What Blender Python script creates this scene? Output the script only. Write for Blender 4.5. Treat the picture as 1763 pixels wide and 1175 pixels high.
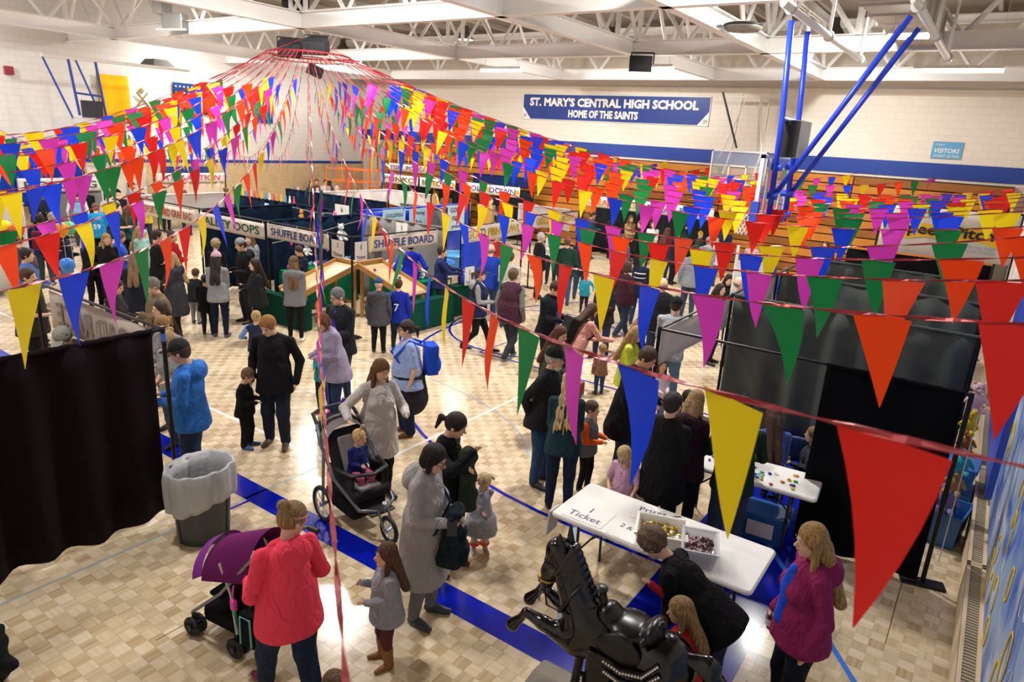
import bpy, math, random
import numpy as np
from mathutils import Matrix, Vector, Euler
random.seed(7)
for o in list(bpy.data.objects): bpy.data.objects.remove(o)
SC = bpy.context.scene
COL = SC.collection
# ---------------------------------------------------------------- camera
CAMZ = 4.0
F_, YAW, PITCH, ROLL = 1175.0, -.59709, .28895, -.05975
_cy,_sy,_cp,_sp = math.cos(YAW),math.sin(YAW),math.cos(PITCH),math.sin(PITCH)
_fwd = np.array([_sy*_cp,_cy*_cp,-_sp]); _rt0 = np.array([_cy,-_sy,0.]); _dn0 = np.cross(_fwd,_rt0)
_cr,_sr = math.cos(ROLL),math.sin(ROLL)
_rt = _cr*_rt0+_sr*_dn0; _dn = -_sr*_rt0+_cr*_dn0
cd = bpy.data.cameras.new('camera'); cd.sensor_width = 36; cd.lens = 24.0; cd.clip_start = .05; cd.clip_end = 100
cam = bpy.data.objects.new('camera', cd); COL.objects.link(cam)
cam.matrix_world = Matrix(((_rt[0],-_dn[0],-_fwd[0],0),(_rt[1],-_dn[1],-_fwd[1],0),(_rt[2],-_dn[2],-_fwd[2],CAMZ),(0,0,0,1)))
cd.dof.use_dof = True; cd.dof.focus_distance = 7.0; cd.dof.aperture_fstop = 3.2
SC.camera = cam
# ---------------------------------------------------------------- world, exposure
w = bpy.data.worlds.new('world'); SC.world = w; w.use_nodes = True
w.node_tree.nodes['Background'].inputs[0].default_value = (.75,.8,.9,1)
w.node_tree.nodes['Background'].inputs[1].default_value = .3
vs = SC.view_settings; vs.view_transform = 'Standard'; vs.look = 'None'; vs.gamma = 1; vs.use_curve_mapping = False
vs.exposure = 0.74
SC.cycles.max_bounces = 6; SC.cycles.diffuse_bounces = 3; SC.cycles.glossy_bounces = 3; SC.cycles.transmission_bounces = 4
SC.cycles.sample_clamp_indirect = 6
# the gym's lamps: round high-bay fixtures hung from the roof (bodies are built further down)
LAMPS = [(-24.5,6.6),(-17.6,9.3),(-10.85,9.4),(-4.2,9.4),(-24.4,15),(-17.7,14.2),(-2.5,14.45),(-23,20.4),(-15.5,19.0),(-10.85,20.4),(-4.4,20.4),(-19.5,2.6),(-13,2.6),(-6.3,2.6)]
LAMP_Z = 7.0; LAMP_W = 170
for i,(x,y) in enumerate(LAMPS):
    l = bpy.data.lights.new('lamp_light','POINT'); l.shadow_soft_size=.24; l.energy=LAMP_W*(.2 if y<3 else .12 if x<-22.5 else .36); l.color=(1,.975,.94)
    o = bpy.data.objects.new('lamp_light', l); COL.objects.link(o); o.location=(x,y,LAMP_Z-.1)
    l2 = bpy.data.lights.new('lamp_beam','AREA'); l2.shape='DISK'; l2.size=.5; l2.energy=LAMP_W*(.6 if y<3 else .7 if x<-22.5 else 1.3); l2.color=(1,.975,.94)   # light gathered downwards by the reflector
    o2 = bpy.data.objects.new('lamp_beam', l2); COL.objects.link(o2); o2.location=(x,y,LAMP_Z-.03)
# ---------------------------------------------------------------- helpers
def lin(h):
    h=h.lstrip('#'); c=[int(h[i:i+2],16)/255 for i in (0,2,4)]
    return tuple(v/12.92 if v<=.04045 else ((v+.055)/1.055)**2.4 for v in c)
MATS={}
def mat(col, rough=.6, metal=0, bump=0, bs=60, var=0, vs_=6, spec=.5, trans=0, emit=0, sss=0, coat=0, alpha=1):
    key=(col,rough,metal,bump,bs,var,vs_,spec,trans,emit,sss,coat,alpha)
    if key in MATS: return MATS[key]
    m=bpy.data.materials.new('m_'+col); m.use_nodes=True; nt=m.node_tree; b=nt.nodes['Principled BSDF']
    c=(*lin(col),1)
    b.inputs['Base Color'].default_value=c; b.inputs['Roughness'].default_value=rough; b.inputs['Metallic'].default_value=metal
    b.inputs['Specular IOR Level'].default_value=spec; b.inputs['Coat Weight'].default_value=coat
    if trans: b.inputs['Transmission Weight'].default_value=trans
    if alpha<1: b.inputs['Alpha'].default_value=alpha
    if emit: b.inputs['Emission Color'].default_value=c; b.inputs['Emission Strength'].default_value=emit
    if bump or var:
        tc=nt.nodes.new('ShaderNodeTexCoord')
    if bump:
        n=nt.nodes.new('ShaderNodeTexNoise'); n.inputs['Scale'].default_value=bs; n.inputs['Detail'].default_value=3
        bp=nt.nodes.new('ShaderNodeBump'); bp.inputs['Strength'].default_value=bump; bp.inputs['Distance'].default_value=.02
        nt.links.new(tc.outputs['Object'],n.inputs['Vector']); nt.links.new(n.outputs['Fac'],bp.inputs['Height']); nt.links.new(bp.outputs['Normal'],b.inputs['Normal'])
    if var:
        n2=nt.nodes.new('ShaderNodeTexNoise'); n2.inputs['Scale'].default_value=vs_; n2.inputs['Detail'].default_value=4
        mx=nt.nodes.new('ShaderNodeMix'); mx.data_type='RGBA'
        mx.inputs['A'].default_value=tuple(v*(1-var) for v in c[:3])+(1,); mx.inputs['B'].default_value=tuple(min(1,v*(1+var)) for v in c[:3])+(1,)
        nt.links.new(tc.outputs['Object'],n2.inputs['Vector']); nt.links.new(n2.outputs['Fac'],mx.inputs['Factor']); nt.links.new(mx.outputs['Result'],b.inputs['Base Color'])
    MATS[key]=m; return m
def cloth(col,bs=40):
    key=('cloth',col,bs)
    if key in MATS: return MATS[key]
    m=bpy.data.materials.new('cloth_'+col); m.use_nodes=True; nt=m.node_tree; b=nt.nodes['Principled BSDF']; N=nt.nodes.new; L=nt.links.new
    c=lin(col); b.inputs['Roughness'].default_value=.88; b.inputs['Specular IOR Level'].default_value=.25
    tc=N('ShaderNodeTexCoord'); mp=N('ShaderNodeMapping'); mp.inputs['Scale'].default_value=(11,11,6); L(tc.outputs['Object'],mp.inputs['Vector'])
    n1=N('ShaderNodeTexNoise'); n1.inputs['Scale'].default_value=1; n1.inputs['Detail'].default_value=2; n1.inputs['Distortion'].default_value=1.6; L(mp.outputs[0],n1.inputs['Vector'])
    n2=N('ShaderNodeTexNoise'); n2.inputs['Scale'].default_value=bs*4; L(tc.outputs['Object'],n2.inputs['Vector'])
    b1=N('ShaderNodeBump'); b1.inputs['Strength'].default_value=.75; b1.inputs['Distance'].default_value=.05; L(n1.outputs['Fac'],b1.inputs['Height'])
    b2=N('ShaderNodeBump'); b2.inputs['Strength'].default_value=.15; b2.inputs['Distance'].default_value=.01; L(n2.outputs['Fac'],b2.inputs['Height']); L(b1.outputs[0],b2.inputs['Normal']); L(b2.outputs[0],b.inputs['Normal'])
    mx=N('ShaderNodeMix'); mx.data_type='RGBA'; mx.inputs['A'].default_value=tuple(v*.86 for v in c)+(1,); mx.inputs['B'].default_value=tuple(min(1,v*1.14) for v in c)+(1,); L(n2.outputs['Fac'],mx.inputs['Factor']); L(mx.outputs['Result'],b.inputs['Base Color'])
    MATS[key]=m; return m
def hairmat(col):
    key=('hair',col)
    if key in MATS: return MATS[key]
    m=bpy.data.materials.new('hair_'+col); m.use_nodes=True; nt=m.node_tree; b=nt.nodes['Principled BSDF']; N=nt.nodes.new; L=nt.links.new
    c=lin(col); b.inputs['Roughness'].default_value=.5; b.inputs['Specular IOR Level'].default_value=.4
    tc=N('ShaderNodeTexCoord'); mp=N('ShaderNodeMapping'); mp.inputs['Scale'].default_value=(110,110,9); L(tc.outputs['Object'],mp.inputs['Vector'])
    n1=N('ShaderNodeTexNoise'); n1.inputs['Scale'].default_value=1; n1.inputs['Detail'].default_value=2; n1.inputs['Distortion'].default_value=.6; L(mp.outputs[0],n1.inputs['Vector'])
    b1=N('ShaderNodeBump'); b1.inputs['Strength'].default_value=.9; b1.inputs['Distance'].default_value=.02; L(n1.outputs['Fac'],b1.inputs['Height']); L(b1.outputs[0],b.inputs['Normal'])
    cr=N('ShaderNodeValToRGB'); L(n1.outputs['Fac'],cr.inputs[0]); e=cr.color_ramp.elements; e[0].position=.35; e[0].color=tuple(v*.5 for v in c)+(1,); e[1].position=.65; e[1].color=tuple(min(1,v*1.4) for v in c)+(1,)
    L(cr.outputs[0],b.inputs['Base Color']); MATS[key]=m; return m
def fab(col): return mat(col,.95,bump=.2,bs=120,var=.12,vs_=3,spec=.15)
def plain(col,r=.5): return mat(col,r)
def new_obj(name, me, parent=None, m=None):
    o=bpy.data.objects.new(name, me); COL.objects.link(o)
    if m is not None and me is not None and not me.materials: me.materials.append(m)
    if parent is not None: o.parent=parent
    return o
def tag(o,label=None,cat=None,group=None,kind=None):
    if label: o['label']=label
    if cat: o['category']=cat
    if group: o['group']=group
    if kind: o['kind']=kind
    return o
def empty(name, loc=(0,0,0), rz=0, label=None, cat=None, group=None):
    o=bpy.data.objects.new(name,None); COL.objects.link(o); o.location=loc; o.rotation_euler=(0,0,rz); o.empty_display_size=.1
    return tag(o,label,cat,group)
class MB:
    def __init__(s): s.v=[]; s.f=[]
    def add(s,vs,fs):
        n=len(s.v); s.v+= [tuple(v) for v in vs]; s.f+=[tuple(i+n for i in f) for f in fs]; return s
    def box(s,x0,x1,y0,y1,z0,z1,M=None):
        vs=[Vector((x,y,z)) for z in (z0,z1) for y in (y0,y1) for x in (x0,x1)]
        if M is not None: vs=[M@v for v in vs]
        return s.add(vs,[(0,2,3,1),(4,5,7,6),(0,1,5,4),(2,6,7,3),(0,4,6,2),(1,3,7,5)])
    def cbox(s,c,d,M=None): return s.box(c[0]-d[0]/2,c[0]+d[0]/2,c[1]-d[1]/2,c[1]+d[1]/2,c[2]-d[2]/2,c[2]+d[2]/2,M)
    def rbox(s,x0,x1,y0,y1,z0,z1,r=.03,n=4,M=None):   # rounded in plan, small top bevel
        pl=[]
        for cx,cy,a0 in ((x1-r,y1-r,0),(x0+r,y1-r,90),(x0+r,y0+r,180),(x1-r,y0+r,270)):
            for k in range(n+1):
                a=math.radians(a0+90*k/n); pl.append((math.cos(a),math.sin(a),cx,cy))
        b=min(r*.4,(z1-z0)*.3); rings=[]
        for z,rr in ((z0,r-b),(z0+b,r),(z1-b,r),(z1,r-b)): rings.append([(cx+c*rr,cy+q*rr,z) for c,q,cx,cy in pl])
        return s.rings(rings,cap=True,M=M)
    def rings(s,rings,cap=True,close=True,M=None):
        n=len(rings[0]); vs=[Vector(p) for r in rings for p in r]
        if M is not None: vs=[M@v for v in vs]
        fs=[]
        for i in range(len(rings)-1):
            for j in range(n if close else n-1):
                k=(j+1)%n; fs.append((i*n+j,i*n+k,(i+1)*n+k,(i+1)*n+j))
        if cap: fs.append(tuple(reversed(range(n)))); fs.append(tuple((len(rings)-1)*n+j for j in range(n)))
        return s.add(vs,fs)
    def tube(s,pts,r,n=8,M=None,cap=True,flat=1.0):
        pts=[Vector(p) for p in pts]; rs=r if isinstance(r,(list,tuple)) else [r]*len(pts)
        t0=(pts[1]-pts[0]).normalized(); up=Vector((0,0,1)) if abs(t0.z)<.9 else Vector((1,0,0))
        nx=t0.cross(up).normalized(); rings=[]
        for i,p in enumerate(pts):
            t=(pts[min(i+1,len(pts)-1)]-pts[max(i-1,0)]).normalized()
            nx=(nx-t*nx.dot(t)).normalized(); ny=t.cross(nx)
            rings.append([p+(nx*math.cos(2*math.pi*k/n)+ny*math.sin(2*math.pi*k/n)*flat)*rs[i] for k in range(n)])
        return s.rings(rings,cap=cap,M=M)
    def cyl(s,p0,p1,r,n=12,r2=None): return s.tube([p0,p1],[r,r if r2 is None else r2],n)
    def lathe(s,prof,n=20,M=None,cap=False):
        return s.rings([[(r*math.cos(2*math.pi*k/n),r*math.sin(2*math.pi*k/n),z) for k in range(n)] for r,z in prof],cap=cap,M=M)
    def torus(s,c,R,r,axis='z',n=24,k=8,M=None):
        c=Vector(c); pts=[]
        rings=[]
        for i in range(n):
            a=2*math.pi*i/n; e={'z':Vector((math.cos(a),math.sin(a),0)),'x':Vector((0,math.cos(a),math.sin(a))),'y':Vector((math.sin(a),0,math.cos(a)))}[axis]
            ax={'z':Vector((0,0,1)),'x':Vector((1,0,0)),'y':Vector((0,1,0))}[axis]
            rings.append([c+e*(R+r*math.cos(2*math.pi*j/k))+ax*r*math.sin(2*math.pi*j/k) for j in range(k)])
        rings.append(rings[0]); return s.rings(rings,cap=False,M=M)
    def sheet(s,fn,nu,nv):
        vs=[fn(i/nu,j/nv) for j in range(nv+1) for i in range(nu+1)]
        return s.add(vs,[(j*(nu+1)+i,j*(nu+1)+i+1,(j+1)*(nu+1)+i+1,(j+1)*(nu+1)+i) for j in range(nv) for i in range(nu)])
    def blob(s,c,r,n=10,M=None):
        r=r if isinstance(r,(tuple,list)) else (r,r,r); rings=[]
        for i in range(1,n//2+2):
            a=math.pi*i/(n//2+2); rings.append([(c[0]+r[0]*math.sin(a)*math.cos(2*math.pi*k/n),c[1]+r[1]*math.sin(a)*math.sin(2*math.pi*k/n),c[2]-r[2]*math.cos(a)) for k in range(n)])
        return s.rings(rings,True,M=M)
    def mesh(s,name,smooth=False):
        me=bpy.data.meshes.new(name); me.from_pydata(s.v,[],s.f); me.update()
        if smooth: me.polygons.foreach_set('use_smooth',[True]*len(me.polygons))
        return me
    def obj(s,name,m,parent=None,smooth=False): return new_obj(name,s.mesh(name,smooth),parent,m)
def solid(o,t,off=0):
    md=o.modifiers.new('s','SOLIDIFY'); md.thickness=t; md.offset=off; return o
def text(st, O, U, V, w, h, m, parent, name='lettering', off=.0, lift=.004, shear=0, keep=False):
    """flat lettering: O = lower left corner, U/V unit vectors along/up the line, fitted to w x h"""
    cu=bpy.data.curves.new('t','FONT'); cu.body=st; cu.offset=off; cu.resolution_u=2; cu.shear=shear
    t=bpy.data.objects.new('t',cu); me=bpy.data.meshes.new_from_object(t)
    n=len(me.vertices); co=np.empty(n*3); me.vertices.foreach_get('co',co); co=co.reshape(-1,3)
    if n==0: return None
    mn=co.min(0); mx=co.max(0); U=Vector(U); V=Vector(V); N=U.cross(V)
    sx=w/max(1e-6,mx[0]-mn[0]); sy=h/max(1e-6,mx[1]-mn[1])
    if keep: sx=sy=min(sx,sy)
    a=(co[:,0]-mn[0])*sx; b=(co[:,1]-mn[1])*sy
    if keep: a+= (w-(mx[0]-mn[0])*sx)/2
    P=np.array(O)+a[:,None]*np.array(U)+b[:,None]*np.array(V)+lift*np.array(N)
    me.vertices.foreach_set('co',P.ravel()); me.update(); me.name=name
    bpy.data.objects.remove(t); me.materials.clear()
    return new_obj(name,me,parent,m)
def ray(u,v): return ((u-881.5)/F_)*_rt+((v-587.5)/F_)*_dn+_fwd
def atz(u,v,z=0.):
    r=ray(u,v); t=(z-CAMZ)/r[2]; return Vector((r[0]*t,r[1]*t,z))
def atax(u,v,i,val):
    r=ray(u,v); o=np.array([0,0,CAMZ]); t=(val-o[i])/r[i]; return Vector(o+r*t)
# ---------------------------------------------------------------- room shell
X0,X1,Y0,Y1,ZC=-26.3,.62,-.8,24.5,8.1
def parquet_mat():
    m=bpy.data.materials.new('parquet'); m.use_nodes=True; nt=m.node_tree; b=nt.nodes['Principled BSDF']; N=nt.nodes.new; L=nt.links.new
    g=N('ShaderNodeNewGeometry'); sc=N('ShaderNodeVectorMath'); sc.operation='SCALE'; sc.inputs['Scale'].default_value=1/.12; L(g.outputs['Position'],sc.inputs[0])
    fl=N('ShaderNodeVectorMath'); fl.operation='FLOOR'
    ofs=N('ShaderNodeVectorMath'); ofs.operation='ADD'; ofs.inputs[1].default_value=(500,500,.5); L(sc.outputs[0],ofs.inputs[0]); L(ofs.outputs[0],fl.inputs[0])
    sp=N('ShaderNodeSeparateXYZ'); L(fl.outputs[0],sp.inputs[0])
    ad=N('ShaderNodeMath'); ad.operation='ADD'; L(sp.outputs[0],ad.inputs[0]); L(sp.outputs[1],ad.inputs[1])
    md=N('ShaderNodeMath'); md.operation='MODULO'; md.inputs[1].default_value=2; L(ad.outputs[0],md.inputs[0])
    par=N('ShaderNodeMath'); par.operation='GREATER_THAN'; par.inputs[1].default_value=.5; L(md.outputs[0],par.inputs[0])
    sp2=N('ShaderNodeSeparateXYZ'); L(ofs.outputs[0],sp2.inputs[0])
    # strips inside each block run with its grain
    mixc=N('ShaderNodeMix'); L(par.outputs[0],mixc.inputs['Factor']); L(sp2.outputs[0],mixc.inputs['A']); L(sp2.outputs[1],mixc.inputs['B'])
    st=N('ShaderNodeMath'); st.operation='MULTIPLY'; st.inputs[1].default_value=5; L(mixc.outputs['Result'],st.inputs[0])
    sf=N('ShaderNodeMath'); sf.operation='FLOOR'; L(st.outputs[0],sf.inputs[0])
    cv=N('ShaderNodeCombineXYZ'); L(sp.outputs[0],cv.inputs[0]); L(sp.outputs[1],cv.inputs[1]); L(sf.outputs[0],cv.inputs[2])
    wn=N('ShaderNodeTexWhiteNoise'); L(cv.outputs[0],wn.inputs['Vector'])
    cv2=N('ShaderNodeCombineXYZ'); L(sp.outputs[0],cv2.inputs[0]); L(sp.outputs[1],cv2.inputs[1])
    wn2=N('ShaderNodeTexWhiteNoise'); L(cv2.outputs[0],wn2.inputs['Vector'])
    # v = .5*parity + .3*tile + .2*strip
    a=N('ShaderNodeMath'); a.operation='MULTIPLY_ADD'; a.inputs[1].default_value=.4; L(par.outputs[0],a.inputs[0])  # alternate blocks get the gloss of their turned grain put into the colour
    b1=N('ShaderNodeMath'); b1.operation='MULTIPLY'; b1.inputs[1].default_value=.4; L(wn2.outputs['Value'],b1.inputs[0]); L(b1.outputs[0],a.inputs[2])
    c=N('ShaderNodeMath'); c.operation='MULTIPLY_ADD'; c.inputs[1].default_value=.3; L(wn.outputs['Value'],c.inputs[0]); L(a.outputs[0],c.inputs[2])
    cr=N('ShaderNodeValToRGB'); L(c.outputs[0],cr.inputs[0]); e=cr.color_ramp.elements
    e[0].position=0; e[0].color=(*lin('bca079'),1); e[1].position=1; e[1].color=(*lin('ead9bd'),1)
    k=e.new(.5); k.color=(*lin('d8c4a0'),1)
    L(cr.outputs[0],b.inputs['Base Color'])
    nz=N('ShaderNodeTexNoise'); nz.inputs['Scale'].default_value=5; nz.inputs['Detail'].default_value=3; L(g.outputs['Position'],nz.inputs['Vector'])
    ro=N('ShaderNodeMapRange'); ro.inputs['To Min'].default_value=.1; ro.inputs['To Max'].default_value=.24; L(nz.outputs['Fac'],ro.inputs['Value']); L(ro.outputs[0],b.inputs['Roughness'])
    bp=N('ShaderNodeBump'); bp.inputs['Strength'].default_value=.12; bp.inputs['Distance'].default_value=.004; L(wn.outputs['Value'],bp.inputs['Height']); L(bp.outputs['Normal'],b.inputs['Normal'])
    b.inputs['Specular IOR Level'].default_value=.5
    return m
PARQ=parquet_mat()
floor=MB().box(X0,X1,Y0,Y1,-.15,-.002).obj('floor',PARQ); tag(floor,kind='structure')
# blocks of the parquet near the camera: 300 nearest are separate, the rest one mesh
tl=[]
T=.12
for i in range(-80,6):
    for j in range(2,84):
        cx,cy=(i+.5)*T,(j+.5)*T
        if cx>.44: continue
        q=np.array([cx,cy,-CAMZ]); d=q@_fwd
        u=881.5+F_*(q@_rt)/d; v=587.5+F_*(q@_dn)/d
        if -20<u<1790 and v<1200 and d<10.5:
            if cx<-6.62 and cy<3.2: continue      # behind the drape
            tl.append((d,cx,cy))
tl.sort()
tm=MB().box(-T/2+.0006,T/2-.0006,-T/2+.0006,T/2-.0006,-.006,0).mesh('parquet_tile'); tm.materials.append(PARQ)
for d,cx,cy in tl[:300]:
    o=new_obj('parquet_tile',tm,floor); o.location=(cx,cy,random.choice((0,0,.0003)))
mb=MB()
for d,cx,cy in tl[300:]: mb.box(cx-T/2+.0006,cx+T/2-.0006,cy-T/2+.0006,cy+T/2-.0006,-.006,0)
tag(mb.obj('parquet_tiles',PARQ,floor),kind='stuff')
# painted court lines (thin coats of paint lying on the boards)
BLUEP=mat('0a1ca6',.16,spec=.4,var=.05); WHITEP=mat('e9e6df',.3); GREYP=mat('a9b4bb',.3); TAPE=mat('3f7fe0',.4); TAPE2=mat('9fb6c2',.4)
def line(pts,wd,m,name='court_line',z=.0012):
    mb=MB(); pts=[Vector((p[0],p[1],0)) for p in pts]; L_=[];R_=[]
    for i,p in enumerate(pts):
        t=(pts[min(i+1,len(pts)-1)]-pts[max(i-1,0)]).normalized(); n=Vector((-t.y,t.x,0))*wd/2
        L_.append((p.x+n.x,p.y+n.y,z)); R_.append((p.x-n.x,p.y-n.y,z))
    k=len(pts); mb.add(L_+R_,[(k+i,k+i+1,i+1,i) for i in range(k-1)]); return mb.obj(name,m,floor)
line([(-26,4.085),(-.92,4.085)],.29,BLUEP,'border_stripe'); line([(-1.45,3.94),(-1.45,20.5)],1.06,BLUEP,'border_stripe',.0016)
def arc(cx,cy,r,a0,a1,n=40): return [(cx+r*math.cos(math.radians(a0+(a1-a0)*i/n)),cy+r*math.sin(math.radians(a0+(a1-a0)*i/n))) for i in range(n+1)]
line([(-1.9,5.84),(-3.0,5.84)]+arc(-3.0,12.1,6.26,-90,-270)[1:],.055,BLUEP)
line([(-1.9,10.07),(-7.58,10.07),(-7.58,14.13),(-1.9,14.13)],.05,BLUEP); line(arc(-7.58,12.1,1.9,0,360),.05,BLUEP)
line([(-26,5.13),(-5.66,5.13)],.055,WHITEP); line([(-5.66,5.13),(-5.66,19.5)],.055,WHITEP,z=.0016)
line([(-6.13,.3),(-6.13,4.97)],.03,GREYP); line([(-9.2,6.42),(-8.59,6.46),(-8.0,6.5)],.03,GREYP)
line([(-9.5,8.0),(-8.3,8.25),(-7.11,8.27),(-6.4,8.15),(-5.79,7.96),(-5.2,7.7),(-4.79,7.42),(-4.3,6.9)],.03,GREYP)
line([(-6.06,3.5),(-6.06,3.94)],.04,BLUEP)
line([(-1.7,7.6),(-1.48,7.27),(-.14,5.34),(.1,5.0)],.05,TAPE,'floor_tape',.002); line([(-3.0,5.85),(-2.25,4.22)],.045,TAPE2,'floor_tape',.002)
line([(-.0,6.0),(.02,9.0)],.006,mat('5b4630',.8),'floor_joint',.0018); line([(-4.75,2.2),(-4.75,4.0)],.006,mat('5b4630',.8),'floor_joint',.0018)
# walls
def wall_mat(c1,c2,bw,bh,mort,rot=None):
    m=bpy.data.materials.new('blockwall'); m.use_nodes=True; nt=m.node_tree; b=nt.nodes['Principled BSDF']; N=nt.nodes.new; L=nt.links.new
    g=N('ShaderNodeNewGeometry'); s=N('ShaderNodeSeparateXYZ'); L(g.outputs['Position'],s.inputs[0])
    a=N('ShaderNodeMath'); a.operation='ADD'; L(s.outputs[0],a.inputs[0]); L(s.outputs[1],a.inputs[1])
    c=N('ShaderNodeCombineXYZ'); L(a.outputs[0],c.inputs[0]); L(s.outputs[2],c.inputs[1])
    br=N('ShaderNodeTexBrick'); L(c.outputs[0],br.inputs['Vector']); br.inputs['Scale'].default_value=1
    br.inputs['Color1'].default_value=(*lin(c1),1); br.inputs['Color2'].default_value=(*lin(c2),1); br.inputs['Mortar'].default_value=(*lin(mort),1)
    br.inputs['Brick Width'].default_value=bw; br.inputs['Row Height'].default_value=bh; br.inputs['Mortar Size'].default_value=.012
    L(br.outputs['Color'],b.inputs['Base Color']); b.inputs['Roughness'].default_value=.65
    bp=N('ShaderNodeBump'); bp.inputs['Strength'].default_value=.3; bp.inputs['Distance'].default_value=.01; bp.invert=True; L(br.outputs['Fac'],bp.inputs['Height']); L(bp.outputs['Normal'],b.inputs['Normal'])
    return m
WALLW=wall_mat('e4e1dc','e1ded9',.4,.2,'dad6d0'); WALLC=wall_mat('e6ddd0','e3dacd',.4,.2,'ddd4c6'); BRICK=wall_mat('d9bf93','cbb083',.2,.07,'c4ad86')
WBLUE=mat('1d3f94',.5,var=.06)
def struct(name,mb,m): return tag(mb.obj(name,m),kind='structure')
struct('wall_back',MB().box(X0,X1+.2,Y1,Y1+.2,0,ZC),WALLC)
struct('wall_left',MB().box(X0-.2,X0,Y0,Y1+.2,0,ZC),WALLW)
struct('wall_right',MB().box(X1,X1+.2,Y0,Y1,0,ZC),WALLW)
struct('wall_front',MB().box(X0-.2,X1+.2,Y0-.2,Y0,0,ZC),WALLW)
struct('ceiling',MB().box(X0-.2,X1+.2,Y0-.2,Y1+.2,ZC,ZC+.2),mat('8b847a',.85))
struct('trim_1',MB().box(X0,X1,Y1-.03,Y1,3.56,4.0),WBLUE)
struct('trim_2',MB().box(X0,X0+.03,Y0,Y1,2.34,2.46),WBLUE)
struct('trim_3',MB().box(X0,X0+.05,Y0,Y1,0,2.34),BRICK)
struct('trim_4',MB().box(X0,X1,Y1-.08,Y1,5.98,6.06),mat('e8e0d2',.6))
struct('door_1',MB().box(X0+.05,X0+.12,14.2,16.2,0,2.2),mat('1b3d86',.5))
# roof trusses
TR=mat('f3f1ed',.42,var=.05,vs_=2); TRD=mat('b8b1a8',.5,var=.05,vs_=2)
def truss(axis,pos,a,b,label,step=1.9,ztop=7.65,zb=6.2,hh=.36,m=TR):
    t=empty('roof_truss',(0,0,0),0,label,'truss','white steel roof trusses')
    def P(s,z,o=0): return (s,pos+o,z) if axis=='x' else (pos+o,s,z)
    mb=MB()
    def bar(s0,s1,o0,o1,z0,z1):
        if axis=='x': mb.box(s0,s1,pos+o0,pos+o1,z0,z1)
        else: mb.box(pos+o0,pos+o1,s0,s1,z0,z1)
    bar(a,b,-.012,.012,zb+.02,zb+hh-.02); bar(a,b,-.1,.1,zb,zb+.02); bar(a,b,-.1,.1,zb+hh-.02,zb+hh); mb.obj('bottom_chord',m,t)
    mb=MB(); bar(a,b,-.09,.09,ztop,ztop+.03); bar(a,b,-.012,.012,ztop,ztop+.2); bar(a,b,-.09,.09,ztop+.2,ztop+.23); mb.obj('top_chord',m,t)
    n=max(2,int((b-a)/step)); d=(b-a)/n
    for i in range(n):
        s0=a+i*d; e=.06
        MB().tube([P(s0+e,zb+hh-.02),P(s0+d/2,ztop+.05)],.055,4).obj('web_bar',m,t)
        MB().tube([P(s0+d/2,ztop+.05),P(s0+d-e,zb+hh-.02)],.055,4).obj('web_bar',m,t)
        if i%3==0: MB().tube([P(s0,zb+hh-.02),P(s0,ztop+.05)],.075,4).obj('web_post',m,t)
    return t
for y,l in ((5.75,'nearest white roof truss running over the front drapes'),(11.5,'white roof truss crossing over the bunting hub'),(17.25,'white roof truss with wide bottom beam behind the bunting hub'),(23.4,'farthest white roof truss close to the blue school banner')):
    truss('x',y,X0,X1,l)
for x,l in ((-23.3,'white cross truss left of the bunting hub'),(-14.4,'white cross truss just right of the bunting hub'),(-8.5,'white cross truss left of the round lamp'),(-5.15,'white cross truss beside the basketball support pipes')):
    truss('y',x,5.75,23.4,l,step=1.8)
for k,x in enumerate(range(-25,1,2)):
    tag(MB().box(x-.05,x+.05,Y0+.02,Y1-.02,7.93,8.095).obj('purlin',TRD),'thin white purlin under the roof deck, the %s from the flag wall'%['first','second','third','fourth','fifth','sixth','seventh','eighth','ninth','tenth','eleventh','twelfth','thirteenth'][k],'purlin','roof purlins')
# high-bay lamps
lm=MB().lathe([(.06,.42),(.08,.4),(.1,.25),(.22,.1),(.3,0),(.31,0),(.23,.11),(.12,.26),(.1,.44)],20).mesh('reflector',True); lm.materials.append(mat('55524e',.4,.6))
ld=MB().lathe([(.0,.0),(.25,.0)],20).mesh('lens'); ld.materials.append(mat('fff6e6',.4,emit=6.0))
ls=MB().cyl((0,0,.4),(0,0,1.09),.02).mesh('stem'); ls.materials.append(TRD)
LN=['nearest the left wall','left of the bunting hub','over the middle of the floor','over the ticket table','by the far left hoop','beyond the bunting hub','by the hanging hoop','in the far left corner','before the left bleachers','before the school banner','above the visitors sign','at the front left','over the front drape','over the black horse']
for i,(x,y) in enumerate(LAMPS):
    o=empty('high_bay_lamp',(x,y,LAMP_Z),0,'round high bay lamp hanging from the roof, '+LN[i],'lamp','high bay lamps under the roof')
    for n,me in (('reflector',lm),('lens',ld),('stem',ls)):
        q=new_obj(n,me,o)
        if n=='lens': q.location=(0,0,.02)
# ---------------------------------------------------------------- wall fittings
def fluoro(p,q,label):
    p=Vector(p); q=Vector(q); t=empty('fluorescent_light',(p+q)/2,0,label,'light','fluorescent tubes under the roof')
    d=(q-p); L_=d.length; t.rotation_euler=(0,0,math.atan2(d.y,d.x))
    MB().box(-L_/2,L_/2,-.09,.09,.03,.1).obj('housing',plain('dcd8d0'),t)
    MB().tube([(-L_/2,0,0),(L_/2,0,0)],.055,10).obj('tube',mat('fffaf0',.4,emit=9),t,True)
    for s in (-1,1): MB().cyl((s*L_*.4,0,.1),(s*L_*.4,0,2.05),.006,6).obj('hanger',plain('cfcac2'),t)
fluoro((-2.22,18.9,6.0),(-.5,18.9,6.0),'long lit fluorescent tube right of the diagonal blue poles')
fluoro((-2.1,13.8,6.0),(-1.5,13.8,6.0),'short lit fluorescent tube behind the tops of the diagonal blue poles')
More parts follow.
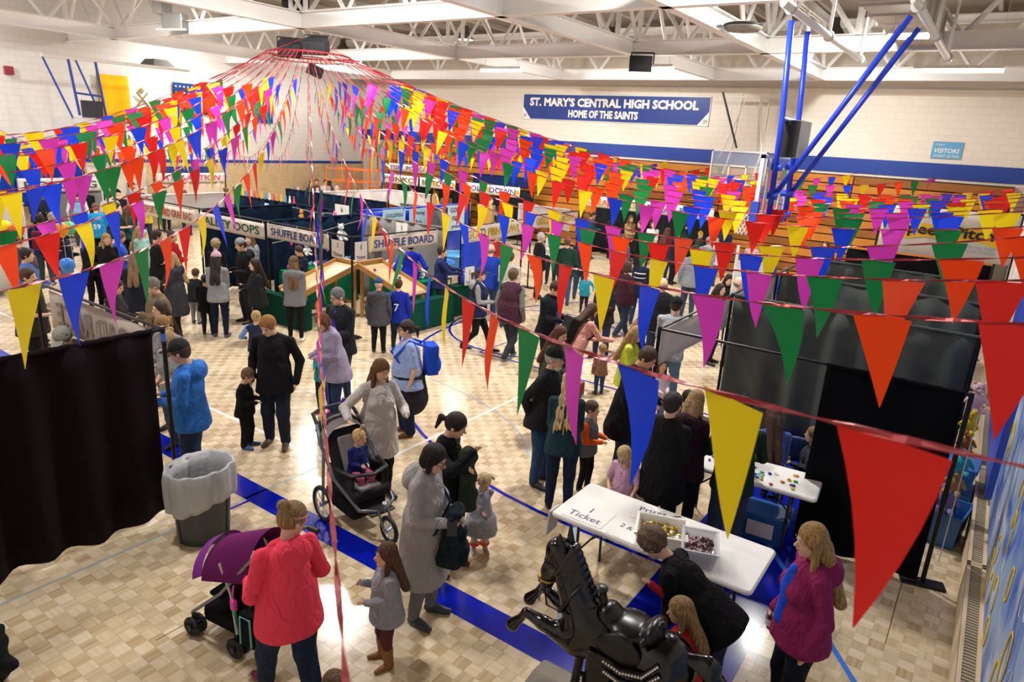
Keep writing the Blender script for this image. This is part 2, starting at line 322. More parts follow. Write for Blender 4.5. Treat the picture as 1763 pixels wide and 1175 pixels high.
fluoro((-14.3,18.4,6.0),(-12.75,18.4,6.0),'lit fluorescent tube left above the blue school banner')
fluoro((-9.0,18.2,6.0),(-7.75,18.2,6.0),'lit fluorescent tube behind the small black speaker')
def panel(name,c,U,V,w,h,m,label,cat,th=.02,parent=None):
    """thin board: c = lower left corner"""
    U=Vector(U);V=Vector(V);N=U.cross(V); c=Vector(c)
    M=Matrix((( U.x,V.x,N.x,c.x),(U.y,V.y,N.y,c.y),(U.z,V.z,N.z,c.z),(0,0,0,1)))
    o=MB().box(0,w,0,h,-th,0,M).obj(name,m,parent)
    if label: tag(o,label,cat)
    return o
UX=(1,0,0); UZ=(0,0,1); UY=(0,1,0)
NAVY=mat('1f3c88',.35,var=.05); WHT=plain('f2efe9')
yb=24.47
b=panel('school_banner',(-16.78,yb,4.78),UX,UZ,7.9,.98,NAVY,"blue wall banner reading ST. MARY'S CENTRAL HIGH SCHOOL HOME OF THE SAINTS",'banner')
for (x0,x1,z0,z1) in ((-16.78,-8.88,4.78,4.80),(-16.78,-8.88,5.74,5.76),(-16.78,-16.76,4.78,5.76),(-8.90,-8.88,4.78,5.76)):
    MB().box(x0,x1,yb-.008,yb-.002,z0,z1).obj('border',WHT,b)
text("ST. MARY'S CENTRAL HIGH SCHOOL",(-16.45,yb,5.3),UX,UZ,7.15,.33,WHT,b,off=.045)
text("HOME OF THE SAINTS",(-14.6,yb,4.9),UX,UZ,3.0,.29,WHT,b,off=.045)
for s,x in ((1,-16.78),(-1,-8.88)):
    MB().add([(x,yb-.006,4.78),(x+s*.42,yb-.006,4.78),(x,yb-.006,5.28)],[(0,1,2) if s>0 else (0,2,1)]).obj('corner_patch',WHT,b)
    text('SM',(x+(.05 if s>0 else -.2),yb-.008,4.85),UX,UZ,.15,.14,mat('20242c'),b)
s_=panel('visitors_sign',(-1.95,24.47,4.14),UX,UZ,.78,.48,mat('5fa3cc',.5),'light blue sign reading VISITORS STUDENT SECTION on the wall above the blue stripe','sign')
text('VISITORS',(-1.88,24.47,4.3),UX,UZ,.64,.13,WHT,s_,off=.01,shear=.2); text('STUDENT SECTION',(-1.88,24.47,4.18),UX,UZ,.64,.07,WHT,s_); text('ENJOY',(-1.88,24.47,4.5),UX,UZ,.25,.06,WHT,s_)
s_=panel('home_sign',(-20.2,24.47,4.2),UX,UZ,.9,.5,mat('7fb4d6',.5),'small pale blue sign left of the school banner behind the bunting','sign'); text('HOME',(-20.1,24.47,4.35),UX,UZ,.7,.2,WHT,s_)
s_=panel('championship_banner',(X0+.06,18.4,4.0),(0,1,0),UZ,.9,1.3,mat('1b3fae',.5),'blue hanging banner on the white wall under the bunting hub','banner')
# flags on the left wall
def wall_flag(name,y0,w,h,z1,parts,label):
    t=empty(name,(X0+.1,y0,z1),0,label,'flag')
    MB().cyl((0,-.03,.05),(0,-.03,-h-.1),.012).obj('pole',plain('8a6a3a'),t)
    for n,a,b_,m in parts:
        mb=MB().sheet(lambda u,v:(.04*math.sin((a+(b_-a)*u)*w*9)*(.4+v),(a+(b_-a)*u)*w,-v*h),14,4); o=mb.obj(n,m,t,True); solid(o,.006)
    return t
wf=wall_flag('vatican_flag',12.25,1.85,1.55,5.3,(('yellow_half',0,.55,fab('f0b71e')),('white_half',.55,1.0,fab('ece8e0'))),'yellow and white flag with gold keys crest on the far left wall')
for a in (-1,1):
    MB().tube([(.07,1.45-a*.2,-.95),(.07,1.45+a*.2,-.5)],.025,6).obj('crest_key',plain('8d7a3a'),wf)
MB().blob((.07,1.45,-.42),(.02,.08,.1)).obj('crest_crown',plain('a8964a'),wf,True); MB().blob((.07,1.45,-1.05),(.02,.1,.04)).obj('crest_knot',plain('9c4a3a'),wf,True)
wf=wall_flag('stars_and_stripes',14.9,1.7,1.1,5.28,(('canton',0,.5,fab('223a70')),('stripes',.5,1.0,fab('c23a3a'))),'american flag hanging left of the bunting peak on the far wall')
for i in range(4):
    for j in range(5): MB().blob((.06,.1+j*.16,-.14-i*.22),(.01,.035,.035),6).obj('star',WHT,wf)
# fire alarm
tag(MB().rbox(X0,X0+.12,9.5,9.75,5.0,5.25,.03).obj('fire_alarm_horn',plain('8e2026')),'small dark red alarm horn high on the white left wall','alarm')
# bleachers folded against the back wall
BW=mat('b9772c',.42,var=.2,vs_=1.5,bump=.05,bs=8); BWD=mat('8a5520',.5,var=.15)
bl=empty('folded_bleachers',(0,23.55,0),0,'closed wooden bleachers with orange brown boards under the blue wall stripe','bleachers')
sec=[(-24.2+i*4.08,-24.2+(i+1)*4.08-.04) for i in range(6)]
MB().box(-24.2,.3,.55,.92,0,3.48).obj('bleacher_frame',mat('3a2410',.8),bl)
for i in range(13):
    for a,b_ in sec:
        MB().box(a,b_,.0+i*.035,.56,.08+i*.262,.08+i*.262+.225).obj('board',BW if (i+int(a))%3 else BWD,bl)
# far backboard on the back wall
def backboard_frame(t,w=1.83,h=1.07,th=.03,glass=True):
    g=MB().box(-w/2+.03,w/2-.03,-.01,.01,.03,h-.03).obj('glass',mat('cfd8dc',.05,trans=.0,alpha=.22),t)
    for x0,x1,z0,z1 in ((-w/2,w/2,0,.05),(-w/2,w/2,h-.05,h),(-w/2,-w/2+.05,0,h),(w/2-.05,w/2,0,h)):
        MB().box(x0,x1,-.03,.03,z0,z1).obj('rail',plain('d8dcde',.35),t)
    for x0,x1,z0,z1 in ((-.3,.3,.15,.19),(-.3,.3,.56,.6),(-.3,-.26,.15,.6),(.26,.3,.15,.6)):
        MB().box(x0,x1,-.035,-.02,z0,z1).obj('target_mark',WHT,t)
RIM=mat('e0501c',.4,.3); NET=plain('e8e4dc')
def rim(t,c,ax):
    c=Vector(c); MB().torus(c,.225,.012).obj('rim',RIM,t,True)
    MB().box(c.x+(.2 if ax[0]>0 else -.42 if ax[0]<0 else -.08),c.x+(.42 if ax[0]>0 else -.2 if ax[0]<0 else .08),c.y+(-.08 if ax[1]==0 else .2),c.y+(.08 if ax[1]==0 else .42),c.z-.04,c.z+.01).obj('rim_bracket',RIM,t)
    net=MB()
    for k in range(12):
        for sgn in (1,-1):
            pts=[]
            for i in range(7):
                a=2*math.pi*(k+sgn*i*.5)/12; r=.22-.09*min(1,i/4); pts.append((c.x+r*math.cos(a),c.y+r*math.sin(a),c.z-.02-i*.065))
            net.tube(pts,.005,4)
    tag(net.obj('net',NET,t),kind='stuff')
t=empty('wall_backboard',(-7.2,23.1,2.95),0,'glass backboard with white target square standing against the bleachers','backboard'); backboard_frame(t); rim(t,(0,-.4,.12),(0,1))
MB().box(-.95,.95,-.05,.05,-.1,-.01).obj('bottom_pad',mat('3a62c8',.5),t)
for s in (-1,1):
    MB().tube([(s*.5,.1,.3),(s*.5,.6,1.0),(s*.45,.9,2.9)],.03,8).obj('support_pipe',plain('d8d2c6'),t)
    MB().tube([(s*.7,.1,.8),(s*.2,.6,2.8)],.02,8).obj('brace_pipe',plain('d8d2c6'),t)
MB().box(-1.0,.9,.85,.95,2.75,2.82).obj('wall_bar',plain('d8d2c6'),t)
tag(MB().tube([(-8.0,23.0,5.8),(-7.3,23.0,4.1)],.035,8).obj('winch_pole',plain('26352e')),'thin dark winch pole slanting down to the wall backboard','pole')
# ceiling-hung basket by the right wall
BP=mat('2547d8',.35,.1); t=empty('hanging_basketball_hoop',(-3.12,12.1,2.9),math.radians(90),'ceiling-hung basketball hoop with blue steel poles and padded glass backboard','basketball hoop')
backboard_frame(t)
MB().box(-.96,.96,-.06,.06,-.06,.06).obj('bottom_pad',mat('2f4fc4',.5),t)
for s in (-1,1): MB().box(s*.92-.05,s*.92+.05,-.06,.06,-.06,.36).obj('corner_pad',mat('2f4fc4',.5),t)
# local axes here: x along world +Y, y along world -X
rim(t,(0,.38,.14),(0,-1))
bl_=[o for o in t.children if o.name.startswith('rim_bracket')]
for o in bl_: o.location=(0,-.6,0)
for s in (-1,1):
    x=s*.52
    MB().tube([(x-.05,-.14,.1),(x-.12,-.12,1.6),(x-.22*0-.25,-.06,3.0)],.045,10).obj('drop_pole',BP,t,True)
    MB().tube([(x-.02,-.16,.45),(x-.2,-1.62,3.0)],.04,10).obj('brace_pole',BP,t,True)
    MB().tube([(x,-.16,.5),(x-.15,-1.5,2.9)],.008,6).obj('cable',plain('44506a'),t)
    for z in (.1,.45,.9):
        MB().cyl((x-.05,-.22,z),(x-.05,-.02,z),.06,10).obj('clamp',BP,t)
    MB().tube([(x*1.3,-.06,.05),(x*1.3,-.06,1.02)],.025,8).obj('frame_tube',plain('b8bec4',.3),t)
MB().tube([(-.62,-.12,1.62),(.45,-.12,1.62)],.035,8).obj('cross_bar',plain('8fa4d8',.3),t)
MB().box(-.4,.3,-.36,-.1,1.05,1.62).obj('control_box',mat('a4a8ac',.35,.6),t); MB().box(-.415,-.4,-.35,-.11,1.06,1.61).obj('motor_panel',plain('15161a'),t)
for (x,z,y0,y1,l) in ((-3.0,6.0,10.6,17.2,'white ceiling pipe above the hanging hoop poles'),(-1.36,5.92,10.4,16.4,'white ceiling pipe holding the tops of the diagonal blue braces')):
    p=empty('ceiling_pipe',(x,y0,z),0,l,'pipe')
    MB().tube([(0,0,0),(0,y1-y0,0)],.058,12).obj('pipe',plain('ecebe6',.35),p,True)
    for yy in (.4,3.0,y1-y0-.4): MB().cyl((0,yy,0),(0,yy,1.7),.03).obj('drop_rod',plain('ecebe6',.35),p); MB().torus((0,yy,0),.07,.022,'y',12,6).obj('collar',plain('d4d4d0',.35),p)
# hoop at the far left end
t=empty('end_basketball_hoop',(-23.5,10.5,2.9),0,'distant ceiling-hung basketball hoop frame with dark blue poles by the left wall','basketball hoop')
DB=mat('22439e',.4)
for y in (-.15,.62): MB().tube([(0,y,1.0),(0,y-.15,2.6)],.04,8).obj('drop_pole',DB,t)
MB().tube([(0,-.35,.9),(-.1,-.95,2.6)],.03,8).obj('brace_pole',DB,t); MB().tube([(0,.5,.9),(-.1,-.05,2.6)],.03,8).obj('brace_pole',DB,t)
MB().tube([(0,-.2,1.65),(0,.55,1.6)],.03,8).obj('cross_bar',DB,t); MB().box(-.1,.1,-.05,.5,.95,1.45).obj('control_box',plain('17191f'),t)
MB().box(-.03,.03,-.9,.9,0,.95).obj('backboard',mat('c8d0d4',.1,alpha=.3),t); MB().torus((.35,0,.14),.225,.012).obj('rim',RIM,t)
MB().tube([(0,-1.0,2.62),(0,3.5,2.66)],.05,8).obj('ceiling_rail',plain('e0dcd4'),t)
# speakers
SPK=plain('17181b',.6)
def speaker(p,d,rz,label,tilt=.35):
    t=empty('loudspeaker',p,rz,label,'speaker'); R=Matrix.Rotation(tilt,4,'X')
    mb=MB(); mb.rings([[(-d[0]/2,-d[1]/2,-d[2]/2),(d[0]/2,-d[1]/2,-d[2]/2),(d[0]/2*.7,d[1]/2,-d[2]/2),(-d[0]/2*.7,d[1]/2,-d[2]/2)],[(-d[0]/2,-d[1]/2,d[2]/2),(d[0]/2,-d[1]/2,d[2]/2),(d[0]/2*.7,d[1]/2,d[2]/2),(-d[0]/2*.7,d[1]/2,d[2]/2)]],M=R); mb.obj('cabinet',SPK,t)
    MB().box(-d[0]*.45,d[0]*.45,-d[1]/2-.01,-d[1]/2,-d[2]*.42,d[2]*.42,R).obj('grille',plain('26282c',.8),t)
    for s in (-1,1): MB().tube([(s*d[0]*.5,0,0),(s*d[0]*.5,0,d[2]*.5+.05)],.015,6).obj('bracket',plain('2a2a2c'),t)
    MB().tube([(-d[0]*.5,0,d[2]*.5+.05),(d[0]*.5,0,d[2]*.5+.05)],.015,6).obj('bracket_bar',plain('2a2a2c'),t)
speaker((-13.5,10.45,5.62),(.52,.4,.32),.9,'black loudspeaker on the left of the pair above the bunting hub')
speaker((-12.65,10.5,5.66),(.56,.4,.3),.5,'black loudspeaker on the right of the pair above the bunting hub')
speaker((-15.3,12.6,5.38),(.5,.4,.25),2.5,'black loudspeaker hanging just below the bunting hub')
speaker((-14.9,11.8,6.72),(.55,.6,.5),.6,'dark loudspeaker up on the roof truss left of centre')
speaker((-6.0,12.6,5.47),(.42,.35,.28),.3,'small black loudspeaker hanging in front of the school banner light',.1)
# heater box on the truss, ceiling vent, duct
t=empty('unit_heater',(-19.3,11.2,6.35),.6,'grey metal heater box hung in the roof truss at the top left','heater')
MB().rbox(-.28,.28,-.2,.2,-.05,.35,.03).obj('casing',mat('8f8d8a',.35,.7),t); MB().box(-.45,-.2,-.3,.3,.3,.9).obj('duct_hood',mat('a5a29c',.35,.7),t); MB().tube([(-.4,-.25,-.1),(.4,-.25,-.06)],.03,8).obj('pipe',plain('dad6ce'),t)
tag(MB().rings([[(-24.9,13.0,5.62),(-23.9,13.0,5.62),(-23.9,13.8,5.62),(-24.9,13.8,5.62)],[(-24.7,13.15,5.86),(-24.1,13.15,5.86),(-24.1,13.6,5.86),(-24.7,13.6,5.86)]]).obj('air_vent',mat('6e675e',.7)),'dark square air vent near the left wall under the roof','vent')
t=empty('air_duct',(-2.3,12.6,6.3),0,'boxy pale air duct under the roof right of the hanging hoop','duct')
MB().box(-.1,.65,-.2,5.0,0,.6).obj('duct_body',TRD,t)
for k in range(6): MB().box(-.13,.68,k*.9,k*.9+.04,-.03,.63).obj('duct_flange',TRD,t)
t=empty('roof_vent',(-4.75,14.3,6.22),0,'round ceiling vent with dark rim beside the cross truss','vent')
MB().lathe([(.02,.0),(.3,.02),(.36,.07),(.36,.12),(.26,.15),(.07,.18)],24).obj('dish',mat('8a857e',.4,.3),t,True); MB().torus((0,0,.12),.355,.025).obj('rim',plain('20201f'),t,True)
# radiators along the right wall
RAD=mat('d8c2a2',.45); GRL=mat('a89b84',.5)
for i in range(5):
    y0=1.9+i*2.62
    t=empty('wall_radiator',(.47,y0,0),0,['cream floor radiator with slotted grille nearest the camera','cream floor radiator second from the camera beside the mural','cream floor radiator third along the mural wall','cream floor radiator behind the black drape','cream floor radiator at the far end of the mural wall'][i],'radiator')
    W=.148
    MB().box(0,.02,0,2.6,.05,.42).obj('front_panel',RAD,t)
    mb=MB().box(0,W,0,.03,0,.43).box(0,W,2.57,2.6,0,.43).box(0,.03,0,2.6,.4,.43).box(W-.03,W,0,2.6,.4,.43); mb.obj('top_frame',RAD,t)
    MB().box(.03,W-.03,.03,2.57,.2,.3).obj('core',plain('3a362f'),t)
    n=60
    mb=MB()
    for k in range(n): mb.box(.03,W-.03,.05+k*2.5/n,.05+k*2.5/n+.026,.41,.425)
    tag(mb.obj('grille_slats',GRL,t),kind='stuff')
    MB().box(0,W,2.6,2.62,0,.43).obj('end_joint',plain('8c7c66'),t)
# mural on the right wall
def mural_mat():
    m=bpy.data.materials.new('mural'); m.use_nodes=True; nt=m.node_tree; b=nt.nodes['Principled BSDF']; N=nt.nodes.new; L=nt.links.new
    g=N('ShaderNodeNewGeometry'); n=N('ShaderNodeTexNoise'); n.inputs['Scale'].default_value=1.3; n.inputs['Detail'].default_value=4; n.inputs['Distortion'].default_value=1.5; L(g.outputs['Position'],n.inputs['Vector'])
    cr=N('ShaderNodeValToRGB'); L(n.outputs['Fac'],cr.inputs[0]); e=cr.color_ramp.elements
    e[0].position=.3; e[0].color=(*lin('2c55b4'),1); e[1].position=.75; e[1].color=(*lin('d0d2d4'),1); k=e.new(.5); k.color=(*lin('8da6cc'),1)
    L(cr.outputs[0],b.inputs['Base Color']); b.inputs['Roughness'].default_value=.5; return m
mu=empty('wall_mural',(.615,0,0),0,'painted blue mural with yellow outlines and white ovals on the right wall','mural')
MB().box(-.012,0,1.2,8.4,.52,2.7).obj('painted_panel',mural_mat(),mu)
YEL=plain('d8b93a'); rr=random.Random(3)
for k in range(26):
    y=2.2+rr.random()*6.0; z=.62+rr.random()*1.6; a=rr.random()*.6-.3; r1=.06+rr.random()*.08; r2=.1+rr.random()*.12
    pts=[(-.016,y+math.cos(x)*r1*math.cos(a)-math.sin(x)*r2*math.sin(a),z+math.cos(x)*r1*math.sin(a)+math.sin(x)*r2*math.cos(a)) for x in [2*math.pi*i/14*(.7+.3*(k%2)) for i in range(15)]]
    MB().tube(pts,.011,5,flat=.5).obj('yellow_outline',YEL,mu)
for k in range(16):
    y=2.4+rr.random()*5.8; z=.7+rr.random()*1.5
    MB().lathe([(0,-.004),(.055,-.004),(.06,.0)],12,Matrix.Translation((-.014,y,z))@Matrix.Rotation(-math.pi/2,4,'Y')@Matrix.Diagonal((1.7,1,1,1))).obj('white_oval',WHT,mu)
text('&',(-.014,4.35,.62),(0,-1,0),UZ,.28,.45,mat('43316a'),mu,'purple_letter')
tag(MB().box(.55,.62,8.6,12.6,.5,2.4).obj('wall_pad',mat('1f43b4',.45)),'blue padded mat on the right wall beyond the mural','wall pad')
# hub ring and bunting
ORDN=['first','second','third','fourth','fifth','sixth','seventh','eighth','ninth','tenth','eleventh','twelfth','thirteenth']
HUB=Vector((-13.2,10.7,5.5)); RED=mat('a8303a',.3,.35)
h=empty('bunting_hub',HUB,0,'round rope ring at the peak where all bunting strings meet','ring')
MB().torus((0,0,0),.9,.02,n=36,k=6).obj('ring',RED,h); MB().torus((0,0,-.1),.78,.012,n=36,k=6).obj('inner_ring',RED,h)
for k in range(8):
    a=k*math.pi/4; MB().cyl((.9*math.cos(a),.9*math.sin(a),0),(.2*math.cos(a),.2*math.sin(a),.3),.006,5).obj('hanger_cord',RED,h)
FC={'r':'e6241a','y':'f7dc12','b':'1546f0','p':'dc3fc4','g':'118544','o':'fb4a12'}
def flag_mat(c):
    m=bpy.data.materials.new('vinyl'); m.use_nodes=True; nt=m.node_tree; b=nt.nodes['Principled BSDF']
    b.inputs['Base Color'].default_value=(*lin(c),1); b.inputs['Roughness'].default_value=.38; b.inputs['Specular IOR Level'].default_value=.35
    tr=nt.nodes.new('ShaderNodeBsdfTranslucent'); tr.inputs[0].default_value=(*lin(c),1); mx=nt.nodes.new('ShaderNodeMixShader'); mx.inputs[0].default_value=.28
    out=nt.nodes['Material Output']; nt.links.new(b.outputs[0],mx.inputs[1]); nt.links.new(tr.outputs[0],mx.inputs[2]); nt.links.new(mx.outputs[0],out.inputs[0]); return m
FM={}
for c in FC:
    fm=flag_mat(FC[c])
    for k in range(4):
        mb=MB(); W,Hh=.3,.45; n=5; amp=[.012,-.02,.03,-.01][k]; rows=[]
        vs=[]; fs=[]
        for j in range(n+1):
            v=j/n
            for i in range(5):
                u=i/4-.5; vs.append((u*W*(1-v*.985),amp*math.sin(v*2.6+u*(1-v)*3*(k%2))*(1+.6*abs(u)*(1-v))+ (.02*v*v*(1 if k<2 else -1)),-v*Hh))
        for j in range(n):
            for i in range(4): fs.append((j*5+i,(j+1)*5+i,(j+1)*5+i+1,j*5+i+1))
        mb.add(vs,fs); me=mb.mesh('pennant',True); me.materials.append(fm); FM[c,k]=me
ORD='rybpgo'
def bunting(A,sag,label,ref=None,start=None,rev=False,rnd=None,ribbon=.009,skip=0.,cut=0.,pitch=.575):
    """A = anchor on the wall; ref=(u, colour): the flag at image column u has that colour; colours inward follow ORD (or reversed)"""
    A=Vector(A); d=(A-HUB); d.z=0; d.normalize(); P0=HUB+d*.9
    N=120; pts=[]
    for i in range(N+1):
        t=i/N; p=P0.lerp(A,t); p.z-=4*sag*t*(1-t); pts.append(p)
    root=empty('pennant_string',A,0,label,'bunting','pennant strings fanning out from the hub')
    mb=MB(); L_=[];
    for i,p in enumerate(pts):
        a=i*.9; tdir=(pts[min(i+1,N)]-pts[max(i-1,0)]).normalized(); sd=tdir.cross(Vector((0,0,1))).normalized(); up=sd.cross(tdir)
        w_=(sd*math.cos(a)+up*math.sin(a))*ribbon; o2=(sd*-math.sin(a)+up*math.cos(a))*.002
        L_.append([p-A+w_+o2,p-A-w_+o2,p-A-w_-o2,p-A+w_-o2])
    mb.rings(L_); mb.obj('ribbon',RED,root)
    # arc length
    s=[0]
    for i in range(N): s.append(s[-1]+(pts[i+1]-pts[i]).length)
    tot=s[-1]
    def at(x):
        x=max(0,min(tot,x)); i=min(N-1,max(0,next((k for k in range(N) if s[k+1]>=x),N-1))); f=(x-s[i])/(s[i+1]-s[i]); return pts[i].lerp(pts[i+1],f),(pts[i+1]-pts[i]).normalized()
    rnd=rnd or random.Random(int(abs(A.x*31+A.y*17)*100))
    s0=tot-.35-rnd.random()*.5; c0=rnd.randrange(6)
    if ref:
        u,c=ref; best=None
        for i in range(3000):
            x_=tot*(1-i/3000); q=np.array(at(x_)[0])-np.array([0,0,CAMZ]); dd=q@_fwd
            if dd<.3: continue
            uu=881.5+F_*(q@_rt)/dd
            if best is None or abs(uu-u)<best[0]: best=(abs(uu-u),x_)
            elif best[0]<6 and abs(uu-u)>60: break
        s0=best[1]; c0=ORD.index(c)
    k0=-int((tot-s0-.2)/pitch)
    k=k0
    while True:
        x=s0-k*pitch
        if x<1.3+skip: break
        if x>tot-cut: k+=1; continue
        p,tdir=at(x)
        c=ORD[(c0+(-k if rev else k))%6]
        o=new_obj('pennant',FM[c,rnd.randrange(4)],root)
        hx=Vector((tdir.x,tdir.y,tdir.z)).normalized(); side=hx.cross(Vector((0,0,1))).normalized(); up=side.cross(hx)
        sw=rnd.gauss(0,.1); zz=(Vector((0,0,1))*math.cos(sw)+side*math.sin(sw)); zz=(zz*.85+up*.15).normalized(); yy=zz.cross(hx).normalized()
        M=Matrix(((hx.x,yy.x,zz.x,p.x-A.x),(hx.y,yy.y,zz.y,p.y-A.y),(hx.z,yy.z,zz.z,p.z-A.z-.006),(0,0,0,1)))
        o.matrix_local=M; k+=1
    return root
S=[((.6,1.15,3.62),1.5,('r',1530,0),'nearest right pennant string with large red yellow and blue flags'),
((.6,2.95,3.54),1.35,('o',1517,1),'second nearest right pennant string with orange and green flags before the grey drapes'),
((.6,4.7,3.48),1.35,('r',1725,1),'third nearest pennant string ending on the right wall'),
((.6,5.4,3.54),1.32,('o',1654,1),'fourth pennant string from the camera on the right wall'),
((.6,7.12,3.55),1.43,('g',1634,1),'fifth pennant string from the camera on the right wall'),
((.6,9.54,3.44),1.18,('g',1632,1),'sixth pennant string from the camera on the right wall'),
((.6,10.39,3.58),1.23,('b',1637,0),'seventh pennant string from the camera on the right wall')]
for A,sg,(c,u,rv),l in S: bunting(A,sg,l,(u,c),rev=bool(rv),pitch=.535 if A[1]<2 else .575)
Lf=[((-2.67,0,3.41),1.22,('y',42,0),'nearest left pennant string with big yellow blue and pink flags'),
((-4.66,0,3.15),1.04,('o',8,0),'second nearest left pennant string starting with orange and red flags'),
((-5.98,0,3.16),1.18,('g',9,1),'third nearest left pennant string with green and pink flags'),
((-5.84,0,3.26),.81,('y',19,0),'fourth pennant string from the camera on the left')]
for A,sg,(c,u,rv),l in Lf: bunting(A,sg,l,(u,c),rev=bool(rv))
bunting((.07,0,3.26),1.77,'pennant string coming straight at the camera seen edge on with hanging ribbons',skip=.5,cut=4.2)
for ii,y in enumerate((12.0,13.8,15.6,17.4,19.2,21.0,22.8)): bunting((.6,y,3.55),1.2,'pennant string running to the right wall, the %s counted from the mural side'%ORDN[ii])
for ii,x in enumerate((-1.5,-3.6,-5.7,-7.8,-9.9,-12,-14.1,-16.2,-18.3,-20.4,-22.5,-24.6)): bunting((x,24.3,3.6),1.15,'pennant string running to the bleacher wall, the %s counted from the right corner'%ORDN[ii])
for ii,y in enumerate((23,21,19,17,15,13,11,9,7,5,3,1)): bunting((-26.2,y,3.4),1.45,'pennant string running to the far left wall, the %s counted from the bleacher corner'%ORDN[ii])
for ii,(x,zz,sg) in enumerate(((-7.4,3.4,1.1),(-8.9,3.5,1.1),(-10.4,3.7,1.1),(-11.9,3.9,1.15),(-13.4,4.1,1.2),(-15.5,3.5,1.4),(-18,3.3,1.45),(-20.5,3.3,1.5),(-23,3.3,1.5))): bunting((x,0,zz),sg,'pennant string running off the left edge, the %s counted from the camera side'%ORDN[ii])
# ---------------------------------------------------------------- smooth-union modelling (people, horse, plush)
def _rc(P,a,b,ra,rb):      # tapered capsule
    a=np.asarray(a,np.float32); b=np.asarray(b,np.float32); ba=b-a; l2=float(ba@ba)+1e-9
    pa=P-a; t=np.clip((pa@ba)/l2,0,1); d=pa-t[...,None]*ba
    return np.sqrt(np.einsum('...i,...i',d,d))-(ra+(rb-ra)*t)
def _el(P,c,r,R=None):
    q=P-np.asarray(c,np.float32)
    if R is not None: q=q@np.asarray(R,np.float32)
    r=np.asarray(r,np.float32); k0=np.sqrt((((q/r))**2).sum(-1)); k1=np.sqrt(((q/(r*r))**2).sum(-1))+1e-6
    return k0*(k0-1)/k1
def _bx(P,c,r,R=None,rd=.02):
    q=P-np.asarray(c,np.float32)
    if R is not None: q=q@np.asarray(R,np.float32)
    q=np.abs(q)-(np.asarray(r,np.float32)-rd); return np.sqrt((np.maximum(q,0)**2).sum(-1))+np.minimum(q.max(-1),0)-rd
def field(P,prims):
    d=None
    for p in prims:
        k=p[0]; sm=p[-1]
        if k=='c': e=_rc(P,*p[1:5])
        elif k=='e': e=_el(P,*p[1:4])
        elif k=='b': e=_bx(P,*p[1:4])
        elif k=='-e': d=np.maximum(d,-_el(P,*p[1:4])); continue
        elif k=='-b': d=np.maximum(d,-_bx(P,*p[1:4])); continue
        elif k=='-p': d=np.maximum(d,(P-np.asarray(p[1],np.float32))@np.asarray(p[2],np.float32)); continue   # keep the side against the normal
        elif k=='w':  # soft folds
            d=d+p[1]*np.sin(P[...,2]*p[2]+3*np.sin(P[...,0]*9+P[...,1]*7+p[3]))*np.sin(P[...,0]*p[2]*.6+p[3]); continue
        if d is None: d=e
        elif sm<=0: d=np.minimum(d,e)
        else:
            h=np.clip(.5+.5*(e-d)/sm,0,1); d=e*(1-h)+d*h-sm*h*(1-h)
    return d
def bounds(prims):
    lo=np.full(3,9.); hi=np.full(3,-9.)
    for p in prims:
        if p[0]=='c': pts=[(p[1],p[3]),(p[2],p[4])]
        elif p[0] in 'eb': pts=[(p[1],max(p[2]))]
        else: continue
        for c,r in pts: c=np.asarray(c); lo=np.minimum(lo,c-r); hi=np.maximum(hi,c+r)
    return lo,hi
_E=[(0,1),(2,3),(4,5),(6,7),(0,2),(1,3),(4,6),(5,7),(0,4),(1,5),(2,6),(3,7)]
def nets(prims,h):
    lo,hi=bounds(prims); lo=lo-2.2*h; n=np.ceil((hi+2.2*h-lo)/h).astype(int)+1
    ax=[lo[i]+h*np.arange(n[i]) for i in range(3)]
    G=np.stack(np.meshgrid(*ax,indexing='ij'),-1).astype(np.float32)
    D=field(G,prims); I=D<0
    c=[D[i:n[0]-1+i,j:n[1]-1+j,k:n[2]-1+k] for i in (0,1) for j in (0,1) for k in (0,1)]
    s=sum((q<0).astype(np.int8) for q in c); act=(s>0)&(s<8)
    idx=np.full(act.shape,-1,np.int64); A=np.argwhere(act)
    if len(A)==0: return np.zeros((0,3)),np.zeros((0,4),int)
    idx[act]=np.arange(len(A)); cv=[q[act] for q in c]
    off=np.array([(i,j,k) for i in (0,1) for j in (0,1) for k in (0,1)],float)
    acc=np.zeros((len(A),3)); cnt=np.zeros(len(A))
    for a,b in _E:
        m=(cv[a]<0)!=(cv[b]<0); t=np.where(m,cv[a]/(cv[a]-cv[b]+1e-12),0)
        acc+=m[:,None]*(off[a]+t[:,None]*(off[b]-off[a])); cnt+=m
    V=lo+h*(A+acc/cnt[:,None]); Fs=[]
    for d in range(3):
        sl0=[slice(None)]*3; sl1=[slice(None)]*3; sl0[d]=slice(0,-1); sl1[d]=slice(1,None)
        X=I[tuple(sl0)]!=I[tuple(sl1)]; e=np.argwhere(X); e1,e2=[(1,2),(2,0),(0,1)][d]
        ok=(e[:,e1]>0)&(e[:,e2]>0)&(e[:,e1]<n[e1]-1)&(e[:,e2]<n[e2]-1); e=e[ok]
        if len(e)==0: continue
        def at(a,b):
            q=e.copy(); q[:,e1]-=a; q[:,e2]-=b; return idx[q[:,0],q[:,1],q[:,2]]
        Q=np.stack([at(1,1),at(0,1),at(0,0),at(1,0)],1); ins=I[e[:,0],e[:,1],e[:,2]]
        Q[~ins]=Q[~ins][:,::-1]; Fs.append(Q)
    Fq=np.concatenate(Fs); Fq=Fq[(Fq>=0).all(1)]
    return V,Fq
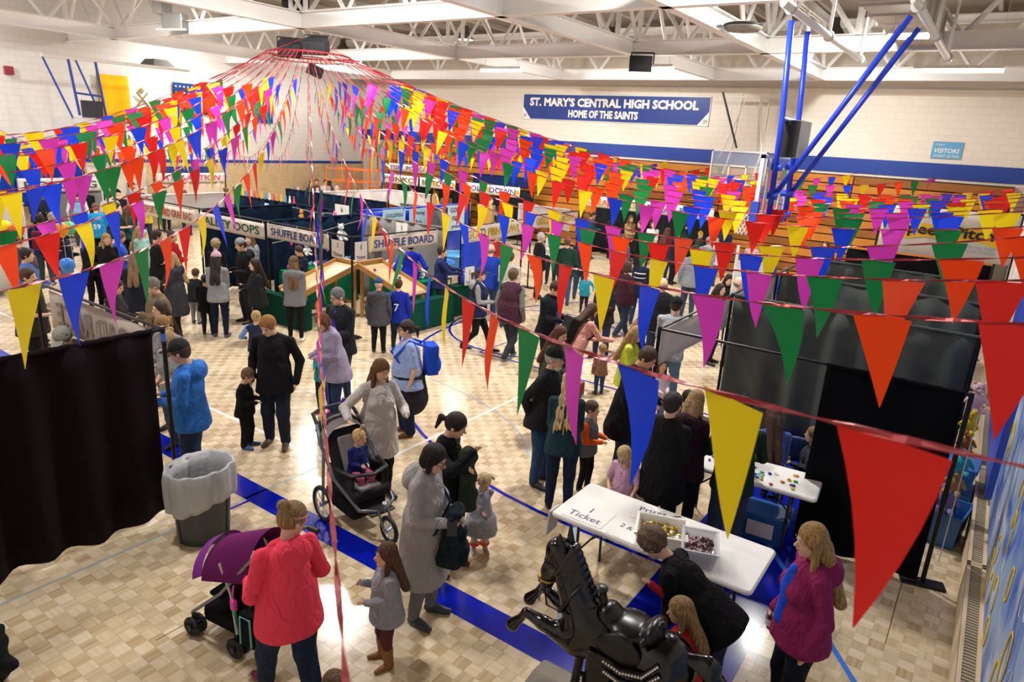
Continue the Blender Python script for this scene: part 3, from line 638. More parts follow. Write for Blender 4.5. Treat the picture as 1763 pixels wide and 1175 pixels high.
def sdf_mesh(name,groups,xf=None):
    """groups: list of (prims, voxel); several grids joined into one surface object"""
    Vs=[];Fs=[];n=0
    for prims,h in groups:
        V,Fq=nets(prims,h)
        if len(V)==0: continue
        Vs.append(V); Fs.append(Fq+n); n+=len(V)
    V=np.concatenate(Vs); Fq=np.concatenate(Fs)
    me=bpy.data.meshes.new(name); me.vertices.add(len(V)); me.vertices.foreach_set('co',V.astype(np.float32).ravel())
    me.loops.add(len(Fq)*4); me.loops.foreach_set('vertex_index',Fq.astype(np.int32).ravel())
    me.polygons.add(len(Fq)); me.polygons.foreach_set('loop_start',np.arange(0,len(Fq)*4,4,dtype=np.int32))
    me.polygons.foreach_set('use_smooth',np.ones(len(Fq),bool)); me.update(calc_edges=True); return me
def sobj(name,prims,h,m,parent=None): return new_obj(name,sdf_mesh(name,[(prims,h)]),parent,m)
# ---------------------------------------------------------------- people
SKIN=['e3b79a','d9a888','e8c2a8','c99372']
def skin_mat(c): return mat(c,.5,spec=.35,sss=.1)
def V3(*a): return np.array(a,float)
def rotx(p,c,a):
    q=p-c; ca,sa=math.cos(a),math.sin(a); return c+V3(q[0],q[1]*ca-q[2]*sa,q[1]*sa+q[2]*ca)
ARM={'down':(.10,.06,-.985),'hold':(-.18,.52,-.52),'phone':(-.2,.5,-.3),'cross':(-.5,.34,-.42),'reach':(.02,.86,-.38),'pocket':(.13,.1,-.9),'back':(-.1,-.22,-.9),'up':(.05,.55,.3),'fwd':(0,.8,-.15),'table':(.05,.62,-.7),'point':(-.05,.62,.1),'bent':(.22,.3,-.62),'mouth':(-.28,.45,.12),'high':(.05,.6,.62),'hug':(-.45,.5,-.3),'mid':(-.3,.35,-.62)}
def person(pos, face, h, label, top='333338', pants='23283a', shoes='1c1c1e', hair='4a3524', hs='short', skin=0,
           arms=('down','down'), sex='m', fat=1.0, lean=0, look=(0,0), stance='stand', coat=0, sleeve=1.0, hood=0, loose=1.0,
           skirt=None, hat=None, hatc='222222', vox=None, seat=None, boots=0, extra=None, glasses=0, eyes=None, top2=None, twist=0, bareleg=0, headband=None, z0=0, drape=None, group=None):
    """pos: ground point; face: heading in degrees, 0 = towards the camera, 90 = towards the right of the picture, 180 = away"""
    pos=Vector((pos[0],pos[1],z0)); dist=(Vector((pos.x,pos.y,1))-Vector((0,0,CAMZ))).length
    vx=vox or (.0115 if dist<8.2 else .0155 if dist<11.5 else .022 if dist<16 else .03)
    hv=min(vx*.72,.016); near=dist<8.6
    if h>=1.45: hh=h/7.1
    else: hh=h/(4.7+max(0,h-.8)*3.4)
    Hb=h-hh; s=h/1.72; ch=max(0,min(1,(1.45-h)/.5))
    Lg=Hb*.56*(1-.04*ch); zs=Hb*.935; wsh=(.112 if sex=='m' else .093)*h*(.8+.2*fat)*(1+.12*ch); whip=(.052 if sex=='m' else .056)*h*(.75+.25*fat)*(1+.1*ch)
    up=Hb*.205*.98; fo=Hb*.185; hd=.42*hh*2*.42+.07*s*0
    # legs
    hipL=V3(-whip,0,Lg); hipR=V3(whip,0,Lg); a_=.055*Hb; kn=Lg*.53
    fw=.085*h*(1 if stance!='wide' else 1.6)
    if stance=='walk':
        kL,aL=V3(-whip,.10*h,kn),V3(-whip*.8,.16*h,a_+.01); kR,aR=V3(whip,-.01*h,kn),V3(whip*.8,-.15*h,a_+.045*h)
    elif stance=='sit':
        L1=Lg-kn; zk=Lg*.53; dz=0
        hipL=V3(-whip,0,zk+.02); hipR=V3(whip,0,zk+.02); kL,kR=V3(-whip*1.3,L1,zk+.02),V3(whip*1.3,L1,zk+.02); aL,aR=V3(-whip*1.2,L1*.95,a_),V3(whip*1.2,L1*.95,a_)
    elif stance=='kneel':
        kL,aL=V3(-whip,.16*h,kn*.9),V3(-whip,.03*h,a_); kR,aR=V3(whip,.18*h,kn*.9),V3(whip,.05*h,a_)
    elif stance=='cross':
        kL,aL=V3(-whip*.7,.05*h,kn),V3(whip*.3,.07*h,a_); kR,aR=V3(whip*.9,0,kn),V3(whip*.9,-.01*h,a_)
    else:
        r_=random.Random(label); j=r_.uniform(-.02,.035)*h
        kL,aL=V3(-(whip+fw*.5)/1.5*.9,.02*h+j*.5,kn),V3(-fw*.75,j,a_); kR,aR=V3((whip+fw*.5)/1.5*.9,.02*h-j*.5,kn),V3(fw*.75,-j,a_)
    ph=(hipL+hipR)/2; ln=math.radians(lean)
    def U(p):    # upper body bends at the hips, twists about the spine
        q=p-ph; ct,st=math.cos(math.radians(twist)),math.sin(math.radians(twist))
        q=V3(q[0]*ct-q[1]*st,q[0]*st+q[1]*ct,q[2]); ca,sa=math.cos(-ln),math.sin(-ln)
        return ph+V3(q[0],q[1]*ca-q[2]*sa,q[1]*sa+q[2]*ca)
    dz=ph[2]-Lg
    def B(x,y,z): return U(V3(x,y,z+dz))
    dep=.072*h*(.6+.4*fat)*(1+.15*ch)
    shL,shR=B(-wsh,0,zs-.02*h),B(wsh,0,zs-.02*h); neck0=B(0,-.01*h,zs+.005*h)
    # head frame
    yaw_,pt=math.radians(-look[0]),math.radians(look[1]); tw=math.radians(twist)
    hp=-ln*.55+pt*-1
    Rz=np.array([[math.cos(yaw_+tw),-math.sin(yaw_+tw),0],[math.sin(yaw_+tw),math.cos(yaw_+tw),0],[0,0,1]]); Rx=np.array([[1,0,0],[0,math.cos(hp),-math.sin(hp)],[0,math.sin(hp),math.cos(hp)]])
    RH=Rz@Rx
    hc=B(0,.005*h,zs+.02*h)+RH@V3(0,.012*h,.62*hh)   # head centre
    def Hd(x,y,z): return hc+RH@V3(x*hh,y*hh,z*hh)
    head=[('e',Hd(0,-.04,.09),(.335*hh,.40*hh,.405*hh),RH,0),('e',Hd(0,.08,-.16),(.265*hh,.285*hh,.33*hh),RH,.06*hh),('e',Hd(0,.2,-.36),(.14*hh,.12*hh,.11*hh),RH,.1*hh),
          ('c',Hd(0,.345,.02),Hd(0,.43,-.1),.03*hh,.058*hh,.05*hh),('e',Hd(-.34,-.02,-.06),(.035*hh,.075*hh,.11*hh),RH,.02*hh),('e',Hd(.34,-.02,-.06),(.035*hh,.075*hh,.11*hh),RH,.02*hh),
          ('e',Hd(0,.325,-.235),(.10*hh,.05*hh,.035*hh),RH,.04*hh),('c',Hd(0,-.06,-.2),neck0,.2*hh,.225*hh*(1 if sex=='m' else .9),.06*hh),
          ('-e',Hd(-.15,.4,.03),(.085*hh,.06*hh,.05*hh),RH,0),('-e',Hd(.15,.4,.03),(.085*hh,.06*hh,.05*hh),RH,0)]
    # arms (two-bone reach)
    def arm(sh,sd,spec):
        t=spec if not isinstance(spec,str) else ARM[spec]
        L_=up+fo; tgt=np.array([t[0]*sd,t[1],t[2]])*L_*.97
        if isinstance(spec,str) or len(t)<4:
            ct,st=math.cos(tw),math.sin(tw); tgt=V3(tgt[0]*ct-tgt[1]*st,tgt[0]*st+tgt[1]*ct,tgt[2])
            if lean: ca,sa=math.cos(-ln*.5),math.sin(-ln*.5); tgt=V3(tgt[0],tgt[1]*ca-tgt[2]*sa,tgt[1]*sa+tgt[2]*ca)
        d=np.linalg.norm(tgt); d=min(d,L_*.995); u=tgt/np.linalg.norm(tgt)
        a=(up*up-fo*fo+d*d)/(2*d); e=math.sqrt(max(0,up*up-a*a)); hint=V3(sd*.4,-.9,-.35); hint=hint-u*(hint@u); hint/=np.linalg.norm(hint)
        return sh,sh+u*a+hint*e,sh+u*d
    AL=arm(shL,-1,arms[0]); AR=arm(shR,1,arms[1])
    r1,r2,r3=.0265*h*fat**.4,.023*h*fat**.3,.0155*h
    hl=.55*hh*.78
    def hand(A,sd):
        w_=A[2]; d=(A[2]-A[1]); d/=np.linalg.norm(d); sdv=np.cross(d,V3(0,1,0.3)); 
        if np.linalg.norm(sdv)<.1: sdv=V3(1,0,0)
        sdv/=np.linalg.norm(sdv); nrm=np.cross(sdv,d); cu=V3(-sd*.3,.25,-.25); cu=cu-d*(cu@d)
        pr=[('c',w_-d*.03*s,w_+d*.02*s,r3*.95,r3*.95,0),('e',w_+d*hl*.33,(.2*hl,.2*hl,.2*hl),None,.012*s)]
        pr=[('c',w_-d*.05*s,w_+d*.01*s,r3*.98,r3*.85,0)]
        pm=w_+d*hl*.42
        for k in (-1.2,-.4,.4,1.2): pr.append(('c',w_+d*hl*.05+sdv*k*.05*hl,pm+sdv*k*.105*hl,.085*hl,.08*hl,.03*hl))
        if near:
            for k,l in ((-1.5,.40),(-.5,.5),(.5,.47),(1.5,.36)):
                b0=pm+sdv*k*.11*hl; b1=b0+d*l*hl*.5+cu*.16*hl; b2=b1+(d*.75+cu*.9)*l*hl*.42
                pr.append(('c',b0,b1,.062*hl,.055*hl,.02*hl)); pr.append(('c',b1,b2,.055*hl,.045*hl,.01*hl))
            q=w_+d*hl*.14-sdv*sd*.16*hl; q2=q+(d*.55-sdv*sd*.75+cu*.5)*hl*.26; pr.append(('c',q,q2,.075*hl,.062*hl,.02*hl)); pr.append(('c',q2,q2+(d*.9-sdv*sd*.2+cu*.4)*hl*.2,.062*hl,.05*hl,.01*hl))
        else: pr.append(('c',pm,pm+d*hl*.33+cu*.2*hl,.13*hl,.09*hl,.03*hl)); pr.append(('c',w_+d*hl*.14,w_+d*hl*.4-sdv*sd*.26*hl,.07*hl,.055*hl,.02*hl))
        return pr
    waist=B(0,0,Lg+.10*Hb); chest=B(0,.004*h,Lg+.25*Hb); belly=B(0,.014*h*fat,Lg+.08*Hb); pel=(ph+V3(0,0,.01*h))
    tA=math.radians(twist); Rl=np.array([[1,0,0],[0,math.cos(-ln),-math.sin(-ln)],[0,math.sin(-ln),math.cos(-ln)]])@np.array([[math.cos(tA),-math.sin(tA),0],[math.sin(tA),math.cos(tA),0],[0,0,1]])
    bust=.012*h if sex=='f' and ch<.3 else 0
    def torso(e=0.,k=.05):
        pr=[('e',chest,(wsh*.86+e,dep*1.12+e,.125*h+e),Rl,0),('e',B(0,.006*h*fat,Lg+.12*Hb),(wsh*.70*(.5+.5*fat)+e,dep*(.98 if fat<1.15 else 1.15)+e,.11*h+e),Rl,k*s),('e',B(0,0,Lg+.015*Hb),(whip*1.72+e,dep*1.2+e,.085*h+e),Rl,k*s),
            ('c',B(-wsh*.9,-.004*h,zs-.028*h),B(-.02*h,-.008*h,zs-.006*h),.030*h+e*.5,.036*h+e*.5,.04*s),('c',B(wsh*.9,-.004*h,zs-.028*h),B(.02*h,-.008*h,zs-.006*h),.030*h+e*.5,.036*h+e*.5,.04*s)]
        if bust: pr+= [('e',B(-wsh*.42,dep*.75,Lg+.24*Hb),(.042*h+e,.036*h+e,.04*h+e),Rl,.03*s),('e',B(wsh*.42,dep*.75,Lg+.24*Hb),(.042*h+e,.036*h+e,.04*h+e),Rl,.03*s)]
        return pr
    # ---- body (skin)
    limbs=[('c',AL[0]+(AL[1]-AL[0])*.1,AL[1],r1*.7,r2*.86,0),('c',AL[1],AL[2],r2*.9,r3*.95,.01),('c',AR[0]+(AR[1]-AR[0])*.1,AR[1],r1*.7,r2*.86,.0),('c',AR[1],AR[2],r2*.9,r3*.95,.01)]
    legs=[('c',hipL,kL,.042*h*.9,.03*h*.85,0),('c',kL,aL,.029*h*.9,.018*h*.9,.02),('c',hipR,kR,.042*h*.9,.03*h*.85,.02),('c',kR,aR,.029*h*.9,.018*h*.9,.02)]
    body=[('e',chest,(wsh*.72,dep*.8,.115*h),Rl,0),('e',waist,(wsh*.55,dep*.7,.1*h),Rl,.06),('e',pel,(whip*1.4,dep*.9,.07*h),Rl,.06),('c',shL,neck0,.02*h,.028*h,.03),('c',shR,neck0,.02*h,.028*h,.03)]+[tuple(p[:-1])+(.02,) for p in limbs]+[tuple(p[:-1])+(.03,) for p in legs]
    groups=[(head,hv),(body,max(vx*1.25,.014))]
    hvx=.0052 if near else max(.009,vx*.7)
    groups+= [(hand(AL,-1),hvx),(hand(AR,1),hvx)]
    sk=SKIN[skin] if isinstance(skin,int) else skin
    P=new_obj('person',sdf_mesh('body',groups),None,skin_mat(sk))
    ca=math.atan2(-pos.y,-pos.x); P.location=pos; P.rotation_euler=(0,0,ca+math.radians(face)-math.pi/2)
    tag(P,label,'person',group); P['_h']=h
    # ---- trousers / skirt
    e=.008*s; lo_=loose
    gl_=[]
    if pants:
        tr=[('e',pel+V3(0,-.006*h,.01*h),(whip*1.72+e,dep*1.16+e,.075*h),None,0),('c',hipL+V3(0,0,.0),kL,.057*h*fat**.5+e*.4,.040*h*lo_+e*.3,.035*s),('c',kL,aL+V3(0,-.004*h,.004*h),.040*h*lo_+e*.3,.029*h*lo_**1.4+e*.2,.02*s),
            ('c',hipR,kR,.057*h*fat**.5+e*.4,.040*h*lo_+e*.3,.03*s),('c',kR,aR+V3(0,-.004*h,.004*h),.040*h*lo_+e*.3,.029*h*lo_**1.4+e*.2,.02*s),('w',.003*s,30,1.3,0)]
        if sex=='f' and stance!='sit': tr.insert(1,('e',pel+V3(0,-.022*h,-.015*h),(whip*1.55,dep*.88,.055*h),None,.03*s))
        sobj('trousers',tr,vx,pants if not isinstance(pants,str) else cloth(pants),P)
    if skirt:
        sc_,zl,rw=skirt; c0=B(0,0,Lg+.06*Hb)
        pr=[('c',c0,ph+V3(0,0,-zl*.5),whip*1.5,whip*1.7*rw*.8,0),('c',ph+V3(0,0,-zl*.5),ph+V3(0,0,-zl),whip*1.7*rw*.8,whip*1.6*rw,.02),('w',.02*s,26,.4,0),('-p',ph+V3(0,0,-zl),V3(0,0,-1),0)]
        sobj('skirt',pr,max(vx*.9,.01),cloth(sc_) if isinstance(sc_,str) else sc_,P)
    # ---- shoes
    shm=mat(shoes,.45) if isinstance(shoes,str) else shoes; ft=.075*h*(1+.15*ch)
    for a,k,sd in ((aL,kL,-1),(aR,kR,1)):
        d=V3(sd*.18,1,0); d/=np.linalg.norm(d); zf=a[2]-a_
        b0=V3(a[0],a[1],zf+.021*h)-d*.018*h; b1=V3(a[0],a[1],zf+.017*h)+d*(ft+.02*h)
        pr=[('c',b0,b1,.021*h,.017*h,0),('c',V3(a[0],a[1],zf+.03*h),b1-d*.03*h,.024*h,.017*h,.02),('c',V3(a[0],a[1],zf+.02*h),a+(k-a)*(.02+.6*boots),.024*h+.009*h*boots,.024*h*(1+.75*boots),.01),('-p',V3(0,0,zf+.001),V3(0,0,-1),0)]
        sobj('boot' if boots else 'shoe',pr,max(vx*.8,.009),shm,P)
    # ---- top
    e=(.012+.007*(coat>0))*s
    if top:
        pr=torso(e)
        zh=Lg-(coat*Lg if coat else .06*Hb*(1-.3*ch)); hw=max(.02,wsh*.78+(whip*1.75-wsh*.6)*.35-dep*.9)
        if stance!='sit' or not coat:
            zl=(Lg-zh); flare=1+(.12 if coat else .02)
            for sd in (-1,1):
                x=sd*hw*(.9+.1*fat); r0=dep*1.12*(1 if fat<1.2 else 1.08)+e*.7+(.01*h if sex=='f' else .003*h)+(.008*h if coat>.15 else 0)
                pr.append(('c',B(x*.9,.003*h,Lg+.12*Hb),B(x,-.008*h,zh+.35*zl),r0*.93,r0*flare**.5,.05*s))
                if stance!='sit': pr.append(('c',B(x,-.008*h,zh+.35*zl),(B(x,-.008*h,zh) if not coat else B(x,0,zh+.35*zl)*V3(1,1,0)+V3(x*.08,0,B(x,0,zh)[2]))-V3(0,0,.03*h),r0*flare**.5,r0*flare,.04*s))
            zc=B(0,0,zh); pr.append(('-p',zc,(Rl@V3(0,0,-1)) if not coat else V3(0,0,-1),0))
        for A in (AL,AR):
            if sleeve>0:
                m1=min(1,sleeve*2); el=A[0]+(A[1]-A[0])*m1
                pr.append(('c',A[0],el,r1*1.08+e*.5,r2*1.15+e*(.5 if sleeve>.5 else .9),.022*s))
                if sleeve>.5: f_=min(1,(sleeve-.5)*2)*.97; pr.append(('c',A[1],A[1]+(A[2]-A[1])*f_,r2*1.15+e*.5,r3*1.25+e*.5,.018*s))
        if hood: pr.append(('e',B(0,-.06*h,zs-.015*h),(.085*h,.05*h,.065*h),Rl,.02*s)); pr.append(('c',B(-.045*h,.0,zs+.012*h),B(.045*h,.0,zs+.012*h),.022*h,.022*h,.02*s))
        else: pr.append(('e',neck0+V3(0,0,-.006*h),(.042*h,.042*h,.02*h),Rl,.015*s))
        pr.append(('w',.0035*s,24,hash(label)%7,0))
        if not hood and sleeve<.95: pr.append(('-e',B(0,.035*h,zs+.005*h),(.035*h,.05*h,.035*h),Rl,0))
        sobj('jacket' if coat or hood else 'shirt',pr,vx,cloth(top) if isinstance(top,str) else top,P)
        if top2:   # open front panel / shirt showing, or vest over sleeves
            kind,c2=top2
            if kind=='front': sobj('inner_shirt',[('c',B(0,dep*.75+bust*1.3,Lg+.34*Hb),B(0,dep*.85+bust*.9+.006*h*fat,Lg+.08*Hb),wsh*.24,wsh*.42,0),('e',B(0,dep*.7+bust*1.25,Lg+.24*Hb),(wsh*.5,dep*.6,.085*h),Rl,.03),('-p',B(0,0,zh+.01),Rl@V3(0,0,-1),0)],vx,cloth(c2),P)
            if kind=='vest': sobj('vest',torso(e+.026*s)+[('c',B(sd*hw*(.9+.1*fat),-.008*h,Lg+.12*Hb),B(sd*hw*(.9+.1*fat),-.008*h,zh+.02),dep*1.12+e+.03*s,dep*1.12+e+.032*s,.03) for sd in (-1,1)]+[('-p',B(0,0,zh+.012),Rl@V3(0,0,-1),0)]+[('-e',B(0,.04*h,zs),(.04*h,.07*h,.06*h),Rl,0)],vx,cloth(c2),P)
            if kind=='yoke': sobj('sleeves',[('c',A[i],A[i+1],(r1,r2)[i]*1.2+e*.7,(r2,r3)[i]*1.25+e*.7,.02) for A in (AL,AR) for i in (0,1)],vx,cloth(c2),P)
            if kind=='stripes':
                for q in range(5): 
                    z_=Lg+(.02+.07*q)*Hb; c0=B(0,0,z_); sobj('stripe',[('e',c0,(wsh*(.84 if q>1 else .8)+e+.012,dep*1.12+e+.012,.012*h),Rl,0)],max(.008,vx*.6),cloth(c2),P)
            if kind=='band':
                for A in (AL,AR):
                    for q in (.35,.6): c0=A[0]+(A[1]-A[0])*q; d=(A[1]-A[0])*.05; sobj('sleeve_stripe',[('c',c0,c0+d,r1*1.3+e*.6,r1*1.3+e*.6,0)],max(.008,vx*.7),cloth(c2),P)
    # ---- hair
    hm=hairmat(hair)
    fr=[('-e',Hd(0,.34,-.16),(.27*hh,.3*hh,.36*hh),RH,0)]
    cap=[('e',Hd(0,-.06,.12),(.375*hh,.43*hh,.43*hh),RH,0)]
    low=('-p',Hd(0,0,-.28),RH@V3(0,.3,-1),0)
    if hs=='short': H_=cap+[('e',Hd(0,-.2,-.05),(.3*hh,.25*hh,.3*hh),RH,.05*hh)]+fr+[low]
    elif hs=='curly': H_=[('e',Hd(0,-.06,.14),(.43*hh,.48*hh,.47*hh),RH,0),('w',.03*hh,90/hh*.23,.5,0)]+fr+[low]
    elif hs=='bald': H_=[('e',Hd(0,-.12,-.06),(.36*hh,.36*hh,.24*hh),RH,0)]+fr+[('-p',Hd(0,0,.12),RH@V3(0,0,1),0)]
    elif hs=='bob': H_=cap+[('c',Hd(-.3,-.02,.05),Hd(-.31,.06,-.36),.12*hh,.1*hh,.06*hh),('c',Hd(.3,-.02,.05),Hd(.31,.06,-.36),.12*hh,.1*hh,.06*hh),('e',Hd(0,-.22,-.14),(.36*hh,.27*hh,.36*hh),RH,.06*hh)]+fr
    elif hs=='long':
        b2=B(0,-dep*1.5-.012*h,zs-.15*h); H_=cap+[('c',Hd(-.28,-.06,.1),Hd(-.33,.0,-.5),.13*hh,.11*hh,.06*hh),('c',Hd(.28,-.06,.1),Hd(.33,.0,-.5),.13*hh,.11*hh,.06*hh),('c',Hd(-.12,-.28,-.1),b2+V3(-.03*h,0,0),.26*hh,.19*hh,.06*hh),('c',Hd(.12,-.28,-.1),b2+V3(.03*h,0,0),.26*hh,.19*hh,.06*hh),
            ('c',Hd(-.33,.0,-.45),B(-.055*h,dep*.35,zs-.10*h),.11*hh,.07*hh,.04*hh),('c',Hd(.33,.0,-.45),B(.055*h,dep*.35,zs-.10*h),.11*hh,.07*hh,.04*hh),('w',.006*s,20,.8,0)]+fr
    elif hs=='pony': H_=cap+[('e',Hd(0,-.22,.0),(.3*hh,.24*hh,.3*hh),RH,.05*hh),('c',Hd(0,-.42,.05),Hd(0,-.66,-.0),.09*hh,.12*hh,.04*hh),('c',Hd(0,-.66,0),Hd(0,-.68,-.5),.13*hh,.06*hh,.05*hh)]+fr+[('-p',Hd(0,0,-.6),RH@V3(0,0,-1),0)]
    elif hs=='bun': H_=cap+[('e',Hd(0,-.22,.0),(.3*hh,.24*hh,.28*hh),RH,.05*hh),('e',Hd(0,-.42,.42),(.19*hh,.19*hh,.17*hh),RH,.03*hh)]+fr
    elif hs=='topknot': H_=cap+[('e',Hd(0,-.2,-.05),(.28*hh,.22*hh,.25*hh),RH,.05*hh),('c',Hd(0,-.05,.5),Hd(-.1,.1,.78),.06*hh,.1*hh,.03*hh),('c',Hd(-.05,.05,.7),Hd(-.25,.15,.68),.07*hh,.03*hh,.03*hh)]+fr+[low]
    elif hs=='pigtails': H_=cap+[('c',Hd(-.38,-.1,.22),Hd(-.62,-.12,-.05),.1*hh,.07*hh,.03*hh),('c',Hd(.38,-.1,.22),Hd(.62,-.12,-.05),.1*hh,.07*hh,.03*hh)]+fr+[('-p',Hd(0,0,-.3),RH@V3(0,0,-1),0)]
    elif hs=='mane':    # very long loose hair down the back
        H_=cap+[('e',Hd(0,-.2,.0),(.32*hh,.26*hh,.32*hh),RH,.05*hh)]
        for k in range(-3,4): H_.append(('c',Hd(.05*k,-.32,-.1),B(.022*h*k,-dep*1.35-.01*h*(k%2),Lg+(.12+.02*(k%3))*Hb),.16*hh,.05*hh,.03*hh))
        H_+= [('w',.008*s,40,.2,0)]+fr
    else: H_=None
    if H_ and not (hat in ('beanie',) and hs in ('short','bald')):
        if hat in ('beanie','cap','capback'): H_=H_+[('-p',Hd(0,0,.2),RH@V3(0,0,1),0)]
        sobj('hair',H_,hv,hm,P)
    if hat=='beanie': sobj('beanie',[('e',Hd(0,-.05,.2),(.4*hh,.45*hh,.44*hh),RH,0),('e',Hd(0,-.05,.62),(.13*hh,.13*hh,.12*hh),RH,.02*hh),('-p',Hd(0,.1,.1),RH@V3(0,-.25,-1),0)],hv,cloth(hatc,80),P)
    if hat in ('cap','capback'):
        sg=1 if hat=='cap' else -1
        c_=sobj('cap',[('e',Hd(0,-.05,.17),(.385*hh,.435*hh,.42*hh),RH,0),('-p',Hd(0,0,.13),RH@V3(0,0,-1),0)],hv,cloth(hatc),P)
        sobj('visor',[('e',Hd(0,.48*sg,.15),(.27*hh,.3*hh,.05*hh),RH,0)],max(hv*.6,.007),cloth(hatc),c_)
    if headband: sobj('headband',[('e',Hd(0,-.03,.17),(.39*hh,.445*hh,.09*hh),RH,0)],hv*.8,cloth(headband),P)
    # ---- face
    toward=abs(((face-look[0]+180)%360)-180)<125 if eyes is None else eyes
    if toward and dist<13:
        for sd in (-1,1):
            ey=MB().blob((0,0,0),(.052*hh,.03*hh,.032*hh),8).obj('eye',plain('e8e2da',.3),P,True); ey.location=Hd(sd*.145,.335,.02); ey.rotation_euler=Matrix(RH.tolist()).to_euler()
            if near:
                pu=MB().blob((0,.016*hh,0),(.027*hh,.02*hh,.028*hh),8).obj('iris',plain('2d2018',.2),ey,True)
                eb=MB().tube([(-.07*hh,0,-.005*hh),(0,.012*hh,.012*hh),(.07*hh,-.01*hh,-.005*hh)],.014*hh,5).obj('eyebrow',hm,P,True); eb.location=Hd(sd*.15,.36,.105); eb.rotation_euler=Matrix(RH.tolist()).to_euler()
            else: ey.data.materials[0]=plain('3a2a22',.4)
        lp=MB().blob((0,0,0),(.095*hh,.03*hh,.024*hh),8).obj('lips',mat('b0605a',.45),P,True); lp.location=Hd(0,.37,-.235); lp.rotation_euler=Matrix(RH.tolist()).to_euler()
        if glasses:
            g=MB()
            for sd in (-1,1): g.torus((sd*.16*hh,0,0),.1*hh,.012*hh,'y',14,5)
            for sd in (-1,1): g.tube([(sd*.26*hh,0,0),(sd*.35*hh,-.35*hh,.01*hh)],.01*hh,4)
            g.tube([(-.06*hh,0,.01*hh),(.06*hh,0,.01*hh)],.01*hh,4); go=g.obj('glasses',plain('2a2624',.3),P); go.location=Hd(0,.42,.0); go.rotation_euler=Matrix(RH.tolist()).to_euler()
    # ---- carried with the body
    if extra:
        for kind,c in extra:
            if kind=='backpack':
                bp=sobj('backpack',[('b',B(0,-dep*1.9-.02*h,Lg+.2*Hb),(.085*h,.05*h,.125*h),Rl,0),('e',B(0,-dep*2.4-.03*h,Lg+.14*Hb),(.07*h,.03*h,.07*h),Rl,.02)],max(vx*.8,.012),cloth(c),P)
                for sd in (-1,1): MB().tube([B(sd*.06*h,-dep*1.5,zs-.03*h),B(sd*.065*h,0,zs+.02*h),B(sd*.075*h,dep*1.35,zs-.1*h),B(sd*.085*h,.2*dep,Lg+.12*Hb)],.011*h,6).obj('strap',cloth(c),bp)
            if kind=='strap': MB().tube([B(-.05*h,-dep*1.2,zs-.03*h),B(-.055*h,0,zs+.03*h),B(-.02*h,dep*1.55+bust,Lg+.24*Hb),B(.07*h,dep*1.3,Lg+.08*Hb),B(.1*h,0,Lg)],.008*h,5).obj('shoulder_strap',cloth(c),P)
            if kind=='ears':
                for sd in (-1,1): sobj('bunny_ear',[('e',Hd(sd*.2,0,.72),(.07*hh,.04*hh,.25*hh),RH,0)],.008,plain(c),P)
            if kind=='beard': sobj('beard',[('e',Hd(0,.17,-.38),(.2*hh,.2*hh,.2*hh),RH,0)],hv,mat(c,.8,bump=.6),P)
            if kind=='number':
                tx,c2=c; n_=V3(0,-1,0); o_=B(.05*h,-dep*1.5-.02*h,Lg+.12*Hb)
                text(tx,tuple(o_+V3(-.1*h,0,0)),(1,0,0),(0,0,1),.1*h,.1*h,plain(c2),P,'jersey_number',off=.01,lift=.0,keep=True)
            if kind=='print':
                tx,c2,z_=c; o_=B(-.05*h,dep*1.32+.022*h+bust,Lg+z_*Hb); text(tx,tuple(o_+V3(.1*h,0,0)),(-1,0,0),(0,0,1),.1*h,.04*h,plain(c2),P,'shirt_print',off=.005,lift=.0,keep=True)
            if kind=='wrap': sobj('tied_jacket',[('c',ph+V3(0,-.01*h,.03*h),ph+V3(0,-.03*h,-.16*h),whip*2.0,whip*2.25,0),('e',ph+V3(0,-.01*h,.05*h),(whip*2.1+.02,dep*1.6,.03*h),None,.02),('-e',ph+V3(0,dep*1.9,-.12*h),(whip*1.5,dep*1.6,.2*h),None,0),('w',.006,30,1,0)],vx,cloth(c),P)
    P['_hc']=tuple(hc); P['_wl']=tuple(AL[2]); P['_wr']=tuple(AR[2])
    for k in ('_hc','_wl','_wr'): PINFO.setdefault(P.name,{})[k]=Vector(P[k]); del P[k]
    return P
PINFO={}
def wpt(P,k):
    M=Matrix.Translation(P.location)@Matrix.Rotation(P.rotation_euler.z,4,'Z'); return M@PINFO[P.name][k]
def at_head(u,v,h): return atz(u,v,h)
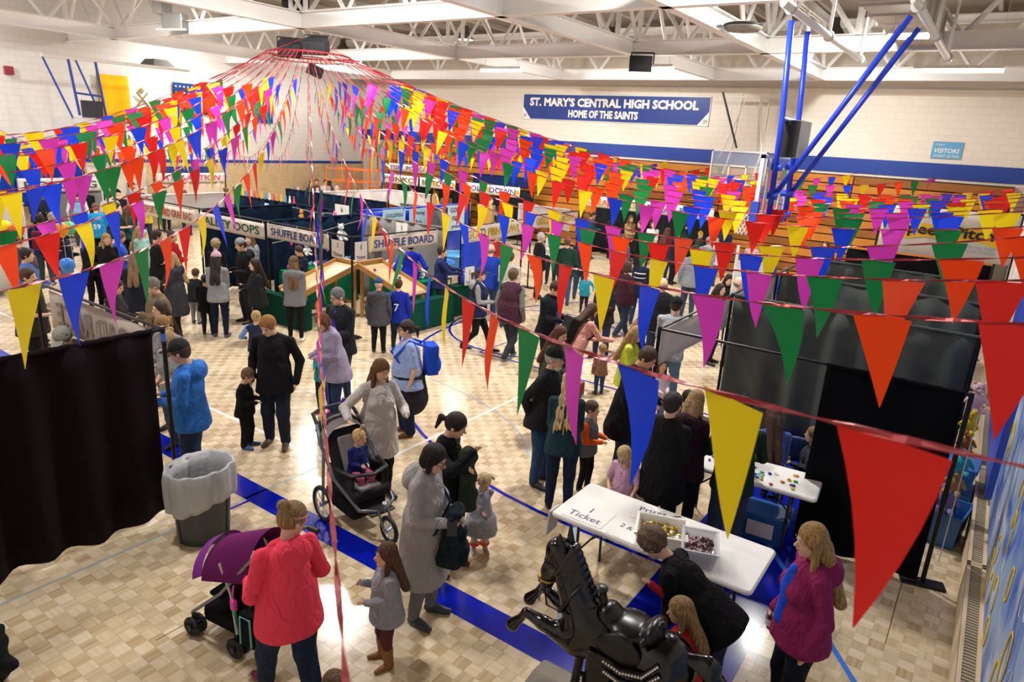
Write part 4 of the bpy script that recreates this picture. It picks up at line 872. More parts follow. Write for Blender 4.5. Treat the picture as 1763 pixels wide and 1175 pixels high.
# ---------------------------------------------------------------- pipe and drape booths
PIPE=mat('141416',.4,.4); PIPEW=mat('d8d8d6',.35,.3)
def post(x,y,label,h=2.02,base=True,ang=0,m=PIPE):
    t=empty('drape_post',(x,y,0),ang,label,'post','upright posts of the drape booths')
    MB().cyl((0,0,.01),(0,0,h),.022,10).obj('pole',m,t)
    MB().cyl((0,0,.9),(0,0,1.0),.028,10).obj('sleeve_joint',m,t)
    if base: MB().rbox(-.2,.2,-.08,.08,0,.025,.02).obj('base_plate',PIPE,t)
    return t
def rail(p,q,label,m=PIPE,r=.017):
    p=Vector(p); t=empty('drape_rail',p,0,label,'rail','cross rails of the drape booths'); d=Vector(q)-p
    MB().cyl((0,0,0),d,r,8).obj('pipe',m,t)
    for f in (.003,.997): MB().blob(tuple(d*f),.028,8).obj('end_hook',m,t)
def drape(p,q,z0,z1,c,label,fold=.16,amp=.035,seed=0,cat='drape',hem=.02,m=None,sag=0):
    p=Vector((p[0],p[1],0)); q=Vector((q[0],q[1],0)); d=q-p; L_=d.length; d.normalize(); n=Vector((-d.y,d.x,0)); r=random.Random(seed+int(L_*100))
    ph=[r.uniform(0,6) for _ in range(4)]
    def fn(u,v):
        s=u*L_; g=.35+.65*v; w=math.sin(s/fold*2*math.pi*.5+ph[0]+.8*math.sin(s*1.3+ph[1]))+.5*math.sin(s/fold*3.7+ph[2])
        zz=z1+(z0-z1)*v+hem*v*math.sin(s*5+ph[3])-sag*math.sin(math.pi*u)*(1-v); P=p+d*s+n*(amp*g*w); return (P.x-p.x,P.y-p.y,zz)
    t=empty('drape_curtain',p,0,label,cat,'cloth drapes of the booths')
    nu=max(8,int(L_/ (fold/5)));
    o=MB().sheet(fn,min(nu,160),8).obj('drape_panel',m or fab(c),t,True); solid(o,.006)
    MB().sheet(lambda u,v:((d*u*L_).x+n.x*.024*math.cos(v*2*math.pi),(d*u*L_).y+n.y*.024*math.cos(v*2*math.pi),z1+.005-sag*math.sin(math.pi*u)+.024*math.sin(v*2*math.pi)+.004*math.sin(u*L_*60)),max(6,min(60,int(L_*20))),8).obj('rod_pocket',m or fab(c),t,True)
    return t
def sign(p,q,zt,h,st,tc,label,bc='e9e0d4',border=None,off=.02,sag=.0,name='cloth_sign',tw=.86,th=.56,flip=False,cat='sign',shear=0,m=None):
    """cloth sign from p to q (left to right as read)"""
    p=Vector((p[0],p[1],0)); q=Vector((q[0],q[1],0)); d=(q-p); L_=d.length; d.normalize(); n=d.cross(Vector((0,0,1)))
    t=empty(name,(p.x,p.y,zt),0,label,cat)
    o=MB().sheet(lambda u,v:((d*u*L_).x+n.x*.008*math.sin(u*9+v),(d*u*L_).y+n.y*.008*math.sin(u*9+v),-v*h-sag*math.sin(math.pi*u)),24,3).obj('cloth',m or fab(bc),t,True); solid(o,.004)
    if st: 
        k=text(st,(d.x*L_*(1-tw)/2+n.x*.012,d.y*L_*(1-tw)/2+n.y*.012,-h*(.5+th/2)-sag*.7),d,(0,0,1),L_*tw,h*th,plain(tc),t,off=off,lift=.003,shear=shear)
    if border:
        for z_ in (-.05*h,-.95*h): MB().box(0,L_,-.002,.002,-.004,.004,Matrix(((d.x,n.x,0,n.x*.013),(d.y,n.y,0,n.y*.013),(0,0,1,z_),(0,0,0,1)))).obj('border',plain(border),t)
    for f in (.02,.5,.98): MB().cyl((d.x*L_*f,d.y*L_*f,-.02),(d.x*L_*f,d.y*L_*f,.04),.006,5).obj('tie',plain('e8e4dc'),t)
    return t
def card(p,d,zt,w,h,lines,label,m=None,name='paper_sign'):
    d=Vector(d).normalized(); n=d.cross(Vector((0,0,1))); p=Vector(p)
    t=empty(name,(p.x,p.y,zt),0,label,'sign')
    MB().box(0,w,-.002,.002,-h,0,Matrix(((d.x,n.x,0,n.x*.02),(d.y,n.y,0,n.y*.02),(0,0,1,0),(0,0,0,1)))).obj('sheet',m or plain('f0eee8',.7),t)
    k=len(lines)
    for i,l in enumerate(lines): text(l,(d.x*w*.12+n.x*.024,d.y*w*.12+n.y*.024,-h*(i+.85)/k),d,(0,0,1),w*.76,h*.55/k,plain('22262e'),t,keep=True,off=.01)
    MB().blob((d.x*w/2+n.x*.022,d.y*w/2+n.y*.022,-.015),.01,6).obj('pin',plain('c8c4bc'),t)
    return t
MAR='170d13'; GREY='4a504d'; LG='8b8986'; NV='0d2138'; TARP='1d46d2'
# left front booth
post(-6.45,3.37,'black corner post of the left front booth with blue tape',2.03,True,0)
tag(MB().cyl((-6.45,3.37,1.88),(-6.45,3.37,1.96),.027,10).obj('blue_tape',TAPE),'blue tape wrapped near the top of the left booth corner post','tape')
rail((-6.45,3.37,2.0),(-6.45,-.6,2.0),'black rail along the top of the dark maroon drape'); rail((-6.45,3.37,2.0),(-9.3,3.37,2.0),'black rail holding the see-through road race banner')
post(-9.3,3.37,'black post at the far end of the road race banner rail')
drape((-6.45,3.26),(-6.45,-.55),.03,2.0,MAR,'floor-length dark maroon drape at the left front',.24,.05,5)
t=sign((-8.95,3.37),(-6.72,3.37),1.96,.46,None,'','pale banner seen from behind with ROAD RACE showing through backwards',bc='b5a9a2')
k=text('ROAD RACE',(2.05,-.025,-.40),(-1,0,0),(0,0,1),1.85,.3,mat('857c7a',.8),t,'show_through_lettering',off=.015,lift=0)
# right booths
YB=[7.22,9.83,12.3,14.75,17.25]
for i,y in enumerate(YB):
    post(-2.87,y,'black post at the aisle corner of the %s right booth'%['first','second','third','fourth','fifth'][i],base=i<2); post(.17,y,'black post near the mural wall of the %s right booth'%['first','second','third','fourth','fifth'][i],ang=.25)
    rail((-2.87,y,2.0),(.17,y,2.0),'black cross rail of the %s right booth'%['first','second','third','fourth','fifth'][i])
    if i<4: rail((-2.87,y,2.0),(-2.87,YB[i+1],2.0),'black aisle rail of the %s right booth'%['first','second','third','fourth'][i])
drape((-1.06,7.2),(.12,7.2),.03,2.0,'08080e','black drape hung on the right half of the first booth rail',.3,.03,2)
drape((-2.83,9.83),(.15,9.83),.05,2.0,GREY,'tall dark grey drape behind the craft table',.22,.05,3)
drape((-2.83,12.3),(.15,12.3),.05,2.0,GREY,'second dark grey drape along the right wall',.22,.05,4)
drape((-2.83,14.75),(.15,14.75),.05,2.0,GREY,'third dark grey drape along the right wall',.22,.05,6)
drape((-2.6,17.25),(.15,17.25),.05,2.0,'0b0a0e','black drape in front of the speed pitch canvas',.3,.03,7)
sign((-2.87,9.75),(-2.87,7.3),1.96,.42,None,'','pale banner on the aisle rail of the first right booth seen from behind',bc='c9c3bc')
sign((-2.87,12.2),(-2.87,9.95),1.96,.4,None,'','pale banner on the aisle rail of the second right booth seen from behind',bc='c4bfb8')
sign((-2.87,16.6),(-2.87,14.9),1.96,.4,None,'','pale banner on the aisle rail of the fourth right booth seen from behind',bc='c4bfb8')
t=sign((-2.3,19.7),(.5,19.7),2.95,1.15,None,'','large canvas sheet reading Speed Pitch in black and yellow',bc='d3ccc0',name='canvas_sign')
MB().sheet(lambda u,v:(.3+u*2.2+.05*math.sin(v*3),-.03,-.38-v*.36*(1+.12*math.sin(u*14))),24,2).obj('yellow_blob',plain('e2b521'),t)
text('Speed Pitch',(.4,-.04,-.72),UX,UZ,2.0,.34,plain('14130f'),t,off=.03,lift=.008); text('GUESS THE SPEED',(1.75,-.03,-.86),UX,UZ,.75,.07,plain('7fa0c4'),t); text('OF YOUR THROW',(1.75,-.03,-.96),UX,UZ,.75,.07,plain('7fa0c4'),t)
post(-2.35,19.75,'post at the left of the speed pitch canvas',3.0); post(.54,19.75,'post at the right of the speed pitch canvas',3.0); rail((-2.35,19.75,2.97),(.54,19.75,2.97),'rail on top of the speed pitch canvas')
# shuffle board island
for x,y,l in ((-10,9.03,'black front corner post between the two shuffle board signs'),(-12.6,9.03,'black post left of the shuffle board sign'),(-12.6,11.65,'black back corner post of the shuffle board booth'),(-9.85,11.65,'black post at the right end of the shuffle board booth'),(-15.15,9.03,'black post between the alley oops and grab bag signs'),(-17.75,9.03,'black post at the left end of the grab bag sign')): post(x,y,l)
for p,q,l in (((-10,9.03,2),(-12.6,9.03,2),'front rail of the shuffle board booth'),((-10,9.03,2),(-9.85,11.65,2),'side rail of the shuffle board booth'),((-12.6,9.03,2),(-15.15,9.03,2),'rail above the alley oops sign'),((-15.15,9.03,2),(-17.75,9.03,2),'rail above the grab bag sign'),((-12.6,9.03,2),(-12.6,11.65,2),'rail over the navy drape of the shuffle board booth'),((-12.6,11.65,2),(-9.85,11.65,2),'rail over the light grey drape')): rail(p,q,l)
drape((-12.6,9.1),(-12.6,11.6),.05,2.0,NV,'navy drape at the side of the shuffle board booth',.2,.05,8)
drape((-12.5,11.65),(-9.9,11.65),.05,2.0,LG,'light grey drape at the back of the shuffle board booth',.2,.05,9)
drape((-17.7,11.65),(-12.7,11.65),.05,2.0,NV,'long navy drape behind the alley oops booth',.2,.05,10)
drape((-15.15,9.1),(-15.15,11.6),.05,1.98,'0b1b2e','navy partition drape between alley oops and grab bag',.2,.05,11)
sign((-12.55,8.98),(-10.6,8.98),1.97,.3,'SHUFFLE BOARD','27407e','cream cloth sign reading SHUFFLE BOARD left of the corner post',bc='d9cabb',border='6b7aa0')
sign((-9.96,9.42),(-9.84,11.35),1.97,.3,'SHUFFLE BOARD','27407e','cream cloth sign reading SHUFFLE BOARD right of the corner post',bc='ddd2c6',border='b09a8a')
card((-10.5,8.98,0),UX,1.9,.36,.34,['1','Ticket'],'paper 1 Ticket sign just left of the shuffle board post',plain('d8d0c8',.7)); card((-9.97,9.06,0),(.05,1,0),1.9,.3,.36,['1','Ticket'],'paper 1 Ticket sign just right of the shuffle board post',plain('dcd8d2',.7))
sign((-15.05,8.98),(-12.65,8.98),1.95,.34,'ALLEY OOPS','1c5a3c','cream cloth sign reading ALLEY OOPS in green',bc='d6cabe')
sign((-17.65,8.98),(-15.25,8.98),1.95,.34,'SPORTS CARD GRAB BAG','b4582e','cream cloth sign reading SPORTS CARD GRAB BAG in orange brown',bc='d8cfc2')
card((-15.15,8.97,0),UX,1.9,.3,.3,['2','Tickets'],'small paper ticket sign left of the alley oops sign',plain('cfc8c0',.7))
card((-13.3,11.5,0),UX,2.2,.5,.42,['6','Tickets'],'white paper ticket sign on the navy drape above the plush toys'); card((-11.3,11.58,0),UX,1.98,.36,.42,['1','Ticket'],'white paper ticket sign pinned to the light grey drape')
card((-9.5,11.9,0),(.1,1,0),1.15,.3,.42,['1','Ticket'],'white paper ticket sign on the green table end')
# second island: goldfish
drape((-13.2,12.2),(-13.2,16.6),.6,2.0,TARP,'blue tarp wall behind the goldfish game',.5,.03,12,cat='tarp',m=mat('1d49d8',.35,bump=.3,bs=6))
drape((-9.75,12.1),(-9.75,12.9),.1,1.9,TARP,'blue tarp hanging below the first gold fish bowl sign',.4,.02,13,cat='tarp',m=mat('1d49d8',.35,bump=.3,bs=6))
sign((-9.7,12.0),(-9.85,14.7),2.0,.36,'GOLD FISH BOWL','c9a51c','cream cloth sign reading GOLD FISH BOWL by the blue pools',bc='e6dfd2',off=.03)
sign((-10.3,15.8),(-10.25,18.2),2.0,.36,'GOLD FISH BOWL','c9a51c','cream cloth sign reading GOLD FISH BOWL farther down the aisle',bc='e6dfd2',off=.03)
drape((-12.3,18.0),(-10.4,18.0),1.4,2.02,'d8d6d2','white sheet over the far goldfish booth',.6,.02,14,cat='sheet')
for x,y,l in ((-9.75,12.05,'post at the near end of the gold fish sign'),(-9.9,14.75,'post at the far end of the first gold fish sign'),(-10.3,15.75,'post before the second gold fish sign'),(-10.25,18.25,'post after the second gold fish sign'),(-13.2,12.15,'post at the near end of the blue tarp'),(-13.2,16.65,'post at the far end of the blue tarp')): post(x,y,l)
rail((-13.2,12.15,2.0),(-13.2,16.65,2.0),'rail on top of the blue tarp wall'); rail((-9.75,12.05,2),(-9.9,14.75,2),'rail over the first gold fish sign'); rail((-10.3,15.75,2),(-10.25,18.25,2),'rail over the second gold fish sign')
card((-13.12,12.9,0),(0,1,0),2.0,.85,.5,['GOLDFISH','1 fish 1 ticket'],'light blue poster reading GOLDFISH on the tarp left part',plain('bfe3f2',.6)); card((-13.12,13.9,0),(0,1,0),1.98,.75,.48,['Winning','fish'],'light blue poster in the middle of the blue tarp',plain('b4dcf0',.6)); card((-13.12,15.5,0),(0,1,0),2.0,.8,.75,['GOLD','FISH','prizes'],'light blue poster reading GOLD FISH on the tarp right part',plain('c6e6f2',.6))
# island behind
drape((-18.9,14.3),(-14.4,14.3),.05,2.0,'12263c','dark navy drape of the booth behind the shuffle boards',.2,.05,15); drape((-14.4,14.9),(-12.6,14.9),.05,1.95,'7a7876','grey drape beyond the shuffle boards',.2,.05,16)
drape((-17.6,14.4),(-17.6,17.6),1.55,2.0,'dcdad6','white sheet on the side of the navy booth',.8,.02,17,cat='sheet'); drape((-17.6,17.6),(-15.6,17.6),1.5,2.0,'dcdad6','white sheet at the back of the navy booth',.8,.02,18,cat='sheet')
drape((-18.1,9.0),(-18.1,11.6),1.6,2.02,'c8c4c0','white banner seen from behind left of the grab bag booth',.8,.02,19,cat='sheet')
for x,y,l in ((-18.9,14.3,'post at the left end of the navy booth'),(-14.4,14.3,'post at the right end of the navy booth'),(-17.6,17.6,'post at the back of the navy booth'),(-18.1,11.6,'post behind the grab bag booth'),(-12.6,14.9,'post by the grey drape beyond the shuffle boards'),(-15.6,17.6,'post at the end of the white sheets')): post(x,y,l)
for (x,y,l) in ((-16.3,18.6,'round brown wooden game board standing left of the tarp'),(-14.3,19.0,'round brown wooden game board above the goldfish booth')):
    g=empty('wooden_game_board',(x,y,0),math.radians(-35),l,'game board')
    MB().rings([[(.62*math.cos(a)*(1),-.02,1.35+.62*math.sin(a)) if math.sin(a)>-.2 else (.55*math.cos(a)/max(.3,abs(math.cos(a))) ,-.02,.62) for a in [2*math.pi*i/24 for i in range(24)]],[(.62*math.cos(a),.02,1.35+.62*math.sin(a)) if math.sin(a)>-.2 else (.55*math.cos(a)/max(.3,abs(math.cos(a))),.02,.62) for a in [2*math.pi*i/24 for i in range(24)]]]).obj('board',mat('c89a58',.5,var=.15),g)
    for s in (-1,1): MB().box(s*.4-.03,s*.4+.03,.02,.06,0,1.3).obj('leg',mat('a87c42',.6),g)
# far row in front of the bleachers
for x0,x1,st,c,l in ((-22.4,-20.25,'PLINKO','7a5a2a','white sign reading PLINKO before the left bleachers'),(-20.15,-18.2,'BIG TIC TAC','3a3a3a','white sign reading BIG TIC TAC with yellow dots'),(-17.8,-15.0,'ROLL  DOWN','2d3f94','white sign reading ROLL DOWN with orange dots'),(-12.2,-10.0,'CREAM TOSS','c07a28','white sign reading CREAM TOSS before the bleachers'),(-9.9,-7.4,'POLAR BOWL','3a78b8','white sign with blue letters right of the cream toss sign')):
    t=sign((x0,22.0),(x1,22.0),2.19,.38,st,c,l,bc='e8e4dc',off=.02)
    if 'dots' in l:
        for f in (.45,.96): MB().lathe([(0,-.004),(.09,-.004),(.09,.0)],12,Matrix.Translation(((x1-x0)*f,-.02,-.19))@Matrix.Rotation(math.pi/2,4,'X')).obj('dot',plain('f0a01c'),t)
    post(x0,22.02,'post left of the '+st.split()[0].lower()+' sign',2.2); post(x1,22.02,'post right of the '+st.split()[0].lower()+' sign',2.2); rail((x0,22.03,2.2),(x1,22.03,2.2),'rail above the '+st.split()[0].lower()+' sign')
    drape((x0,23.0),(x1,23.0),.05,2.0,'202226','black drape behind the '+st.split()[0].lower()+' game',.25,.04,int(-x0))
sign((-22.6,22.6),(-20.3,22.6),2.62,.3,'FISH  POND','7a3a6a','small white sign with pink letters above the plinko sign',bc='e8e4dc'); post(-22.6,22.62,'tall post left of the pink lettered sign',2.65); post(-20.3,22.62,'tall post right of the pink lettered sign',2.65)
drape((-18.0,22.9),(-15.0,22.9),2.1,2.5,'1b2a5e','dark blue banner strip behind the roll down sign',.8,.02,33,cat='banner')
# left far booths
drape((-25.4,11.2),(-25.4,13.2),.1,2.3,'d9cfc0','cream drape against the left wall beside the attraction sign',.3,.04,20); drape((-25.0,13.4),(-25.0,16.0),.1,1.75,'dccbb4','cream curtain under the pink lettered attraction sign',.15,.05,21)
sign((-24.9,13.3),(-24.9,16.0),2.05,.34,'ATTRACTION','b8448a','cream sign with pink ATTRACTION lettering at the far left',bc='e2d9cc',shear=.2)
drape((-25.5,9.9),(-25.5,11.1),.1,2.6,'1a3fb0','blue drape against the far left wall',.4,.03,22); drape((-25.6,5.0),(-25.6,9.8),1.0,2.5,'1a3fb0','long blue tarp at the far left edge',.5,.03,23,cat='tarp')
sign((-24.0,8.6),(-24.0,11.0),2.0,.42,'ROLLING','2f4a3a','white sign with dark lettering at the far left',bc='d8d6d2'); drape((-24.1,9.6),(-24.1,11.0),.1,1.6,'7c7a78','grey drape below the far left lettered sign',.25,.04,24)
for x,y,l in ((-24.0,8.55,'post at the left of the far lettered sign'),(-24.05,11.05,'post at the right of the far lettered sign'),(-24.95,13.25,'post left of the attraction sign'),(-24.95,16.05,'post right of the attraction sign'),(-25.5,11.15,'post between the blue and cream drapes'),(-25.6,4.95,'post at the end of the blue tarp')): post(x,y,l,2.1)
bd=empty('white_display_board',(-17.6,6.0,0),math.radians(50),'tall white display board standing at the left edge','board'); MB().box(-.35,.35,-.02,.02,.1,2.0).obj('panel',plain('d6d4d0',.7),bd); MB().box(-.37,.37,-.03,.03,2.0,2.04).obj('top_rail',plain('b4b0a8'),bd)
for s in (-1,1): MB().box(s*.3-.03,s*.3+.03,-.25,.25,0,.1).obj('foot',plain('8a8680'),bd)
bd=empty('white_target_board',(-3.75,13.9,0),math.radians(20),'tall narrow white board beside the hanging net','board'); MB().box(-.3,.3,-.03,.03,.1,1.9).obj('panel',plain('e2e0dc',.6),bd); MB().box(-.34,.34,-.15,.15,0,.1).obj('foot',plain('b8b4ae'),bd); MB().cyl((-.32,0,0),(-.32,0,2.2),.03,8).obj('pole',plain('e8e6e2'),bd)
# orange lift by the back corner
lf=empty('scissor_lift',(-23.2,21.0,0),math.radians(20),'orange work lift with railings in the far back corner','lift'); ORG=mat('e0711c',.5)
MB().rbox(-.9,.9,-.45,.45,.15,.9,.05).obj('chassis',ORG,lf)
for x in (-.7,.7):
    for y in (-.45,.45): MB().lathe([(0,-.08),(.18,-.08),(.18,.08),(0,.08)],14,Matrix.Translation((x,y,.18))@Matrix.Rotation(math.pi/2,4,'X')).obj('wheel',plain('222222'),lf)
MB().box(-1.0,1.0,-.45,.45,1.2,1.3).obj('platform',ORG,lf)
for k in range(3): MB().tube([(-.8,-.4+.4*k,.9),(.8,-.4+.4*k,1.2)],.04,6).obj('scissor_arm',ORG,lf)
for x in (-1,-.33,.33,1):
    for y in (-.43,.43): MB().cyl((x,y,1.3),(x,y,2.3),.025,6).obj('rail_post',ORG,lf)
for z_ in (1.8,2.3):
    for y in (-.43,.43): MB().cyl((-1,y,z_),(1,y,z_),.025,6).obj('rail',ORG,lf)
sc=empty('orange_shelving',(-23.9,22.7,0),0,'tall orange metal rack left of the bleachers','rack')
for x in (0,.9):
    for y in (0,.5): MB().cyl((x,y,0),(x,y,2.9),.035,6).obj('upright',ORG,sc)
for z_ in (.6,1.4,2.2,2.85): MB().box(-.02,.92,-.02,.52,z_,z_+.05).obj('shelf',ORG,sc)
# ---------------------------------------------------------------- tables
TBL=mat('f1efea',.45); LEGM=plain('1e1e20',.4)
def folding_table(c,L_,W,rz,label,zt=.74):
    t=empty('folding_table',(c[0],c[1],0),rz,label,'table')
    MB().rbox(-L_/2,L_/2,-W/2,W/2,zt-.045,zt,.05,5).obj('tabletop',TBL,t)
    for s in (-1,1):
        x=s*(L_/2-.25)
        for q in (-1,1):
            y=q*W*.36; MB().tube([(x,y,zt-.05),(x,y*1.0,zt*.55),(x,y*.82,zt*.42),(x,y*.9,.0)],.014,8).obj('leg',LEGM,t)
        MB().tube([(x,-W*.34,zt*.5),(x,W*.34,zt*.5)],.01,6).obj('leg_bar',LEGM,t); MB().tube([(x,0,zt*.5),(x-s*.35,0,zt-.05)],.01,6).obj('brace',LEGM,t)
    return t
folding_table((-1.84,5.22),1.83,.76,0,'white folding table with ticket sign and candy boxes')
folding_table((-1.62,7.0),1.5,.6,math.radians(5),'white folding table covered with bead crafts behind the ticket table')
# paper signs lying on the ticket table
def flat_paper(x,y,w,h,rz,lines,label,zt=.742):
    t=empty('paper_sheet',(x,y,zt),rz,label,'paper'); MB().box(0,w,0,h,0,.0012).obj('sheet',plain('f6f5f2',.8),t)
    for i,l in enumerate(lines): text(l,(w*.08,h*(.62-.45*i),.0012),UX,UY,w*.8,h*.3,plain('27305e'),t,keep=True,lift=.001,off=.005)
    return t
flat_paper(-2.66,4.88,.4,.3,0,['1','Ticket'],'white paper reading 1 Ticket taped on the near end of the table'); flat_paper(-2.2,4.87,.46,.28,math.radians(-3),['2 & Under'],'white paper reading 2 and under beside the ticket paper'); flat_paper(-2.15,5.25,.36,.25,.2,['Prizes'],'white paper lying in the middle of the ticket table')
tag(MB().add([(-2.755,4.84,.745),(-2.755,5.0,.745),(-2.762,5.0,.52),(-2.762,4.82,.5),(-2.77,4.84,.745),(-2.77,5.0,.745),(-2.775,5.0,.52),(-2.775,4.82,.5)],[(0,1,2,3),(7,6,5,4),(0,4,5,1),(3,2,6,7),(0,3,7,4),(1,5,6,2)]).obj('hanging_paper',plain('d8d4ce',.8)),'sheet of paper hanging over the table end','paper')
tag(MB().rings([[(-1.95,5.38,.742),(-1.9,5.42,.742),(-1.78,5.56,.742),(-1.83,5.52,.742)],[(-1.95,5.38,.752),(-1.9,5.42,.752),(-1.78,5.56,.752),(-1.83,5.52,.752)]]).obj('ruler',plain('8d8b88')),'grey strap lying across the ticket table','strap')
# candy boxes
def tub(name,x,y,rz,w,d,h,m,label,zt=.742):
    t=empty(name,(x,y,zt),rz,label,'box'); n=.012; k=.06
    def sec(e,z_,ww,dd): return [(-ww/2+e,-dd/2+e,z_),(ww/2-e,-dd/2+e,z_),(ww/2-e,dd/2-e,z_),(-ww/2+e,dd/2-e,z_)]
    MB().rings([sec(0,0,w-k,d-k),sec(0,h,w,d),sec(n,h,w,d),sec(n,.01,w-k,d-k)],cap=True).obj('tub',m,t)
    MB().rings([sec(-.012,h-.015,w,d),sec(-.012,h+.004,w,d),sec(.004,h+.004,w,d),sec(.004,h-.015,w,d)],cap=False).obj('rim',m,t)
    return t
t=tub('candy_tub',-1.78,5.08,.35,.42,.34,.13,mat('efece4',.4),'white plastic tub of gold and silver wrapped candy')
rr=random.Random(4)
def candies(t,n,w,d,z0,cols,name,label,group,s=.018):
    ms=[]
    for c in cols:
        me=MB().blob((0,0,0),(s*1.4,s*.9,s*.7),6).mesh(name); me.materials.append(mat(c,.25,.5)); ms.append(me)
    for i in range(n):
        o=new_obj(name,rr.choice(ms)); q=Vector(((rr.random()-.5)*w,(rr.random()-.5)*d,0)); q.rotate(t.rotation_euler); o.location=t.location+q+Vector((0,0,z0+rr.random()*.03)); o.rotation_euler=(rr.random(),rr.random(),rr.random()*6); tag(o,label,'candy',group)
candies(t,110,.32,.24,.055,('d8b020','e8c83a','c9c9c9','d8d8d0','8a6a20'),'wrapped_candy','gold or silver wrapped candy in the white tub','candies in the white tub')
t=tub('candy_tub',-1.42,5.02,.35,.28,.36,.17,mat('dfe4ea',.2,alpha=.5),'clear plastic tub full of brown wrapped chocolates')
candies(t,170,.21,.27,.1,('6a4a4a','8f7078','c8b4b8','4a3436','b08c90'),'wrapped_chocolate','brown wrapped chocolate in the clear tub','chocolates in the clear tub')
# bead crafts on the second table
BC=['e03030','2040c0','20a040','e8d020','e060a0','7030a0','f08030','181818','60c8e0','f4f4f0']
for i in range(46):
    x=-2.15+rr.random()*1.1; y=6.78+rr.random()*.42; c=rr.choice(BC)
    if i%3==0: o=MB().torus((0,0,.006),.018+rr.random()*.018,.005,n=14,k=5).obj('bead_bracelet',plain(c)); tag(o,'%s bead bracelet on the craft table'%rr.choice(['bright','small','coloured','thin']),'bracelet','bracelets on the craft table')
    else: o=MB().blob((0,0,.012),(.014+rr.random()*.014,.014,.012),7).obj('bead',plain(c),None,True); tag(o,'small coloured bead on the craft table','bead','beads on the craft table')
    o.location=(x,y,.742)
# totes under craft table, wall side
def tote(x,y,rz,label,w=.5,d=.36,h=.3,lid=True,z=0,c='2f66a8'):
    t=tub('storage_tote',x,y,rz,w,d,h,mat(c,.4),label,z)
    if lid: MB().rbox(-w/2-.015,w/2+.015,-d/2-.015,d/2+.015,h,h+.03,.03).obj('lid',mat(c,.4),t)
    return t
t=tote(-1.35,7.05,.1,'blue plastic tote with a paper note under the craft table'); MB().box(-.15,.12,-.19,-.185,.08,.25).obj('note',plain('e8e4dc'),t)
t=tote(.24,8.35,1.4,'open blue tote of plush toys by the radiator',.5,.4,.4,False)
tote(.28,9.0,1.5,'blue tote standing behind the open toy tote',.45,.35,.35); tote(.28,9.0,1.5,'blue tote stacked on top by the wall pad',.45,.35,.3,True,.385)
# plush toys near the right wall
def plush(x,y,z,s,c,c2,label,rz=0,kind='bear'):
    t=empty('plush_toy',(x,y,z),rz,label,'plush toy'); m=mat(c,.95,bump=.8,bs=120); m2=mat(c2,.95,bump=.8,bs=120); v=s*.055
    pr=[('e',V3(0,0,.32*s),(.2*s,.17*s,.24*s),None,0),('e',V3(0,.02*s,.72*s),(.18*s,.17*s,.17*s),None,.05*s)]
    for q in (-1,1): pr+= [('c',V3(q*.16*s,.02*s,.45*s),V3(q*.3*s,.12*s,.28*s),.07*s,.06*s,.03*s),('c',V3(q*.12*s,.05*s,.14*s),V3(q*.18*s,.28*s,.08*s),.085*s,.08*s,.03*s)]
    sobj('body',pr,v,m,t)
    for q in (-1,1): sobj('ear',[('e',V3(q*.14*s,.0,.87*s),(.07*s,.04*s,.07*s if kind=='bear' else .16*s),None,0)],v,m,t); MB().blob((q*.07*s,.18*s,.76*s),.022*s,6).obj('eye',plain('151515'),t)
    sobj('muzzle',[('e',V3(0,.16*s,.68*s),(.08*s,.07*s,.06*s),None,0)],v*.7,m2,t)
    return t
plush(.22,7.6,1.75,.32,'e3b6c4','f0d0d8','pale pink plush toy at the top of the hanging toys by the mural',3.4); plush(.22,7.66,1.5,.26,'e8c820','d8b010','yellow plush toy below the pink one by the mural',3.0)
plush(.24,7.75,1.28,.26,'a0622e','d09050','brown plush toy hanging in the toy column by the mural',3.2); plush(.25,7.9,.98,.34,'38b0c8','88d8e0','turquoise plush toy hanging by the black drape edge',3.2)
plush(.24,8.05,.68,.36,'c09058','e0c090','tan plush bear with a red hat beside the black drape',3.0); plush(.2,8.15,.42,.4,'9a86c8','c0b0e0','lavender plush toy at the bottom of the toy column',3.2)
plush(.2,8.3,.22,.2,'e8d23a','f0e080','yellow plush toy lying in the open blue tote',2.5); plush(.3,8.45,.24,.18,'2a2224','c04870','dark plush toy lying in the open blue tote',2.0)
tag(MB().cyl((.27,7.6,.1),(.27,7.6,2.05),.006,6).obj('hanging_line',plain('d8d4cc')),'thin white cord holding the plush toys by the mural','cord')
# blue folding chair at the craft table
def folding_chair(x,y,rz,label,c='2c4680'):
    t=empty('folding_chair',(x,y,0),rz,label,'chair'); m=plain(c,.45); g=plain('9aa0a6',.35)
    MB().rbox(-.2,.2,-.2,.2,.43,.46,.06).obj('seat',m,t); sobj('backrest',[('b',V3(0,-.22,.74),(.21,.025,.14),None,0)],.02,m,t)
    for s in (-1,1):
        MB().tube([(s*.21,.22,.0),(s*.21,-.02,.44),(s*.21,-.23,.86)],.012,6).obj('leg',g,t); MB().tube([(s*.19,-.24,.0),(s*.19,.12,.43)],.012,6).obj('leg',g,t)
    MB().tube([(-.21,.16,.12),(.21,.16,.12)],.01,6).obj('stretcher',g,t)
folding_chair(-1.15,7.75,math.radians(190),'blue folding chair behind the craft table')
